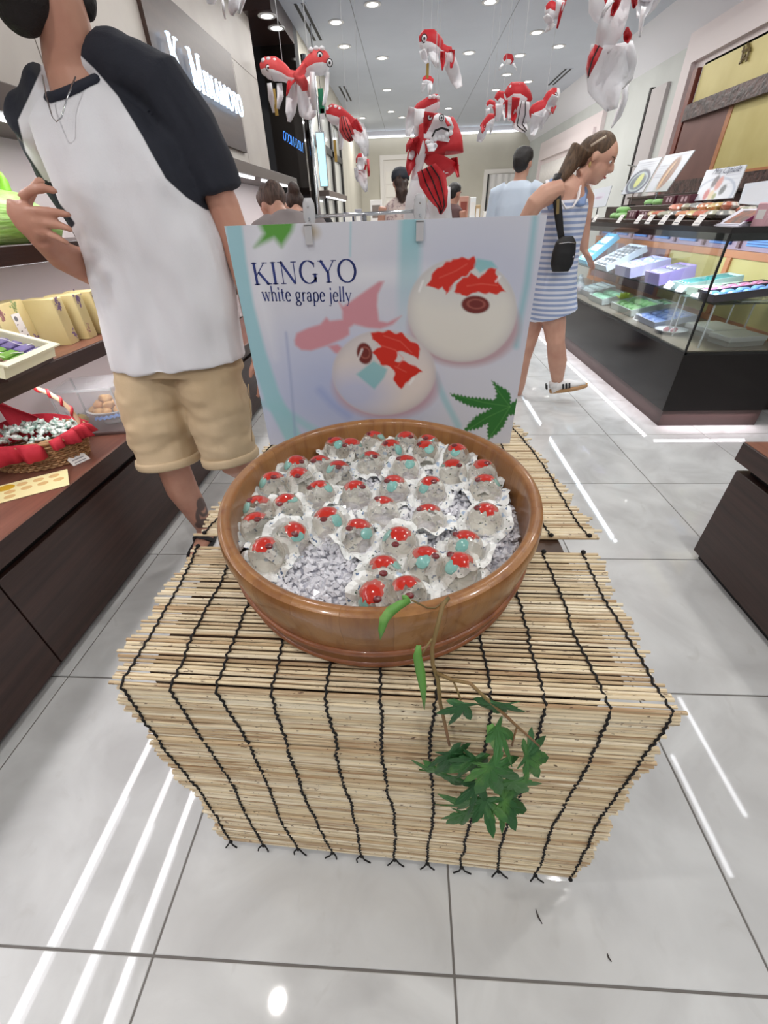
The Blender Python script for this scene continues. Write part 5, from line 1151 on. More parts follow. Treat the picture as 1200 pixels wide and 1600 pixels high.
def blade(pts_px, w_px, nm='leaf'):
    P3 = [bp(*q) for q in pts_px]; vs = []; fs = []; n = len(P3)
    for i, p in enumerate(P3):
        t_ = i/(n-1); w = w_px*scl(p)*math.sin(math.pi*min(1, .12+t_*.88))**.8+.0003; d = (P3[min(i+1, n-1)]-P3[max(i-1, 0)]).normalized(); sd = d.cross(-CF).normalized()
        vs += [p-sd*w, p+(-CF)*w*.35, p+sd*w]
    for i in range(n-1):
        for q in range(2): fs.append((i*3+q, i*3+q+1, i*3+4+q, i*3+3+q))
    me = modmesh(MB().add(vs, fs).mesh('leaf'), [('SOLIDIFY', dict(thickness=.0006))]); me.materials.append(mat('leaf_bright', (96, 150, 66), .5, mix=((150, 190, 110), 20, (1, 1, 1), .5, .7))); me.shade_smooth(); return inst(nm, me, mp)
blade([(641, 938, .335), (625, 945, .325), (610, 955, .318), (600, 968, .312), (596, 985, .306), (594, 1000, .302)], 8)
blade([(640, 938, .336), (632, 934, .338), (628, 930, .34)], 5)
blade([(654, 1008, .29), (652, 1025, .286), (657, 1050, .28), (661, 1075, .272), (663, 1108, .264)], 7)
blade([(765, 1132, .258), (772, 1150, .254), (778, 1165, .252), (782, 1178, .25)], 11)
# ================================================================== poster on its stand
PY = 1.09
ptl, ptr = aty(350, 352, PY), aty(855, 337, PY); px0, px1, pz1, pz0 = ptl.x, ptr.x, (ptl.z+ptr.z)/2, ZT+.004
po = thing('poster', 'printed poster of goldfish jellies reading KINGYO white grape jelly', 'poster', ((px0+px1)/2, PY, pz0))
pcx = (px0+px1)/2
MB().box(px0-pcx, px1-pcx, .0006, .006, 0, pz1-pz0).build('board', mat('foam_board', (232, 234, 238), .5), po)
nxp, nyp = 420, 300
gx = np.linspace(px0, px1, nxp+1); gz = np.linspace(pz1, pz0, nyp+1); GX, GZ = np.meshgrid(gx, gz)
Pw = np.stack([GX.ravel(), np.full(GX.size, PY), GZ.ravel()], 1); D_ = Pw-np.array(CO); zc = D_@np.array(CF)
Ux = 600+FPX*(D_@np.array(CR))/zc; Vx = 800+FPX*(D_@np.array(CD))/zc
def seg_d(pts, u, v):
    d = np.full(u.shape, 1e9)
    for (ax, ay), (bx_, by_) in zip(pts, pts[1:]):
        dx, dy = bx_-ax, by_-ay; t_ = np.clip(((u-ax)*dx+(v-ay)*dy)/(dx*dx+dy*dy+1e-9), 0, 1); d = np.minimum(d, np.hypot(u-ax-t_*dx, v-ay-t_*dy))
    return d
def poly_d(pts, u, v):
    d = seg_d(pts+[pts[0]], u, v); ins = np.zeros(u.shape, bool); n = len(pts)
    for i in range(n):
        (ax, ay), (bx_, by_) = pts[i], pts[(i+1) % n]
        c_ = ((ay > v) != (by_ > v)) & (u < (bx_-ax)*(v-ay)/((by_-ay) or 1e-9)+ax); ins ^= c_
    return np.where(ins, -d, d)
def cz(l): return [(340+x/2.308, 330+y/2.308) for x, y in l]
def cz2(l): return [(380+x/4.615, 380+y/4.615) for x, y in l]
col = np.tile(np.array(lin((212, 214, 222))), (Ux.size, 1))
col = lerp_col(col, np.clip((Vx-340)/330, 0, 1)*.5, (200, 204, 222))
col = lerp_col(col, smooth(ell(Ux, Vx, 520, 620, 110, 90), 120)*.75, (168, 182, 220))
col = lerp_col(col, smooth(ell(Ux, Vx, 760, 430, 120, 90), 110)*.5, (176, 184, 210))
col = lerp_col(col, smooth(ell(Ux, Vx, 580, 430, 90, 14, -.05), 24)*.55, (232, 234, 238))
col = lerp_col(col, smooth(poly_d([(392, 352), (455, 352), (420, 470), (430, 560), (395, 470)], Ux, Vx), 22)*.5, (230, 232, 238))
teal_c = (150, 198, 208)
col = lerp_col(col, smooth(seg_d([(364, 345), (372, 410), (384, 480), (402, 550), (425, 620), (462, 690), (480, 730)], Ux, Vx)-13, 6)*.9, teal_c)
col = lerp_col(col, smooth(seg_d([(400, 628), (440, 640), (478, 664), (520, 690)], Ux, Vx)-6, 8)*.7, teal_c)
col = lerp_col(col, smooth(seg_d([(447, 520), (455, 600), (462, 690)], Ux, Vx)-1.5, 5)*.6, (140, 156, 196))
col = lerp_col(col, smooth(abs(Ux-(642-.03*(Vx-345)))-17, 12)*np.clip(1.15-(Vx-345)/170, 0, 1)*.85, (142, 196, 204))
col = lerp_col(col, smooth(seg_d([(548, 345), (547, 400)], Ux, Vx)-1.5, 3)*.6, teal_c)
col = lerp_col(col, smooth(seg_d([(836, 340), (830, 390), (824, 440), (812, 500), (806, 540)], Ux, Vx)-5, 8)*.75, (140, 190, 200))
col = lerp_col(col, smooth(seg_d([(678, 585), (695, 625), (716, 665)], Ux, Vx)-5, 6)*.7, teal_c)
col = lerp_col(col, smooth(seg_d([(500, 610), (520, 632), (545, 650)], Ux, Vx)-6, 10)*.6, (150, 166, 214))
col = lerp_col(col, smooth(poly_d([(402, 345), (462, 342), (456, 362), (440, 386), (428, 372), (398, 386), (412, 365)], Ux, Vx), 10), (92, 156, 66))
col = lerp_col(col, smooth(ell(Ux, Vx, 487, 362, 12, 10, .6), 12)*.8, (176, 160, 130))
pf = cz2([(370, 700), (385, 650), (470, 610), (555, 585), (600, 535), (625, 560), (715, 550), (715, 490), (690, 425), (720, 455), (760, 430), (830, 380), (980, 275), (1015, 275), (970, 370), (965, 450), (980, 560), (1040, 572), (1140, 525), (1080, 585), (990, 618), (900, 610), (800, 585), (765, 610), (765, 660), (720, 690), (600, 740), (490, 775), (420, 770), (375, 735)])
col = lerp_col(col, smooth(poly_d(pf, Ux, Vx), 5), (206, 146, 156)); col = lerp_col(col, smooth(poly_d(cz2([(610, 740), (680, 730), (735, 770), (710, 805), (660, 790)]), Ux, Vx), 5), (206, 146, 156))
def dome(col, cx, cy, rx, ry, base_c, rim_c, tint=None):
    d = ell(Ux, Vx, cx, cy, rx, ry); m = smooth(d, 4); r = np.clip(1+d/min(rx, ry), 0, 1.3)
    sh = lerp_col(col, smooth(ell(Ux, Vx, cx+3, cy+ry*.30, rx*1.02, ry*.80), 10), rim_c)
    c2 = lerp_col(sh, m, base_c)
    c2 = lerp_col(c2, m*np.clip((r-.72)/.28, 0, 1)**2*.55, (176, 172, 178))
    c2 = lerp_col(c2, m*smooth(ell(Ux, Vx, cx, cy-ry*.55, rx*.75, ry*.4), 40)*.45, (184, 188, 196))
    if tint: c2 = lerp_col(c2, m*smooth(ell(Ux, Vx, cx-rx*.55, cy+ry*.5, rx*.6, ry*.5), 40)*.8, tint)
    return c2
col = dome(col, 722, 484, 85, 81, (222, 220, 212), (186, 160, 168)); col = dome(col, 600, 582, 80, 66, (226, 216, 210), (190, 162, 176), (180, 190, 222))
redc = (204, 48, 34)
for pl_ in ([(755, 268), (790, 205), (850, 172), (930, 166), (932, 200), (890, 235), (862, 248), (822, 302), (812, 270), (795, 282)], [(850, 285), (880, 245), (915, 222), (935, 240), (990, 203), (1005, 205), (1008, 240), (1035, 290), (985, 300), (940, 292), (880, 308)],
            [(552, 440), (600, 432), (660, 440), (705, 470), (733, 500), (722, 535), (690, 512), (650, 505), (640, 540), (700, 548), (735, 578), (700, 600), (662, 642), (640, 622), (635, 570), (590, 548), (560, 512), (590, 485), (560, 465)]):
    col = lerp_col(col, smooth(poly_d(cz(pl_), Ux+1.3*np.sin(Vx*.30)+.8*np.sin(Ux*.2+Vx*.42), Vx+1.3*np.sin(Ux*.28+1)+.8*np.sin(Ux*.4-Vx*.2)), 2.5), redc)
for ln in ([(575, 480), (640, 500), (670, 530), (650, 560)], [(600, 450), (660, 470), (700, 510)], [(640, 560), (680, 580)], [(800, 240), (860, 215), (900, 190)], [(900, 270), (950, 262), (1010, 268)]):
    col = lerp_col(col, smooth(seg_d(cz(ln), Ux, Vx)-.7, 2.)*.5, (232, 120, 104))
for pl_ in ([(925, 200), (935, 170), (990, 180), (1010, 205), (985, 203), (945, 222)], [(500, 588), (562, 540), (612, 570), (600, 600), (565, 642)]): col = lerp_col(col, smooth(poly_d(cz(pl_), Ux, Vx), 4)*.85, (130, 190, 196))
b1c, b2c = cz([(930, 337), (530, 513)])
for (bx_, by_), rx, ry, ro in ((b1c, 22, 14, .05), (b2c, 12, 17, -.2)):
    col = lerp_col(col, smooth(ell(Ux, Vx, bx_, by_, rx, ry, ro), 2.5), (112, 46, 42)); col = lerp_col(col, smooth(abs(ell(Ux, Vx, bx_+1, by_-1, rx*.6, ry*.5, ro))-.8, 2)*.7, (176, 104, 92))
for (hx, hy, hl) in ((655, 455, 16), (560, 560, 14), (775, 440, 8), (640, 600, 8)): col = lerp_col(col, smooth(seg_d([(hx, hy), (hx+6, hy-hl)], Ux, Vx)-1.4, 3)*.7, (248, 248, 248))
lf2 = cz([(835, 657), (880, 664), (905, 670), (950, 674), (1000, 680), (1006, 655), (988, 608), (1020, 632), (1042, 642), (1056, 660), (1058, 692), (1085, 675), (1083, 700), (1078, 735), (1050, 736), (1035, 770), (1012, 800), (975, 826), (972, 790), (975, 765), (940, 785), (885, 795), (905, 765), (932, 738), (985, 712), (950, 712), (905, 702), (860, 680)])
col = lerp_col(col, smooth(poly_d(lf2, Ux+1.1*np.sin(Vx*1.1), Vx+1.1*np.sin(Ux*1.1)), 2.5), (46, 112, 52))
for ln in ([(1055, 705), (960, 690), (850, 662)], [(1055, 705), (1020, 660), (992, 615)], [(1055, 705), (970, 745), (900, 790)], [(1055, 705), (1020, 760), (978, 820)]): col = lerp_col(col, smooth(seg_d(cz(ln), Ux, Vx)-.6, 1.8)*.5, (96, 160, 84))
vsp = np.stack([GX.ravel()-pcx, np.zeros(GX.size), GZ.ravel()-pz0], 1)
ii, jj = np.meshgrid(np.arange(nyp), np.arange(nxp), indexing='ij'); a_ = (ii*(nxp+1)+jj).ravel(); quads = np.stack([a_, a_+nxp+1, a_+nxp+2, a_+1], 1)
me = bpy.data.meshes.new('print'); me.from_pydata(vsp.tolist(), [], quads.tolist()); me.materials.append(vcol_mat('poster_print', .42, spec=.35)); setattr_c(me, 'paint', col); inst('print', me, po)
navy = mat('print_navy', (44, 58, 124), .5)
def poster_text(s, a_px, b_px, hpx, bold, track=0.):
    a3, b3_ = aty(*a_px, PY), aty(*b_px, PY); X = b3_-a3; h = hpx*(aty(a_px[0], a_px[1]-10, PY)-a3).length/10
    _, w = text_mb(s, 1., (0, 0, 0), (1, 0, 0), (0, 0, 1), track=track); O = a3-po.location+Vector((0, -.0006, 0))
    mb, w2 = text_mb(s, h, (0, 0, 0), (1, 0, 0), (0, 0, 1), bold=bold, track=track); o = mb.build('lettering', navy, po); k = X.length/w2
    ax = X.normalized(); M_ = Matrix((ax, Vector((0, 1, 0)), Vector((-ax.z, 0, ax.x)))).transposed().to_4x4(); o.matrix_local = Matrix.Translation(O) @ M_ @ Matrix.Diagonal((k, 1, 1, 1))
poster_text('KINGYO', (398, 445), (560, 440), 33, .95, .06)
poster_text('white grape jelly', (411, 470), (550, 471), 30, 1.25, .03)
# stand
st = thing('poster_stand', 'chrome poster stand with two clear clips behind the poster', 'stand', (pcx, PY+.03, ZT))
clipm = mat('clear_plastic', (206, 206, 208), .15, alpha=.8, spec=.6)
c1, c2 = aty(484, 340, PY+.03), aty(656, 330, PY+.03); bs = st.location
zr = aty(570, 336, PY+.03).z
MB().tube([Vector((c1.x-.01, PY+.03, zr))-bs, Vector((c2.x+.014, PY+.03, zr+.004))-bs], .0038, 10).build('rod', chrome, st, True)
xm = (c1.x+c2.x)/2-bs.x
MB().tube([(xm, 0, .012), (xm, 0, zr-ZT)], .005, 10).build('pole', chrome, st, True); MB().bbox(xm-.1, xm+.1, -.02, .09, .001, .012, .003).build('base', chrome, st)
for c_ in (c1, c2):
    x = c_.x-bs.x; z = zr-ZT
    k = MB().rings([(x, -.0, z-.03, .011, .007), (x, 0, z-.012, .011, .007), (x, 0, z+.0, .014, .009), (x, 0, z+.024, .013, .008), (x, 0, z+.034, .008, .006)], 14).build('clip', clipm, st, True)
    MB().box(x-.008, x+.008, -.036, -.0315, z-.05, z-.014).box(x-.008, x+.008, -.036, .0, z-.016, z-.012).build('clip_jaw', clipm, k)
    MB().ball((x, -.009, z-.004), .003, 8, 6).ball((x, -.009, z+.018), .002, 8, 6).build('screw', chrome, k)
# ================================================================== people
skin1 = mat('skin_warm', (196, 146, 124), .5, sss=.05, mix=((180, 126, 106), 9, (1, 1, 1), .4, .7))
skin2 = mat('skin_light', (206, 160, 138), .5, sss=.05, mix=((192, 142, 122), 9, (1, 1, 1), .4, .7))
def hand(mb, w, fdir, side, nrm, L=.18, curl=.3, spread=.12):
    """w wrist, fdir finger direction, side toward the thumb, nrm palm normal"""
    f, s, n = Vector(fdir).normalized(), Vector(side).normalized(), Vector(nrm).normalized(); pl = L*.52
    mb.tube([w, w+f*pl*.35, w+f*pl*.8, w+f*pl], [(L*.15, L*.12), (L*.2, L*.11), (L*.235, L*.1), (L*.2, L*.07)], 10)
    # flatten: four fingers and a thumb
    for k, (o, l) in enumerate(((.17, .40), (.06, .46), (-.06, .43), (-.165, .33))):
        b0 = w+f*pl*.9+s*o*L; d = (f+s*o*spread*4).normalized(); l *= L; c = curl*(1+.25*k)
        d1 = (d+n*c*.5).normalized(); d2 = (d+n*c*1.3).normalized(); d3 = (d+n*c*2.2).normalized(); p1_ = b0+d1*l*.42; p2_ = p1_+d2*l*.33; p3_ = p2_+d3*l*.27
        mb.tube([b0-f*.02, b0, p1_, p2_, p3_], [L*.055, L*.054, L*.05, L*.046, L*.034], 8)
    t0 = w+f*pl*.3+s*L*.15; t1 = t0+(s*.75+f*.7).normalized()*L*.2+n*L*.05; t2 = t1+(s*.35+f*.9+n*.2).normalized()*L*.17
    mb.tube([t0-s*.02, t0, t1, t2], [L*.07, L*.07, L*.058, L*.04], 8)
def head_shape(mb, c, f, up, k=1.):
    """skull, jaw, nose, ears; c centre, f facing, up"""
    f, up = Vector(f).normalized(), Vector(up); up = (up-f*up.dot(f)).normalized(); s = f.cross(up)
    M_ = Matrix((s, f, up)).transposed().to_4x4()
    mb.ball(c+up*.03*k-f*.008*k, (.074*k, .096*k, .086*k), 20, 14, M_); mb.ball(c-up*.035*k+f*.02*k, (.058*k, .07*k, .075*k), 18, 12, M_)
    mb.ball(c-up*.082*k+f*.052*k, (.03*k, .026*k, .022*k), 12, 8, M_)                         # chin
    mb.tube([c+up*.018*k+f*.086*k, c-up*.012*k+f*.104*k, c-up*.022*k+f*.092*k], [.009*k, .013*k, .012*k], 8)    # nose
    for q in (-1, 1): mb.ball(c+s*q*.074*k-up*.005*k-f*.012*k, (.01*k, .02*k, .031*k), 10, 8, M_)          # ears
    mb.ball(c-up*.052*k+f*.082*k, (.022*k, .01*k, .009*k), 10, 6, M_)                          # lips
    return s, f, up
eye_w = mat('eye_white', (232, 228, 224), .2); eye_d = mat('eye_dark', (46, 34, 30), .2); lip = mat('lips', (176, 96, 92), .45)
def face_bits(par_, c, s, f, up, k=1., brow=None):
    for q in (-1, 1):
        e = MB().ball(c+s*q*.031*k+up*.012*k+f*.072*k, .0085*k, 10, 8).build('eye', eye_w, par_, True); MB().ball(c+s*q*.031*k+up*.011*k+f*.0775*k, .0046*k, 8, 6).build('iris', eye_d, e, True)
        if brow: MB().tube([c+s*q*.017*k+up*.03*k+f*.086*k, c+s*q*.034*k+up*.035*k+f*.082*k, c+s*q*.05*k+up*.03*k+f*.07*k], .0032*k, 6).build('eyebrow', brow, par_, True)
    MB().tube([c-s*.02*k-up*.052*k+f*.088*k, c-up*.0515*k+f*.0935*k, c+s*.02*k-up*.052*k+f*.088*k], [.003*k, .006*k, .003*k], 8).build('mouth', lip, par_, True)
def crumple(me, amp, sc, stretch=(1, 1, 1)):
    co = coords(me); nn = np.empty(len(co)*3); me.vertices.foreach_get('normal', nn); nn = nn.reshape(-1, 3)
    d = np.array([mnoise.noise(Vector((c[0]*sc*stretch[0], c[1]*sc*stretch[1], c[2]*sc*stretch[2]))) for c in co]); setco(me, co+nn*d[:, None]*amp)
# ------------------------------------------------------------------ the man at the left
man = thing('person', 'man in white and navy raglan shirt and khaki shorts, hand raised', 'person', (-.86, 1.45, 0))
MO = Vector(man.location)
def A(u, v, y): return aty(u, v, y)-MO
body = MB()
hc = A(26, -88, 1.40); ff = (A(10, 5, 1.28)-A(62, -30, 1.41)); fdir = Vector((-.55, -.8, -.12))
s_, f_, u_ = head_shape(body, hc, fdir, (.18, 0, 1), 1.06)
body.tube([A(62, -60, 1.42), A(90, 0, 1.43), A(106, 58, 1.44), A(112, 100, 1.45), A(134, 150, 1.46)], [.055, .056, .058, .062, .08], 14)
body.rings([(.06, .0, .84, .17, .10), (.06, .0, 1.0, .16, .095), (.06, .0, 1.2, .175, .10), (.05, .0, 1.36, .18, .1), (.05, .0, 1.44, .13, .07)], 20)
# his left arm (right in the picture), hanging
body.tube([A(262, 140, 1.46), A(300, 210, 1.47), A(348, 320, 1.48), A(370, 380, 1.48), A(389, 450, 1.46), A(404, 540, 1.44)], [.045, .042, .048, .046, .04, .03], 12)
w_ = A(405, 545, 1.44); hand(body, w_, (.0, -.05, -1), (-.2, -.9, 0), (-1, .1, 0), .18, .25)
# his right arm (left in the picture), forearm raised across
body.tube([A(52, 190, 1.50), A(104, 280, 1.62), A(170, 395, 1.62), A(190, 436, 1.57)], [.058, .054, .047, .045], 12)
body.tube([A(190, 436, 1.57), A(145, 422, 1.45), A(95, 398, 1.34), A(62, 368, 1.26)], [.045, .047, .041, .031], 12)
# the raised hand: palm, four fingers pointing right, thumb up
Hy = 1.25
body.tube([A(64, 370, 1.262), A(48, 350, Hy), A(36, 333, Hy-.004), A(34, 318, Hy-.005)], [(.033, .024), (.042, .024), (.042, .022), (.034, .018)], 12)
for pts, rad in ((((34, 308, 1.245), (52, 296, 1.235), (72, 294, 1.228), (88, 299, 1.225)), .0105), (((36, 330, 1.24), (60, 329, 1.225), (86, 331, 1.22), (110, 336, 1.222)), .0102), (((42, 346, 1.24), (66, 347, 1.226), (92, 352, 1.222), (113, 359, 1.225)), .0098), (((50, 362, 1.245), (70, 364, 1.232), (92, 372, 1.228), (108, 381, 1.23)), .0088), (((40, 318, 1.262), (50, 300, 1.27), (60, 287, 1.272), (66, 279, 1.272)), .0115)):
    P_ = [A(*q) for q in pts]; body.tube(P_, [rad*1.15, rad*1.05, rad, rad*.8], 9)
# legs
body.tube([A(235, 590, 1.43), A(252, 670, 1.40), A(268, 722, 1.38), A(285, 765, 1.41), A(304, 795, 1.445), A(318, 822, 1.46)], [.09, .078, .06, .062, .052, .037], 12)
body.tube([A(325, 590, 1.43), A(345, 660, 1.40), A(366, 722, 1.40), A(384, 732, 1.52), A(392, 735, 1.66), A(395, 745, 1.80)], [.09, .078, .06, .058, .05, .036], 12)
an = A(318, 822, 1.46); body.tube([an, an+Vector((0, -.0, -.045)), an+Vector((.0, -.06, -.062)), an+Vector((.0, -.16, -.07))], [.036, .042, .036, .024], 10)
an2 = A(395, 745, 1.80); body.tube([an2, an2+Vector((0, .04, -.03)), an2+Vector((0, .05, -.12)), an2+Vector((0, .03, -.19))], [.036, .042, .036, .022], 10)
tat = prj(A(338, 800, 1.40)+MO)
mskin = mat('skin_tattooed', (194, 144, 122), .5, sss=.05, mix=((178, 124, 104), 9, (1, 1, 1), .4, .7))
bme = fuse(body, .0065, 3, mskin); inst('body', bme, man)
co = coords(bme)+np.array(MO)
D2 = co-np.array(CO); zc2 = D2@np.array(CF); uu, vv = 600+FPX*(D2@np.array(CR))/zc2, 800+FPX*(D2@np.array(CD))/zc2
front = (co[:, 1] < 1.47)
dd = np.minimum(np.minimum(ell(uu, vv, 314, 788, 7, 11), np.abs(ell(uu, vv, 321, 803, 12, 16, .3))-3.2), np.minimum(ell(uu, vv, 316, 818, 12, 7, -.3), np.abs(ell(uu, vv, 318, 796, 6, 9))-2))
dd = np.where(front & (vv > 770), -dd, -20.)
setattr_f(bme, 'ink', dd*.002)
nt = mskin.node_tree; b = nt.nodes['Principled BSDF']; at = nt.nodes.new('ShaderNodeAttribute'); at.attribute_name = 'ink'
mr = nt.nodes.new('ShaderNodeMapRange'); mr.inputs[1].default_value = -.002; mr.inputs[2].default_value = .002; mr.inputs[4].default_value = .85
mx = nt.nodes.new('ShaderNodeMix'); mx.data_type = 'RGBA'; old = b.inputs['Base Color'].links[0].from_socket
nt.links.new(at.outputs['Fac'], mr.inputs[0]); nt.links.new(mr.outputs[0], mx.inputs[0]); nt.links.new(old, mx.inputs[6]); mx.inputs[7].default_value = (*lin((58, 54, 56)), 1); nt.links.new(mx.outputs[2], b.inputs['Base Color'])
face_bits(man, hc, s_, f_, u_, 1.06, mat('beard_black', (26, 21, 22), .7, bump=(90, .5, (1, 1, 1))))
# shirt
sh = MB()
sh.rings([(.055, .0, .815, .232, .150, 0, .05, .0), (.065, .0, .90, .222, .146), (.09, .0, 1.05, .208, .140), (.094, -.002, 1.18, .200, .140), (.08, -.004, 1.30, .198, .142), (.064, 0, 1.38, .200, .130), (.038, .0, 1.44, .175, .105), (.024, .0, 1.485, .112, .082, 0, .12, .2), (.018, 0, 1.508, .080, .072, 0, .2, .36)], 32)
sh.tube([A(128, 100, 1.45), A(165, 98, 1.455), A(205, 112, 1.458)], [.045, .055, .065], 14)
sh.tube([A(205, 105, 1.455), A(250, 130, 1.46), A(298, 205, 1.47), A(326, 262, 1.475), A(341, 300, 1.48)], [.06, .08, .078, .072, .072], 16)
sh.tube([A(90, 140, 1.47), A(52, 188, 1.50), A(104, 278, 1.62), A(152, 362, 1.62)], [.06, .076, .074, .070], 16)
sme = fuse(sh, .007, 4)
crumple(sme, .020, 6.5, (1.7, 1, .36)); crumple(sme, .007, 17, (1.3, 1, .5))
co = coords(sme)+np.array(MO); D2 = co-np.array(CO); zc2 = D2@np.array(CF); uu, vv = 600+FPX*(D2@np.array(CR))/zc2, 800+FPX*(D2@np.array(CD))/zc2
fold = np.zeros(len(co))
for pl_, am, wd_ in (([(150, 385), (190, 470), (240, 570)], .012, 7), ([(186, 405), (225, 490), (268, 578)], .011, 6), ([(118, 320), (140, 380), (165, 440)], .009, 6), ([(300, 340), (330, 420), (352, 520)], .009, 7), ([(225, 230), (262, 290), (300, 335)], .010, 6), ([(120, 130), (135, 230), (150, 330)], .006, 8), ([(215, 520), (222, 560), (226, 580)], .008, 5), ([(255, 150), (280, 210), (308, 290)], .008, 6), ([(225, 120), (250, 190), (275, 255)], .007, 5), ([(170, 260), (200, 340), (235, 420)], .006, 8)):
    d_ = seg_d(pl_, uu, vv); t_ = np.clip((vv-pl_[0][1])/(pl_[-1][1]-pl_[0][1]), 0, 1); w2 = wd_*(1.2+.9*t_); fold += .62*am*np.sin(np.pi*t_)**.8*(np.exp(-(d_/w2)**2)-.45*np.exp(-((d_-2*w2)/w2)**2))
nn_ = np.empty(len(co)*3); sme.vertices.foreach_get('normal', nn_); nn_ = nn_.reshape(-1, 3); setco(sme, coords(sme)+nn_*(fold*(co[:, 1] < 1.5))[:, None])
nR = [(110, 72), (148, 108), (184, 150), (222, 212), (258, 280), (290, 308), (322, 328), (440, 340), (440, -60), (150, -60)]
nL = [(64, 110), (46, 150), (28, 188), (40, 236), (92, 316), (118, 350), (40, 420), (-120, 300), (-60, 40), (62, 60)]
dn = -np.minimum(poly_d(nR, uu, vv), poly_d(nL, uu, vv))*.0022
dn = np.where((co[:, 1] > 1.545) & (uu < 200) & (vv < 370), .01, dn)
setattr_f(sme, 'navy', dn); sme.materials.append(attr_mat('raglan_cotton', 'navy', (226, 226, 230), (30, 33, 44), .85, .001, bump=(220, .12, (1, 1, 1)))); inst('shirt', sme, man)
nb = A(112, 88, 1.452)
ax = (A(150, 60, 1.44)-A(75, -20, 1.42)).normalized()
cpts = []
p0 = Vector((.018, .0, 1.508))
for i in range(33):
    g = 2*math.pi*i/32; cpts.append(p0+Vector((.079*math.cos(g), .072*math.sin(g), .016*math.cos(g)+.028*math.sin(g))))
MB().tube(cpts, [(.012, .009)]*33, 8, caps=False).build('collar', mat('navy_rib', (34, 37, 50), .85), man, True)
MB().tube([A(66, 118, 1.385), A(72, 150, 1.33), A(82, 184, 1.298), A(88, 190, 1.296), A(96, 184, 1.298), A(106, 150, 1.33), A(118, 120, 1.37)], .0016, 6).build('necklace', chrome, man, True)
# shorts
so = MB()
so.rings([(.06, .0, .79, .205, .132), (.06, .0, .86, .195, .12), (.06, 0, .90, .18, .11)], 28)
so.tube([A(236, 575, 1.445), A(242, 630, 1.42), A(252, 675, 1.40), A(264, 719, 1.38)], [.122, .120, .116, .114], 22)
so.tube([A(326, 575, 1.445), A(338, 630, 1.42), A(348, 675, 1.40), A(360, 714, 1.385)], [.118, .112, .108, .104], 22)
som = fuse(so, .008, 3, mat('khaki', (200, 178, 146), .85, mix=((182, 158, 124), 5, (1, 1, .6), .35, .7), bump=(240, .1, (1, 1, 1))))
crumple(som, .014, 9, (.6, .6, 1.5)); crumple(som, .006, 22, (.6, .6, 1.6)); inst('shorts', som, man)
for pa, pb, r_ in ((A(262, 711, 1.383), A(266, 723, 1.378), .119), (A(358, 706, 1.387), A(362, 718, 1.383), .109)):
    MB().tube([pa, pa.lerp(pb, .3), pa.lerp(pb, .8), pb], [r_*.97, r_, r_, r_*.97], 28).build('cuff', MATS['khaki'], man, True)
MB().tube([A(388, 600, 1.36), A(392, 650, 1.36), A(394, 690, 1.36)], .0015, 5).build('seam', mat('khaki_seam', (176, 148, 110), .85), man, True)
bd_ = MB(); bd_.ball(hc+u_*-.06+f_*.03, (.072, .074, .066), 18, 12).ball(hc-u_*.098+f_*.05, (.046, .046, .04), 14, 10)
inst('beard', fuse(bd_, .008, 3, MATS['beard_black']), man)
hr = MB(); hr.ball(hc+u_*.055-f_*.022, (.09, .09, .085), 20, 14).ball(hc-f_*.06+u_*.0, (.07, .05, .075), 16, 12).ball(A(122, -22, 1.47), (.034, .034, .06), 14, 10); inst('hair', fuse(hr, .009, 3, MATS['beard_black']), man)
fr0 = an+Vector((0, -.06, -.075)); MB().rings([(fr0.x, fr0.y, .0, .046, .12), (fr0.x, fr0.y, .018, .045, .118)], 20).build('sandal', mat('sandal_black', (30, 30, 34), .6), man, True)
MB().tube([fr0+Vector((-.045, .03, .012)), fr0+Vector((-.02, 0, .06)), fr0+Vector((.02, 0, .06)), fr0+Vector((.045, .03, .012))], [(.012, .004)]*4, 6).build('sandal_strap', MATS['sandal_black'], man, True)
# ------------------------------------------------------------------ the woman at the case
wo = thing('person', 'woman in blue striped sleeveless dress bending over the glass case', 'person', (1.0, 3.2, 0)); WO = Vector(wo.location)
def B(u, v, y=3.2): return aty(u, v, y)-WO
wb_ = MB(); whc = B(934, 250, 3.20)
ws, wf, wu = head_shape(wb_, whc, (.80, -.42, -.42), (.40, .05, 1), 1.0)
wb_.tube([B(905, 280), B(918, 272), B(926, 262)], [.056, .05, .05], 12)
wb_.tube([B(858, 470), B(862, 430), B(872, 375), B(882, 325), B(892, 296), B(903, 284)], [(.13, .11), (.12, .1), (.115, .09), (.125, .09), (.10, .08), (.06, .06)], 16)
wb_.tube([B(876, 296, 3.08), B(850, 306, 3.06), B(836, 318, 3.05), B(818, 350, 3.08), B(812, 400, 3.08), B(812, 432, 3.06)], [.055, .058, .052, .045, .038, .028], 12)
hand(wb_, B(812, 432, 3.06), (.2, -.1, -1), (.3, -1, 0), (1, 0, 0), .16, .3)
wb_.tube([B(905, 292, 3.34), B(916, 312, 3.36), B(912, 352, 3.34), B(912, 390, 3.30)], [.05, .05, .042, .028], 12); hand(wb_, B(912, 390, 3.30), (.6, -.1, -.7), (.2, -1, 0), (0, 0, -1), .16, .35)
wb_.tube([B(862, 470, 3.19), B(866, 505, 3.165), B(868, 535, 3.13), B(871, 565, 3.15), B(871, 598, 3.17)], [.084, .078, .062, .066, .038], 14)
wb_.tube([B(840, 470, 3.27), B(828, 520, 3.28), B(818, 560, 3.30), B(810, 600, 3.33), B(808, 618, 3.34)], [.085, .07, .054, .054, .034], 14)
inst('body', fuse(wb_, .0075, 3, skin2), wo)
face_bits(wo, whc, ws, wf, wu, 1.0, mat('brow_brown', (110, 82, 62), .7))
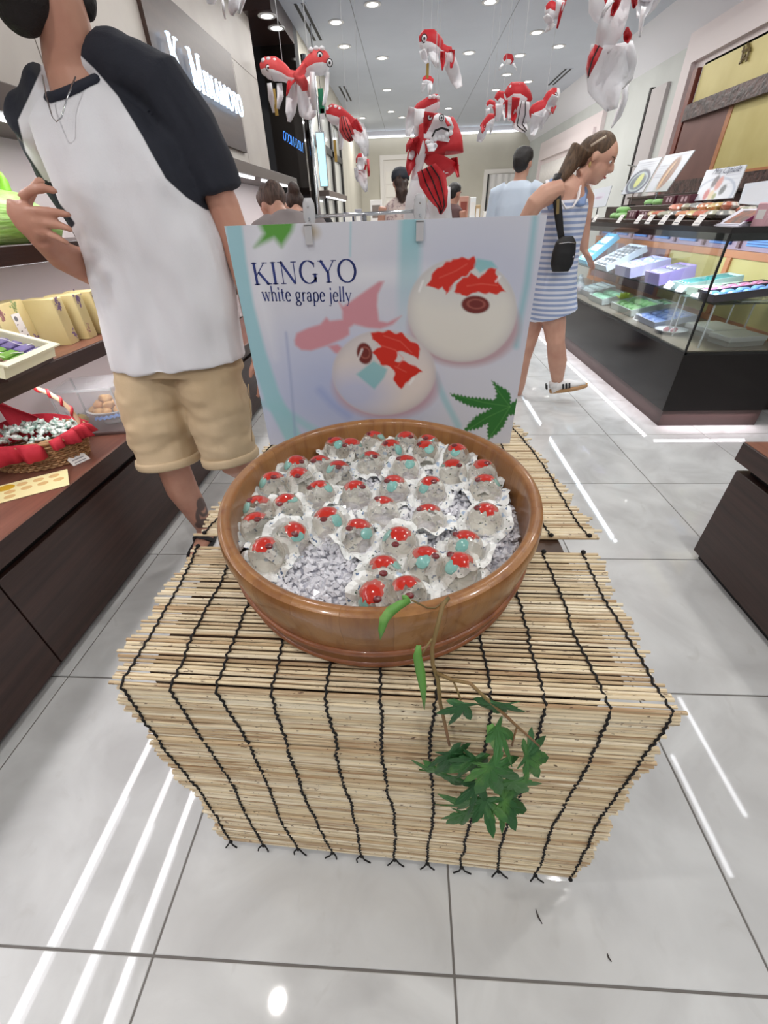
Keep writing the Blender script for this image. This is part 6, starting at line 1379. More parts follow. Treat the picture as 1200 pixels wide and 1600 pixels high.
dr_ = MB(); dr_.tube([B(863, 492), B(862, 465), B(866, 425), B(872, 385), B(878, 350), B(882, 325), B(884, 312)], [(.165, .145), (.16, .135), (.145, .12), (.135, .11), (.14, .11), (.138, .108), (.125, .1)], 26)
dme = fuse(dr_, .009, 3); crumple(dme, .008, 7, (1.4, 1, .5))
dm = mat('striped_knit', (214, 220, 236), .85); nt = dm.node_tree; b = nt.nodes['Principled BSDF']; g = nt.nodes.new('ShaderNodeNewGeometry'); sx = nt.nodes.new('ShaderNodeSeparateXYZ'); nt.links.new(g.outputs['Position'], sx.inputs[0])
ma = nt.nodes.new('ShaderNodeMath'); ma.operation = 'MULTIPLY'; ma.inputs[1].default_value = 2*math.pi/.030; si = nt.nodes.new('ShaderNodeMath'); si.operation = 'SINE'; nt.links.new(sx.outputs[2], ma.inputs[0]); nt.links.new(ma.outputs[0], si.inputs[0])
mr = nt.nodes.new('ShaderNodeMapRange'); mr.inputs[1].default_value = -.15; mr.inputs[2].default_value = .15; nt.links.new(si.outputs[0], mr.inputs[0]); mx = nt.nodes.new('ShaderNodeMix'); mx.data_type = 'RGBA'; nt.links.new(mr.outputs[0], mx.inputs[0]); mx.inputs[6].default_value = (*lin((220, 224, 236)), 1); mx.inputs[7].default_value = (*lin((150, 166, 202)), 1); nt.links.new(mx.outputs[2], b.inputs['Base Color'])
dme.materials.append(dm); inst('dress', dme, wo)
white_knit = mat('white_knit', (236, 234, 236), .85); blue_knit = mat('blue_knit', (140, 164, 208), .85)
for nm, m_, r_, pts in (('strap', blue_knit, (.036, .010), [(866, 325, 3.06), (860, 298, 3.08), (866, 282, 3.14), (880, 278, 3.22)]), ('strap', blue_knit, (.034, .010), [(905, 320, 3.09), (909, 300, 3.20), (904, 284, 3.28)]), ('camisole_edge', white_knit, (.014, .006), [(868, 290, 3.09), (874, 310, 3.08), (884, 326, 3.065), (895, 324, 3.065), (903, 310, 3.08), (906, 292, 3.14)]), ('armhole_edge', white_knit, (.012, .006), [(855, 282, 3.12), (857, 300, 3.06), (856, 318, 3.05)])):
    MB().tube([B(*q) for q in pts], [r_]*len(pts), 8).build(nm, m_, wo, True)
wh = MB(); wh.ball(whc+wu*.045-wf*.025, (.088, .088, .08), 20, 14).ball(whc-wf*.06+wu*.01, (.076, .055, .08), 16, 12)
wh.tube([B(908, 232), B(896, 250), B(884, 268, 3.18), B(872, 284, 3.16), B(864, 294, 3.16)], [.062, .052, .04, .026, .008], 14)
hme = fuse(wh, .008, 3, mat('hair_brown', (108, 84, 62), .5, mix=((70, 52, 38), 14, (5, 5, 1), .35, .65), bump=(60, .5, (6, 6, 1)))); inst('hair', hme, wo)
MB().tube([B(923, 228, 3.10), B(935, 220, 3.09), B(947, 213, 3.09)], .006, 6).build('hair_clip', mat('clip_pale', (206, 190, 170), .3), wo, True)
MB().ball(whc+ws*.08-wu*.05-wf*.012, (.008, .008, .014), 8, 6).build('earring', mat('earring_gold', (214, 190, 130), .3, metal=.8), wo, True)
for (hx, hy, yy, nm) in ((866, 606, 3.16, 'shoe'), (806, 626, 3.33, 'shoe')):
    c_ = B(hx, hy, yy); tl_ = .22 if yy < 3.2 else .0
    T = Matrix.Translation(c_) @ Matrix.Rotation(-.10, 4, 'Z') @ Matrix.Rotation(-tl_, 4, 'Y')
    def soles(z0, z1, r0, r1, n=22):
        vs = []; fs = []
        for z, r in ((z0, r0), (z1, r1)):
            for k in range(n):
                g = 2*math.pi*k/n; x = .10+.135*math.cos(g); y = (.045+.006*math.cos(g))*math.sin(g); vs.append(T @ Vector((x*r+(1-r)*.1, y*r, z)))
        for k in range(n): k2 = (k+1) % n; fs.append((k, k2, n+k2, n+k))
        fs += [tuple(range(n-1, -1, -1)), tuple(range(n, 2*n))]; return MB().add(vs, fs)
    soles(-.035, -.008, 1, 1.02).build('sole', mat('gum_sole', (186, 144, 100), .6), wo, True)
    up_ = MB(); up_.tube([T @ Vector(p) for p in ((-.025, 0, .0), (.03, 0, .012), (.09, 0, .012), (.15, 0, .0), (.215, 0, -.006))], [(.036, .040), (.043, .042), (.042, .036), (.04, .024), (.026, .012)], 16).tube([T @ Vector(p) for p in ((.0, 0, .01), (.0, 0, .05))], [.042, .038], 14)
    s1 = up_.build('shoe_upper', mat('shoe_white', (228, 226, 224), .5), wo, True)
    for k in range(3):
        x = .055+k*.022; MB().box(x-.006, x+.006, -.0475, -.043, -.006, .034, T @ Matrix.Shear('XY', 4, (0, 0)) @ Matrix.Translation((0, 0, 0))).build('stripe', mat('stripe_black', (26, 26, 28), .5), s1)
    MB().box(-.062, -.05, -.02, .02, .005, .04, T).build('heel_tab', MATS['stripe_black'], s1)
    for k in range(4): MB().tube([T @ Vector((.05+k*.022, -.02, .05-k*.007)), T @ Vector((.055+k*.022, .02, .05-k*.007))], .004, 6).build('lace', white_knit, s1)
bg = thing('shoulder_bag', 'small black crossbody bag on a wide black strap worn by the woman', 'bag', B(881, 395, 3.03)+WO); BO = Vector(bg.location)
def Bb(u, v, y): return aty(u, v, y)-BO
bm2 = MB(); bm2.rings([(0, 0, -.10, .05, .025), (0, 0, -.06, .068, .035), (0, 0, 0, .07, .038), (0, 0, .055, .06, .034), (0, 0, .085, .035, .02)], 20)
inst('pouch', fuse(bm2, .004, 4, mat('bag_black', (20, 20, 22), .5)), bg)
MB().tube([Bb(872, 272, 3.12), Bb(868, 284, 3.055), Bb(870, 310, 3.03), Bb(873, 340, 3.03), Bb(876, 365, 3.03), Bb(879, 380, 3.03)], [(.022, .005)]*4+[(.018, .006)]*2, 8).build('strap', MATS['bag_black'], bg, True)
MB().box(-.05, .02, -.006, .006, -.008, .008, Matrix.Translation(Bb(871, 328, 3.02)) @ Matrix.Rotation(1.4, 4, 'Y')).build('buckle', mat('buckle_brass', (150, 130, 90), .35, metal=.8), bg)
MB().tube([(-.05, -.036, .05), (0, -.041, .056), (.05, -.034, .05)], .003, 6).build('zip', chrome, bg, True); MB().ball((.052, -.03, -.02), .006, 8, 6).build('stud', chrome, bg, True)
# ------------------------------------------------------------------ people further back
def figure(label, x, y, height, face, top_m, bottom_m, hair_m, skin, hair='short', lean=0., arms='down', extra=None, cap=None, head=None):
    p = thing('person', label, 'person', (x, y, 0), face); k = height/1.7
    Rl = Matrix.Rotation(-lean, 4, 'X'); piv = Vector((0, 0, .92))
    def T(q): q = Vector(q); q = piv+Rl @ (q-piv) if q.z > .92 else q; return q*k
    def D(q): return (Rl @ Vector(q)).normalized()
    mb = MB(); c = T((0, .02, 1.575)); s, f, u = head_shape(mb, c, D((0, 1, -.1)), D((0, .1, 1)), k)
    mb.tube([T((0, 0, 1.40)), T((0, .005, 1.48)), T((0, .01, 1.54))], [.065*k, .055*k, .05*k], 12)
    mb.tube([T((0, 0, .88)), T((0, 0, 1.05)), T((0, 0, 1.25)), T((0, 0, 1.40)), T((0, 0, 1.45))], [(.14*k, .1*k), (.13*k, .09*k), (.15*k, .1*k), (.14*k, .08*k), (.08*k, .06*k)], 16)
    tp = MB(); tp.tube([T((0, 0, .84)), T((0, 0, .95)), T((0, 0, 1.1)), T((0, 0, 1.28)), T((0, 0, 1.40)), T((0, 0, 1.46))], [(.19*k, .13*k), (.18*k, .125*k), (.17*k, .12*k), (.185*k, .125*k), (.17*k, .105*k), (.085*k, .07*k)], 22)
    for q in (-1, 1):
        sh_, el_, wr_ = (.185*q, 0, 1.385), (.235*q, -.03, 1.12), (.22*q, .10, .88)
        if arms == 'fwd': el_, wr_ = (.23*q, .04, 1.12), (.12*q, .28, 1.14)
        mb.tube([T(sh_), T(el_), T(wr_)], [.052*k, .043*k, .028*k], 10); hand(mb, T(wr_), (T(wr_)-T(el_)).normalized()+Vector((0, .2, 0)), (-q, .3, 0), (0, 0, -1) if arms == 'fwd' else (-q, 0, 0), .17*k, .3)
        if top_m is not None and not (extra == 'sleeveless'): tp.tube([T((.12*q, 0, 1.40)), T(sh_), Vector(T(sh_)).lerp(T(el_), .75)], [.07*k, .075*k, .068*k], 14)
        mb.tube([T((.09*q, 0, .9)), T((.1*q, .02, .48)), T((.1*q, -.02, .08))], [.085*k, .058*k, .038*k], 12); mb.tube([T((.1*q, -.04, .05)), T((.1*q, .05, .045)), T((.11*q, .15, .03))], [.036*k, .036*k, .024*k], 10)
    inst('body', fuse(mb, .011, 3, skin), p); face_bits(p, c, s, f, u, k, hair_m)
    tm_ = fuse(tp, .012, 3, top_m); crumple(tm_, .008, 7, (1.4, 1.4, .5)); inst('top', tm_, p)
    bt = MB(); bt.rings([(0, 0, .82*k, .18*k, .125*k), (0, 0, .95*k, .165*k, .115*k)], 20)
    for q in (-1, 1):
        bt.tube([T((.09*q, 0, .88)), T((.1*q, .02, .48)), T((.1*q, -.02, .10))], [.10*k, .08*k, .07*k], 14)
        MB().rings([(.105*q*k, .05*k, 0, .045*k, .13*k), (.105*q*k, .05*k, .03, .044*k, .125*k), (.105*q*k, .03*k, .06, .036*k, .08*k)], 18).build('shoe', mat('shoe_dark', (44, 42, 44), .6), p, True)
    inst('trousers', fuse(bt, .013, 3, bottom_m), p)
    h = MB(); h.ball(c+u*.05*k-f*.02*k, (.087*k, .087*k, .075*k), 18, 12).ball(c-f*.058*k+u*.012*k, (.074*k, .05*k, .08*k), 14, 10)
    if hair == 'tail': h.tube([c-f*.08*k+u*.03*k, c-f*.13*k-u*.02*k, c-f*.11*k-u*.12*k, c-f*.09*k-u*.2*k], [.045*k, .055*k, .05*k, .02*k], 12)
    if hair == 'curly':
        h.tube([c-f*.07*k-u*.01*k, c-f*.1*k-u*.09*k, c-f*.09*k-u*.17*k], [.06*k, .062*k, .03*k], 12)
    if hair == 'bun': h.ball(c-f*.12*k+u*.05*k, .05*k, 14, 10)
    hm_ = fuse(h, .009, 3, hair_m); crumple(hm_, .012 if hair == 'curly' else .005, 26); inst('hair', hm_, p)
    if cap:
        cb = MB(); cb.lathe([(.093*k, -.01), (.096*k, .02), (.088*k, .055), (.06*k, .085), (.0005, .098)], 24); M_ = Matrix((s, f, u)).transposed().to_4x4(); cb.v = [tuple(M_ @ Vector(v)+c+u*.035*k-f*.012*k) for v in cb.v]; cm = cb.build('cap', cap, p, True)
        MB().slab([c+u*.035*k+f*(.075*k+.07*k*math.sin(math.pi*i/8))+s*(.075*k*math.cos(math.pi*i/8)) for i in range(9)], u, .005).build('cap_brim', cap, cm)
    if head:
        w = aty(*head); q = Matrix.Rotation(face, 3, 'Z') @ c; p.location = (w.x-q.x, w.y-q.y, 0); print('HEAD', label, w.z, c.z)
    return p, c
hb = mat('hair_black', (24, 20, 20), .5, bump=(70, .4, (4, 4, 1))); hbr = mat('hair_dark_brown', (70, 48, 38), .5, bump=(60, .5, (4, 4, 1)), mix=((40, 27, 22), 16, (4, 4, 1), .35, .65)); hmid = mat('hair_mid_brown', (104, 82, 70), .5, mix=((62, 46, 40), 16, (5, 5, 1), .35, .65), bump=(60, .5, (4, 4, 1)))
lblue = mat('pale_blue_shirt', (198, 212, 228), .8); denim = mat('dark_denim', (52, 60, 84), .85); blackm = mat('black_cloth', (28, 28, 32), .85)
p = aty(808, 300, 4.6)
pm_, pc_ = figure('man in pale blue shirt standing behind the woman, seen from the back', p.x, 4.6, 1.66, -.5, lblue, denim, hb, skin2, 'short', .06, 'fwd')
p = aty(626, 300, 5.1)
figure('woman with dark baseball cap and brown ponytail seen from behind', p.x, 5.1, 1.58, .15, mat('floral_top', (206, 190, 184), .8, mix=((150, 128, 130), 40, (1, 1, 1), .5, .62)), denim, hbr, skin2, 'curly', 0., 'fwd', 'sleeveless', mat('cap_navy', (38, 42, 52), .7))
p = aty(424, 330, 3.3)
figure('brown haired woman bending at the left shelf, head above the poster edge', p.x, 3.30-.42, 1.62, .75, mat('grey_top', (120, 112, 112), .8), denim, hmid, skin2, 'short', .85, 'fwd', head=(432, 350, 3.0))
p = aty(462, 322, 3.75)
figure('dark haired person bending beside the brown haired woman', p.x, 3.75-.40, 1.62, .45, blackm, blackm, hbr, skin2, 'bun', .85, 'fwd', head=(463, 342, 3.9))
p = aty(704, 300, 6.2)
figure('person in a dark top turned away behind the hanging fish', p.x, 6.2, 1.52, -.8, mat('plum_top', (92, 66, 66), .8), blackm, hb, skin1, 'short', .1, 'fwd', 'sleeveless')
# ================================================================== hanging goldfish kites
kr = mat('fish_red', (196, 34, 44), .6, bump=(40, .25, (1, 1, 1))); krl = mat('fish_coral', (222, 76, 78), .6, bump=(40, .25, (1, 1, 1))); kw = mat('fish_white', (236, 236, 240), .65, bump=(30, .3, (1, 1, 1))); kb = mat('fish_black', (26, 22, 24), .6); kt = mat('tag_ochre', (176, 146, 70), .6); kg = mat('tag_green', (34, 128, 92), .6)
def ribbon(par_, nm, pts, m_, Y, lines=0, O=None):
    """pts: (u, v, half width px); a cloth strip hanging at depth Y, gently waved"""
    ph = R.uniform(0, 6); P3 = []; sub = 4
    for a, b in zip(pts, pts[1:]):
        for q in range(sub): t_ = q/sub; P3.append(tuple(a[i]+(b[i]-a[i])*t_ for i in range(3)))
    P3.append(pts[-1]); vs = []; fs = []; n = len(P3); K = 4
    for i, (u, v, w) in enumerate(P3):
        a, b = P3[max(0, i-1)], P3[min(n-1, i+1)]; dx, dy = b[0]-a[0], b[1]-a[1]; L_ = math.hypot(dx, dy) or 1; nx, ny = -dy/L_, dx/L_
        for k in range(K+1):
            s = k/K*2-1; yy = Y+.03*math.sin(i*.5+ph)*Y/3+.025*s*math.sin(i*.33+ph*2)*Y/3+.012*math.cos(s*3+ph); vs.append(aty(u+nx*s*w, v+ny*s*w, yy)-O)
    for i in range(n-1):
        for k in range(K): fs.append((i*(K+1)+k, i*(K+1)+k+1, (i+1)*(K+1)+k+1, (i+1)*(K+1)+k))
    me = modmesh(MB().add(vs, fs).mesh('rib'), [('SOLIDIFY', dict(thickness=.003))]); me.materials.append(m_); me.shade_smooth(); o = inst(nm, me, par_)
    for l in range(lines):
        s = (l+1)/(lines+1)*2-1; tp = []
        for i, (u, v, w) in enumerate(P3):
            a, b = P3[max(0, i-1)], P3[min(n-1, i+1)]; dx, dy = b[0]-a[0], b[1]-a[1]; L_ = math.hypot(dx, dy) or 1; nx, ny = -dy/L_, dx/L_
            yy = Y+.03*math.sin(i*.5+ph)*Y/3+.025*s*math.sin(i*.33+ph*2)*Y/3+.012*math.cos(s*3+ph)-.006; tp.append(aty(u+nx*s*w, v+ny*s*w, yy)-O)
        MB().tube(tp, .0028, 5).build('fin_ray', kb, o)
    return o
def fish(label, Y, body, red_m, ribbons=(), eyes=(), crest=(), string=None, tags=(), mouth=None, belly=.42, flat=.85, fy=None):
    """body: (u,v,r_px) from nose to tail"""
    b0 = aty(body[0][0], body[0][1], Y); t = thing('fish_kite', label, 'kite', b0, 0, 'red and white hanging goldfish'); O = Vector(b0)
    P3 = []
    for a, b in zip(body, body[1:]):
        for q in range(3): P3.append(tuple(a[i]+(b[i]-a[i])*q/3 for i in range(3)))
    P3.append(body[-1]); N_ = 18; vs = []; fs = []; mi = []; n = len(P3)
    for i, (u, v, r) in enumerate(P3):
        a, b = P3[max(0, i-1)], P3[min(n-1, i+1)]; p = aty(u, v, Y); s = scl(p)
        tdir = (aty(b[0], b[1], Y)-aty(a[0], a[1], Y)).normalized(); side = Vector((0, 1, 0)); up = side.cross(tdir)
        if up.z < 0: up = -up
        for k in range(N_): g = 2*math.pi*k/N_; vs.append(p-O+up*math.cos(g)*r*s+side*math.sin(g)*r*s*flat)
    for i in range(n-1):
        for k in range(N_):
            k2 = (k+1) % N_; fs.append((i*N_+k, i*N_+k2, (i+1)*N_+k2, (i+1)*N_+k)); mi.append(1 if abs((k+.5)/N_-.5) < belly/2 and i < n*.75 else 0)
    fs += [tuple(range(N_-1, -1, -1)), tuple(range((n-1)*N_, n*N_))]; mi += [1, 0]
    mb = MB(); mb.add(vs, fs); mb.m = mi; mb.build('fish_body', [red_m, kw], t, True)
    for rbn in ribbons: ribbon(t, rbn[0], rbn[2], {'r': kr, 'c': krl, 'w': kw, 'k': kb}[rbn[1]], Y+(rbn[3] if len(rbn) > 3 else 0), rbn[4] if len(rbn) > 4 else 0, O)
    for (u, v, r) in eyes:
        c = aty(u, v, Y)-O; s = scl(c+O)*r; d = (CO-(c+O)).normalized(); rad = max(q[2] for q in body)*scl(c+O)*flat; c = c+Vector((0, -rad*.80, 0)) if True else c
        # keep the eye on the same line of sight after moving it to the body's near side
        c = aty(u, v, Y-(rad*.86 if fy is None else fy))-O
        M_ = Vector((0, 0, 1)).rotation_difference(d).to_matrix().to_4x4()
        def disc(rr, zz, m_, nm, par_=t):
            e = MB(); e.lathe([(.0001, 0), (rr, 0), (rr*.9, s*.12), (.0001, s*.14)], 18); e.v = [tuple(M_ @ Vector(v_)+c+d*zz) for v_ in e.v]; return e.build(nm, m_, par_, True)
        e0 = disc(s, 0, kb, 'eye'); disc(s*.78, s*.08, kw, 'eye_white', e0); disc(s*.36, s*.16, kb, 'pupil', e0)
    for (u, v, r) in crest:
        c = aty(u, v, Y-(.02 if fy is None else fy))-O; MB().ball(c, (r*scl(c+O), r*scl(c+O), r*scl(c+O)*.8), 10, 7).build('crest', kw, t, True)
    for (u, v, w, h, m_) in tags:
        c = aty(u, v, Y-.03)-O; s = scl(c+O); g = MB().box(c.x-w*s, c.x+w*s, c.y-.001, c.y+.001, c.z-h*s, c.z+h*s).build('tag', m_, t); MB().tube([c+Vector((0, 0, h*s)), c+Vector((0, 0, h*s+.05))], .0012, 5).build('tag_string', kb, g)
    if mouth:
        pts = [aty(u, v, Y-fy) - O for u, v in mouth] if fy else [aty(u, v, Y-.9*max(q[2] for q in body)*scl(b0)*flat)-O for u, v in mouth]; MB().tube(pts, .004, 6).build('mouth_line', kb, t, True)
    su, sv = string or (body[len(body)//2][0], body[len(body)//2][1]-body[len(body)//2][2]); p = aty(su, sv, Y)
    MB().tube([p-O-Vector((0, 0, .01)), Vector((p.x, p.y, CEIL))-O], .0014, 5).build('hanging_string', mat('string_pale', (200, 204, 208), .5, alpha=1), t)
    return t
fish('coral red goldfish kite facing left in front of the black panel', 3.2, [(408, 108, 6), (416, 106, 12), (430, 108, 14), (442, 113, 11), (452, 120, 8), (464, 122, 8), (470, 124, 5)], krl,
     [('side_fin', 'w', [(421, 130, 3), (424, 155, 4), (428, 176, 2)], -.05), ('side_fin', 'w', [(436, 130, 4), (438, 150, 5), (434, 170, 2)], -.03), ('tail_fin', 'r', [(462, 118, 6), (452, 132, 4), (448, 150, 1)], -.05), ('tail_fin', 'w', [(458, 128, 7), (456, 155, 9), (454, 175, 8), (452, 190, 3)]), ('tail_fin', 'w', [(466, 124, 9), (476, 150, 13), (482, 175, 15), (490, 184, 6)], .04)],
     eyes=[(419, 106, 4)], crest=[(412, 95, 4), (420, 93, 4), (429, 95, 4)], tags=[(430, 160, 2.6, 15, kt)])
fish('coral red goldfish kite facing right beside the black panel', 3.1, [(514, 100, 8), (506, 97, 14), (495, 98, 15), (482, 104, 10), (474, 112, 8), (468, 122, 9), (464, 130, 6)], krl,
     [('back_fold', 'c', [(478, 100, 5), (466, 118, 9), (474, 130, 7), (476, 142, 4)], -.06), ('side_fin', 'w', [(488, 112, 4), (488, 140, 5), (492, 172, 4)], -.04), ('side_fin', 'w', [(511, 112, 3), (510, 140, 3), (506, 165, 2)], -.05), ('side_fin', 'w', [(478, 128, 4), (484, 150, 3), (488, 165, 2)])],
     eyes=[(500, 87, 5), (515, 98, 5)], crest=[(486, 78, 4), (494, 76, 4), (503, 76, 4)], tags=[(502, 158, 4, 14, kg), (504, 178, 3, 6, kw)])
fish('red goldfish kite with scalloped crest left of the small doll like fish', 3.6, [(510, 178, 6), (518, 178, 12), (530, 182, 12), (542, 188, 9), (550, 194, 8), (556, 200, 5)], kr,
     [('back_fin', 'c', [(536, 182, 5), (540, 200, 10), (545, 212, 9), (549, 221, 3)], -.05, 3), ('tail_fin', 'w', [(556, 192, 7), (560, 208, 12), (568, 224, 9), (573, 244, 3)], -.02), ('tail_fin', 'r', [(552, 188, 6), (560, 200, 5), (566, 206, 2)], -.07), ('tail_fin', 'w', [(564, 194, 4), (571, 214, 5), (572, 230, 2)], .03), ('side_fin', 'w', [(530, 192, 3), (534, 215, 4), (533, 234, 2)])],
     eyes=[], crest=[(512, 170, 3), (518, 168, 3.5), (524, 168, 3.5), (530, 171, 3.5)], tags=[(524, 236, 2, 13, kt)])
fish('small red and white goldfish kite hanging lowest on the left', 4.0, [(565, 240, 5), (565, 248, 9), (565, 258, 9), (566, 266, 6)], kr, [('face_patch', 'w', [(563, 246, 4), (564, 258, 6), (564, 266, 4)], -.12), ('tail_fin', 'w', [(562, 262, 9), (566, 278, 8), (570, 292, 5), (572, 300, 2)]), ('side_fin', 'w', [(556, 262, 3), (557, 276, 3), (559, 284, 1)], -.05), ('side_fin', 'r', [(575, 248, 2), (576, 266, 2), (576, 276, 1)], -.04)])
fish('highest red goldfish kite in the middle of the ceiling', 3.3, [(655, 66, 6), (662, 64, 12), (674, 66, 14), (684, 72, 11), (690, 78, 7), (698, 82, 7), (706, 80, 5)], kr,
     [('gill_cloth', 'w', [(660, 78, 5), (664, 90, 5), (668, 98, 3)], -.08), ('belly_cloth', 'w', [(676, 80, 7), (680, 95, 6), (684, 106, 3)], -.04), ('tail_fin', 'r', [(692, 80, 4), (692, 95, 4), (691, 110, 1)], -.07), ('tail_fin', 'r', [(706, 78, 4), (706, 95, 3), (705, 106, 1)], -.06), ('tail_fin', 'w', [(700, 82, 8), (706, 105, 11), (713, 125, 9), (718, 136, 5)])],
     eyes=[(663, 60, 5)], string=(660, 54), tags=[(668, 110, 2, 9, kt)])
fish('tiny red goldfish kite just above the big middle fish', 5.0, [(660, 126, 3), (666, 124, 5), (672, 126, 5), (677, 128, 3)], kr, [('tail_fin', 'w', [(663, 130, 3), (661, 138, 3), (660, 144, 1)], -.03), ('tail_fin', 'w', [(672, 130, 4), (672, 140, 3), (671, 148, 1)])])
fish('big red goldfish kite with open white mouth in the middle', 2.5, [(681, 178, 10), (680, 190, 26), (683, 206, 32), (685, 222, 36), (688, 240, 36), (684, 252, 30), (678, 264, 22)], kr,
     [('face_cloth', 'w', [(694, 180, 10), (690, 192, 20), (684, 206, 22), (682, 218, 20)], -.12), ('forehead', 'r', [(672, 176, 8), (668, 192, 6), (664, 208, 2)], -.15), ('cheek_band', 'r', [(698, 182, 5), (702, 196, 4)], -.15), ('tail_fin', 'r', [(666, 262, 16), (676, 282, 22), (684, 304, 17), (690, 322, 9), (688, 334, 2)], -.20, 3), ('tail_fin', 'w', [(652, 282, 10), (650, 312, 16), (652, 350, 22)], -.08), ('tail_fin', 'w', [(690, 290, 14), (686, 318, 18), (684, 352, 24)], -.10), ('side_fin', 'r', [(710, 246, 5), (713, 262, 4), (716, 277, 2)], -.06), ('side_fin', 'w', [(702, 258, 9), (698, 266, 6), (694, 270, 2)], -.02), ('side_fin', 'w', [(668, 232, 5), (676, 230, 7), (683, 226, 2)], -.2)],
     eyes=[(672, 183, 4), (690, 184, 4)], crest=[(668+i*6, 222-i*2.4+(2 if i in (1, 4) else 0), 4) for i in range(7)], mouth=[(675, 214), (680, 204), (690, 200), (700, 203), (702, 206)], string=(684, 168), fy=.16, belly=0)
fish('striped red and white goldfish kite with long ribbons left of the big fish', 2.62, [(686, 158, 8), (680, 160, 10), (668, 166, 10), (656, 172, 9), (648, 180, 7)], kr,
     [('ribbon_fin', 'w', [(648, 170, 9), (642, 190, 8), (637, 212, 3)], -.05), ('ribbon_fin', 'w', [(656, 170, 8), (656, 195, 9), (654, 215, 7), (648, 235, 9), (643, 250, 5)], -.1), ('ribbon_fin', 'r', [(648, 215, 6), (652, 226, 9), (646, 244, 9), (640, 262, 6), (639, 275, 1)], -.13), ('ribbon_fin', 'r', [(644, 217, 4), (638, 228, 4), (635, 238, 1)], -.12), ('ribbon_fin', 'w', [(662, 215, 4), (659, 240, 6), (652, 265, 7), (645, 290, 5)], -.15)],
     crest=[(672, 152, 3), (678, 151, 3.5), (684, 152, 3)], string=(680, 150))
fish('tiny red goldfish kite alone near the ceiling at right', 5.5, [(787, 96, 3), (791, 92, 6), (797, 93, 6), (801, 97, 3)], kr, [('tail_fin', 'w', [(786, 100, 2), (782, 106, 2), (780, 110, 1)]), ('tail_fin', 'w', [(802, 99, 2), (806, 106, 1), (807, 110, .6)])])
fish('red goldfish kite with white crest topping the right cluster', 3.6, [(790, 154, 7), (800, 146, 13), (812, 146, 13), (822, 152, 9), (828, 160, 5)], kr,
     [('tail_fin', 'r', [(806, 152, 6), (804, 172, 5), (802, 186, 4), (804, 192, 1)], -.06), ('tail_fin', 'w', [(818, 158, 9), (816, 178, 14), (812, 195, 12), (822, 205, 4)], -.02, 2), ('belly_cloth', 'w', [(798, 162, 5), (798, 178, 5), (795, 190, 2)]), ('side_fin', 'r', [(791, 156, 2), (791, 176, 1.5), (790, 184, .6)], -.05)], crest=[(798, 136, 3), (804, 134, 3), (811, 134, 3.5), (816, 138, 3)])
fish('red goldfish kite facing right nearest the striped woman', 3.4, [(868, 138, 6), (866, 146, 10), (860, 156, 11), (852, 166, 9), (842, 172, 11), (832, 176, 9), (828, 178, 5)], kr,
     [('face_cloth', 'w', [(868, 150, 5), (862, 162, 7), (856, 170, 4)], -.1), ('tail_fin', 'w', [(840, 180, 10), (836, 195, 8), (832, 212, 4)], -.04), ('tail_fin', 'w', [(856, 174, 6), (848, 190, 3), (845, 204, 1)], -.02), ('side_fin', 'r', [(866, 164, 4), (864, 172, 3), (863, 178, 1)], -.07)], eyes=[(868, 148, 3)])
fish('dark red goldfish kite at the left of the right cluster', 3.9, [(776, 158, 5), (780, 152, 8), (786, 154, 7), (790, 160, 4)], kr, [('belly_cloth', 'w', [(780, 162, 6), (780, 178, 5), (778, 190, 2)], -.04), ('side_fin', 'w', [(786, 168, 3), (788, 180, 2), (789, 190, 1)])])
fish('thin red ribbon goldfish kite left of the dark red one', 4.1, [(760, 166, 3), (765, 162, 5), (770, 164, 5), (774, 168, 3)], kr, [('tail_fin', 'w', [(762, 170, 3), (763, 178, 3), (768, 182, 1)]), ('tail_fin', 'r', [(772, 166, 3), (774, 176, 2), (773, 182, 1)], -.03)])
fish('red goldfish kite with long white tail low in the right cluster', 3.8, [(772, 184, 5), (766, 186, 7), (758, 194, 6), (752, 200, 4)], kr, [('tail_fin', 'r', [(756, 194, 4), (755, 202, 3), (753, 208, 1)], -.05), ('tail_fin', 'w', [(756, 200, 6), (752, 212, 6), (748, 222, 4)]), ('side_fin', 'w', [(768, 192, 3), (767, 202, 2), (766, 210, 1)])])
fish('red and white goldfish kite at the top edge right of centre', 3.4, [(852, 16, 4), (858, 14, 9), (866, 18, 9), (872, 14, 6), (878, 4, 5), (884, -8, 5)], kr, [('face_cloth', 'w', [(852, 24, 5), (858, 32, 7), (864, 36, 4)], -.05), ('tail_fin', 'w', [(876, 0, 7), (874, 14, 6), (870, 30, 4)], -.06), ('tail_fin', 'r', [(882, 4, 2), (876, 22, 2), (871, 44, 1)], -.08), ('tail_fin', 'w', [(864, 36, 5), (858, 44, 4), (853, 50, 1)])])
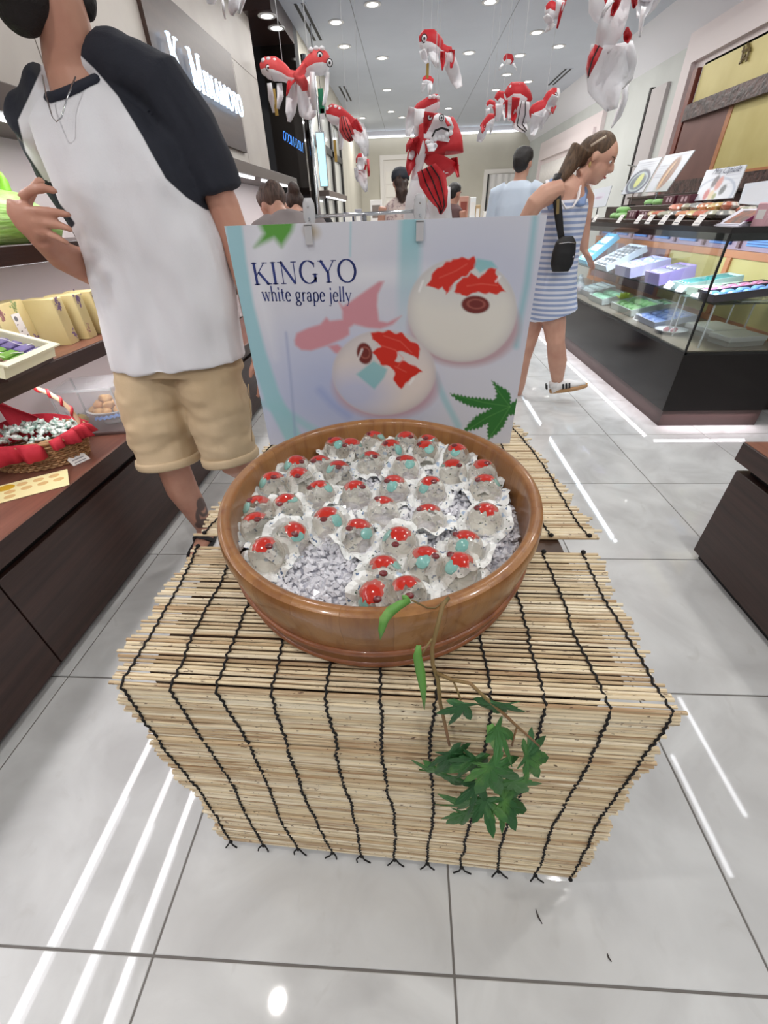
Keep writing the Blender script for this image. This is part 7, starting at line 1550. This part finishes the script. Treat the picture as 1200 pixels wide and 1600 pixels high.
fish('largest goldfish kite with broad white tail at the top right', 2.4, [(934, -18, 14), (940, 0, 20), (944, 14, 17), (950, 24, 12), (960, 32, 8)], kr,
     [('dorsal_cloth', 'w', [(972, -10, 16), (962, 20, 20), (952, 50, 20), (940, 80, 12)], -.08), ('curl', 'w', [(958, 0, 3), (944, 18, 3), (938, 36, 2)], -.14), ('side_fin', 'r', [(966, -4, 6), (962, 10, 5), (957, 24, 2)], -.13), ('side_fin', 'r', [(992, -6, 5), (992, 6, 4), (991, 12, 1)], -.12), ('side_fin', 'r', [(980, 42, 2), (981, 54, 7), (981, 62, 5), (982, 66, 1)], -.13), ('tail_fin', 'r', [(936, 72, 7), (926, 92, 8), (921, 108, 5), (919, 121, 1)], -.12, 1), ('tail_fin', 'w', [(950, 70, 26), (948, 110, 34), (946, 140, 28), (956, 172, 9)], -.05), ('tail_fin', 'w', [(975, 66, 14), (980, 92, 16), (976, 118, 14), (966, 136, 8)], -.02), ('tail_fin', 'w', [(978, 130, 5), (976, 155, 5), (966, 180, 5), (955, 200, 1)], .03)], eyes=[])
fish('white tailed goldfish kite cut by the top right edge of the ceiling', 2.6, [(1000, -22, 8), (1012, -16, 12), (1028, -14, 10), (1044, -20, 6)], kr, [('tail_fin', 'w', [(1010, -12, 14), (1006, 10, 12), (1000, 30, 6)]), ('tail_fin', 'w', [(1006, 10, 4), (1002, 36, 4), (999, 58, 2)], -.05), ('side_fin', 'w', [(1028, -8, 8), (1018, 10, 7), (1006, 26, 3)], .04)])
fish('white tailed goldfish kite cut by the top edge above the sign', 2.8, [(330, -40, 8), (345, -34, 13), (360, -32, 11), (374, -30, 6)], kr, [('tail_fin', 'w', [(330, -24, 12), (332, -8, 12), (330, 6, 5)]), ('tail_fin', 'w', [(366, -24, 14), (370, -6, 13), (364, 14, 8), (362, 24, 2)], -.03), ('tail_fin', 'w', [(382, -24, 5), (380, 0, 4), (374, 22, 2)], -.06), ('side_fin', 'w', [(346, -10, 2), (349, 14, 3), (352, 30, 1)], -.08)])
# ================================================================== counter at the far end
fc = thing('far_counter', 'white service counter far back behind the poster', 'counter', (.35, 7.6, 0)); MB().bbox(-1.1, 1.3, -.3, .3, 0, 1.06, .004).build('body', mat('counter_white', (214, 210, 206), .5), fc); MB().bbox(-1.13, 1.33, -.33, .33, 1.06, 1.1, .004).build('top', mat('counter_top_white', (226, 224, 222), .3), fc)
def far_box(label, u, v, w, h, rgb, nm='goods_box', y=7.45, mark=None):
    p = aty(u, v, y); s = scl(p); t = thing(nm, label, 'box', (p.x, y, 1.1005)); hh = max(.05, p.z+h*s/2-1.1); MB().bbox(-w*s/2, w*s/2, -.05, .05, 0, hh, .004).build('carton', mat('far_%d_%d_%d' % rgb, rgb, .5), t); MB().box(-w*s*.35, w*s*.35, -.0506, -.05, hh*.3, hh*.8).build('label', mat('far_label_%d' % (sum(rgb) % 97), mark or (230, 228, 224), .5), t)
far_box('white box with dark picture beside the cap woman', 588, 325, 18, 20, (226, 224, 222), mark=(120, 110, 104))
far_box('small grey box on the far counter left part', 560, 333, 10, 10, (150, 150, 160)); far_box('dark blue box on the far counter left part', 545, 338, 16, 10, (56, 60, 84))
far_box('box with red brown picture right of the middle fish', 724, 322, 14, 24, (188, 140, 124), mark=(132, 62, 50)); far_box('tall white box beside the red brown one', 738, 322, 9, 22, (228, 232, 232)); far_box('small tan box right of the tall white one', 746, 328, 7, 12, (186, 160, 120)); far_box('tiny white box at the right on the far counter', 760, 334, 10, 6, (226, 226, 222))

for lb, u, v, l in (('tiny dark scrap lying on the floor right of the blind', 842, 1432, .012), ('tiny black speck on the floor tile at lower right', 952, 1496, .006)):
    p = atz(u, v, .0005); tag(MB().tube([(-l, 0, .001), (0, .002, .0016), (l, 0, .001)], [.0008, .0018, .0006], 6).build('floor_scrap', mat('scrap_dark', (60, 52, 50), .7), None, True, loc=p, rot=(0, 0, 1.9)), lb, 'scrap')
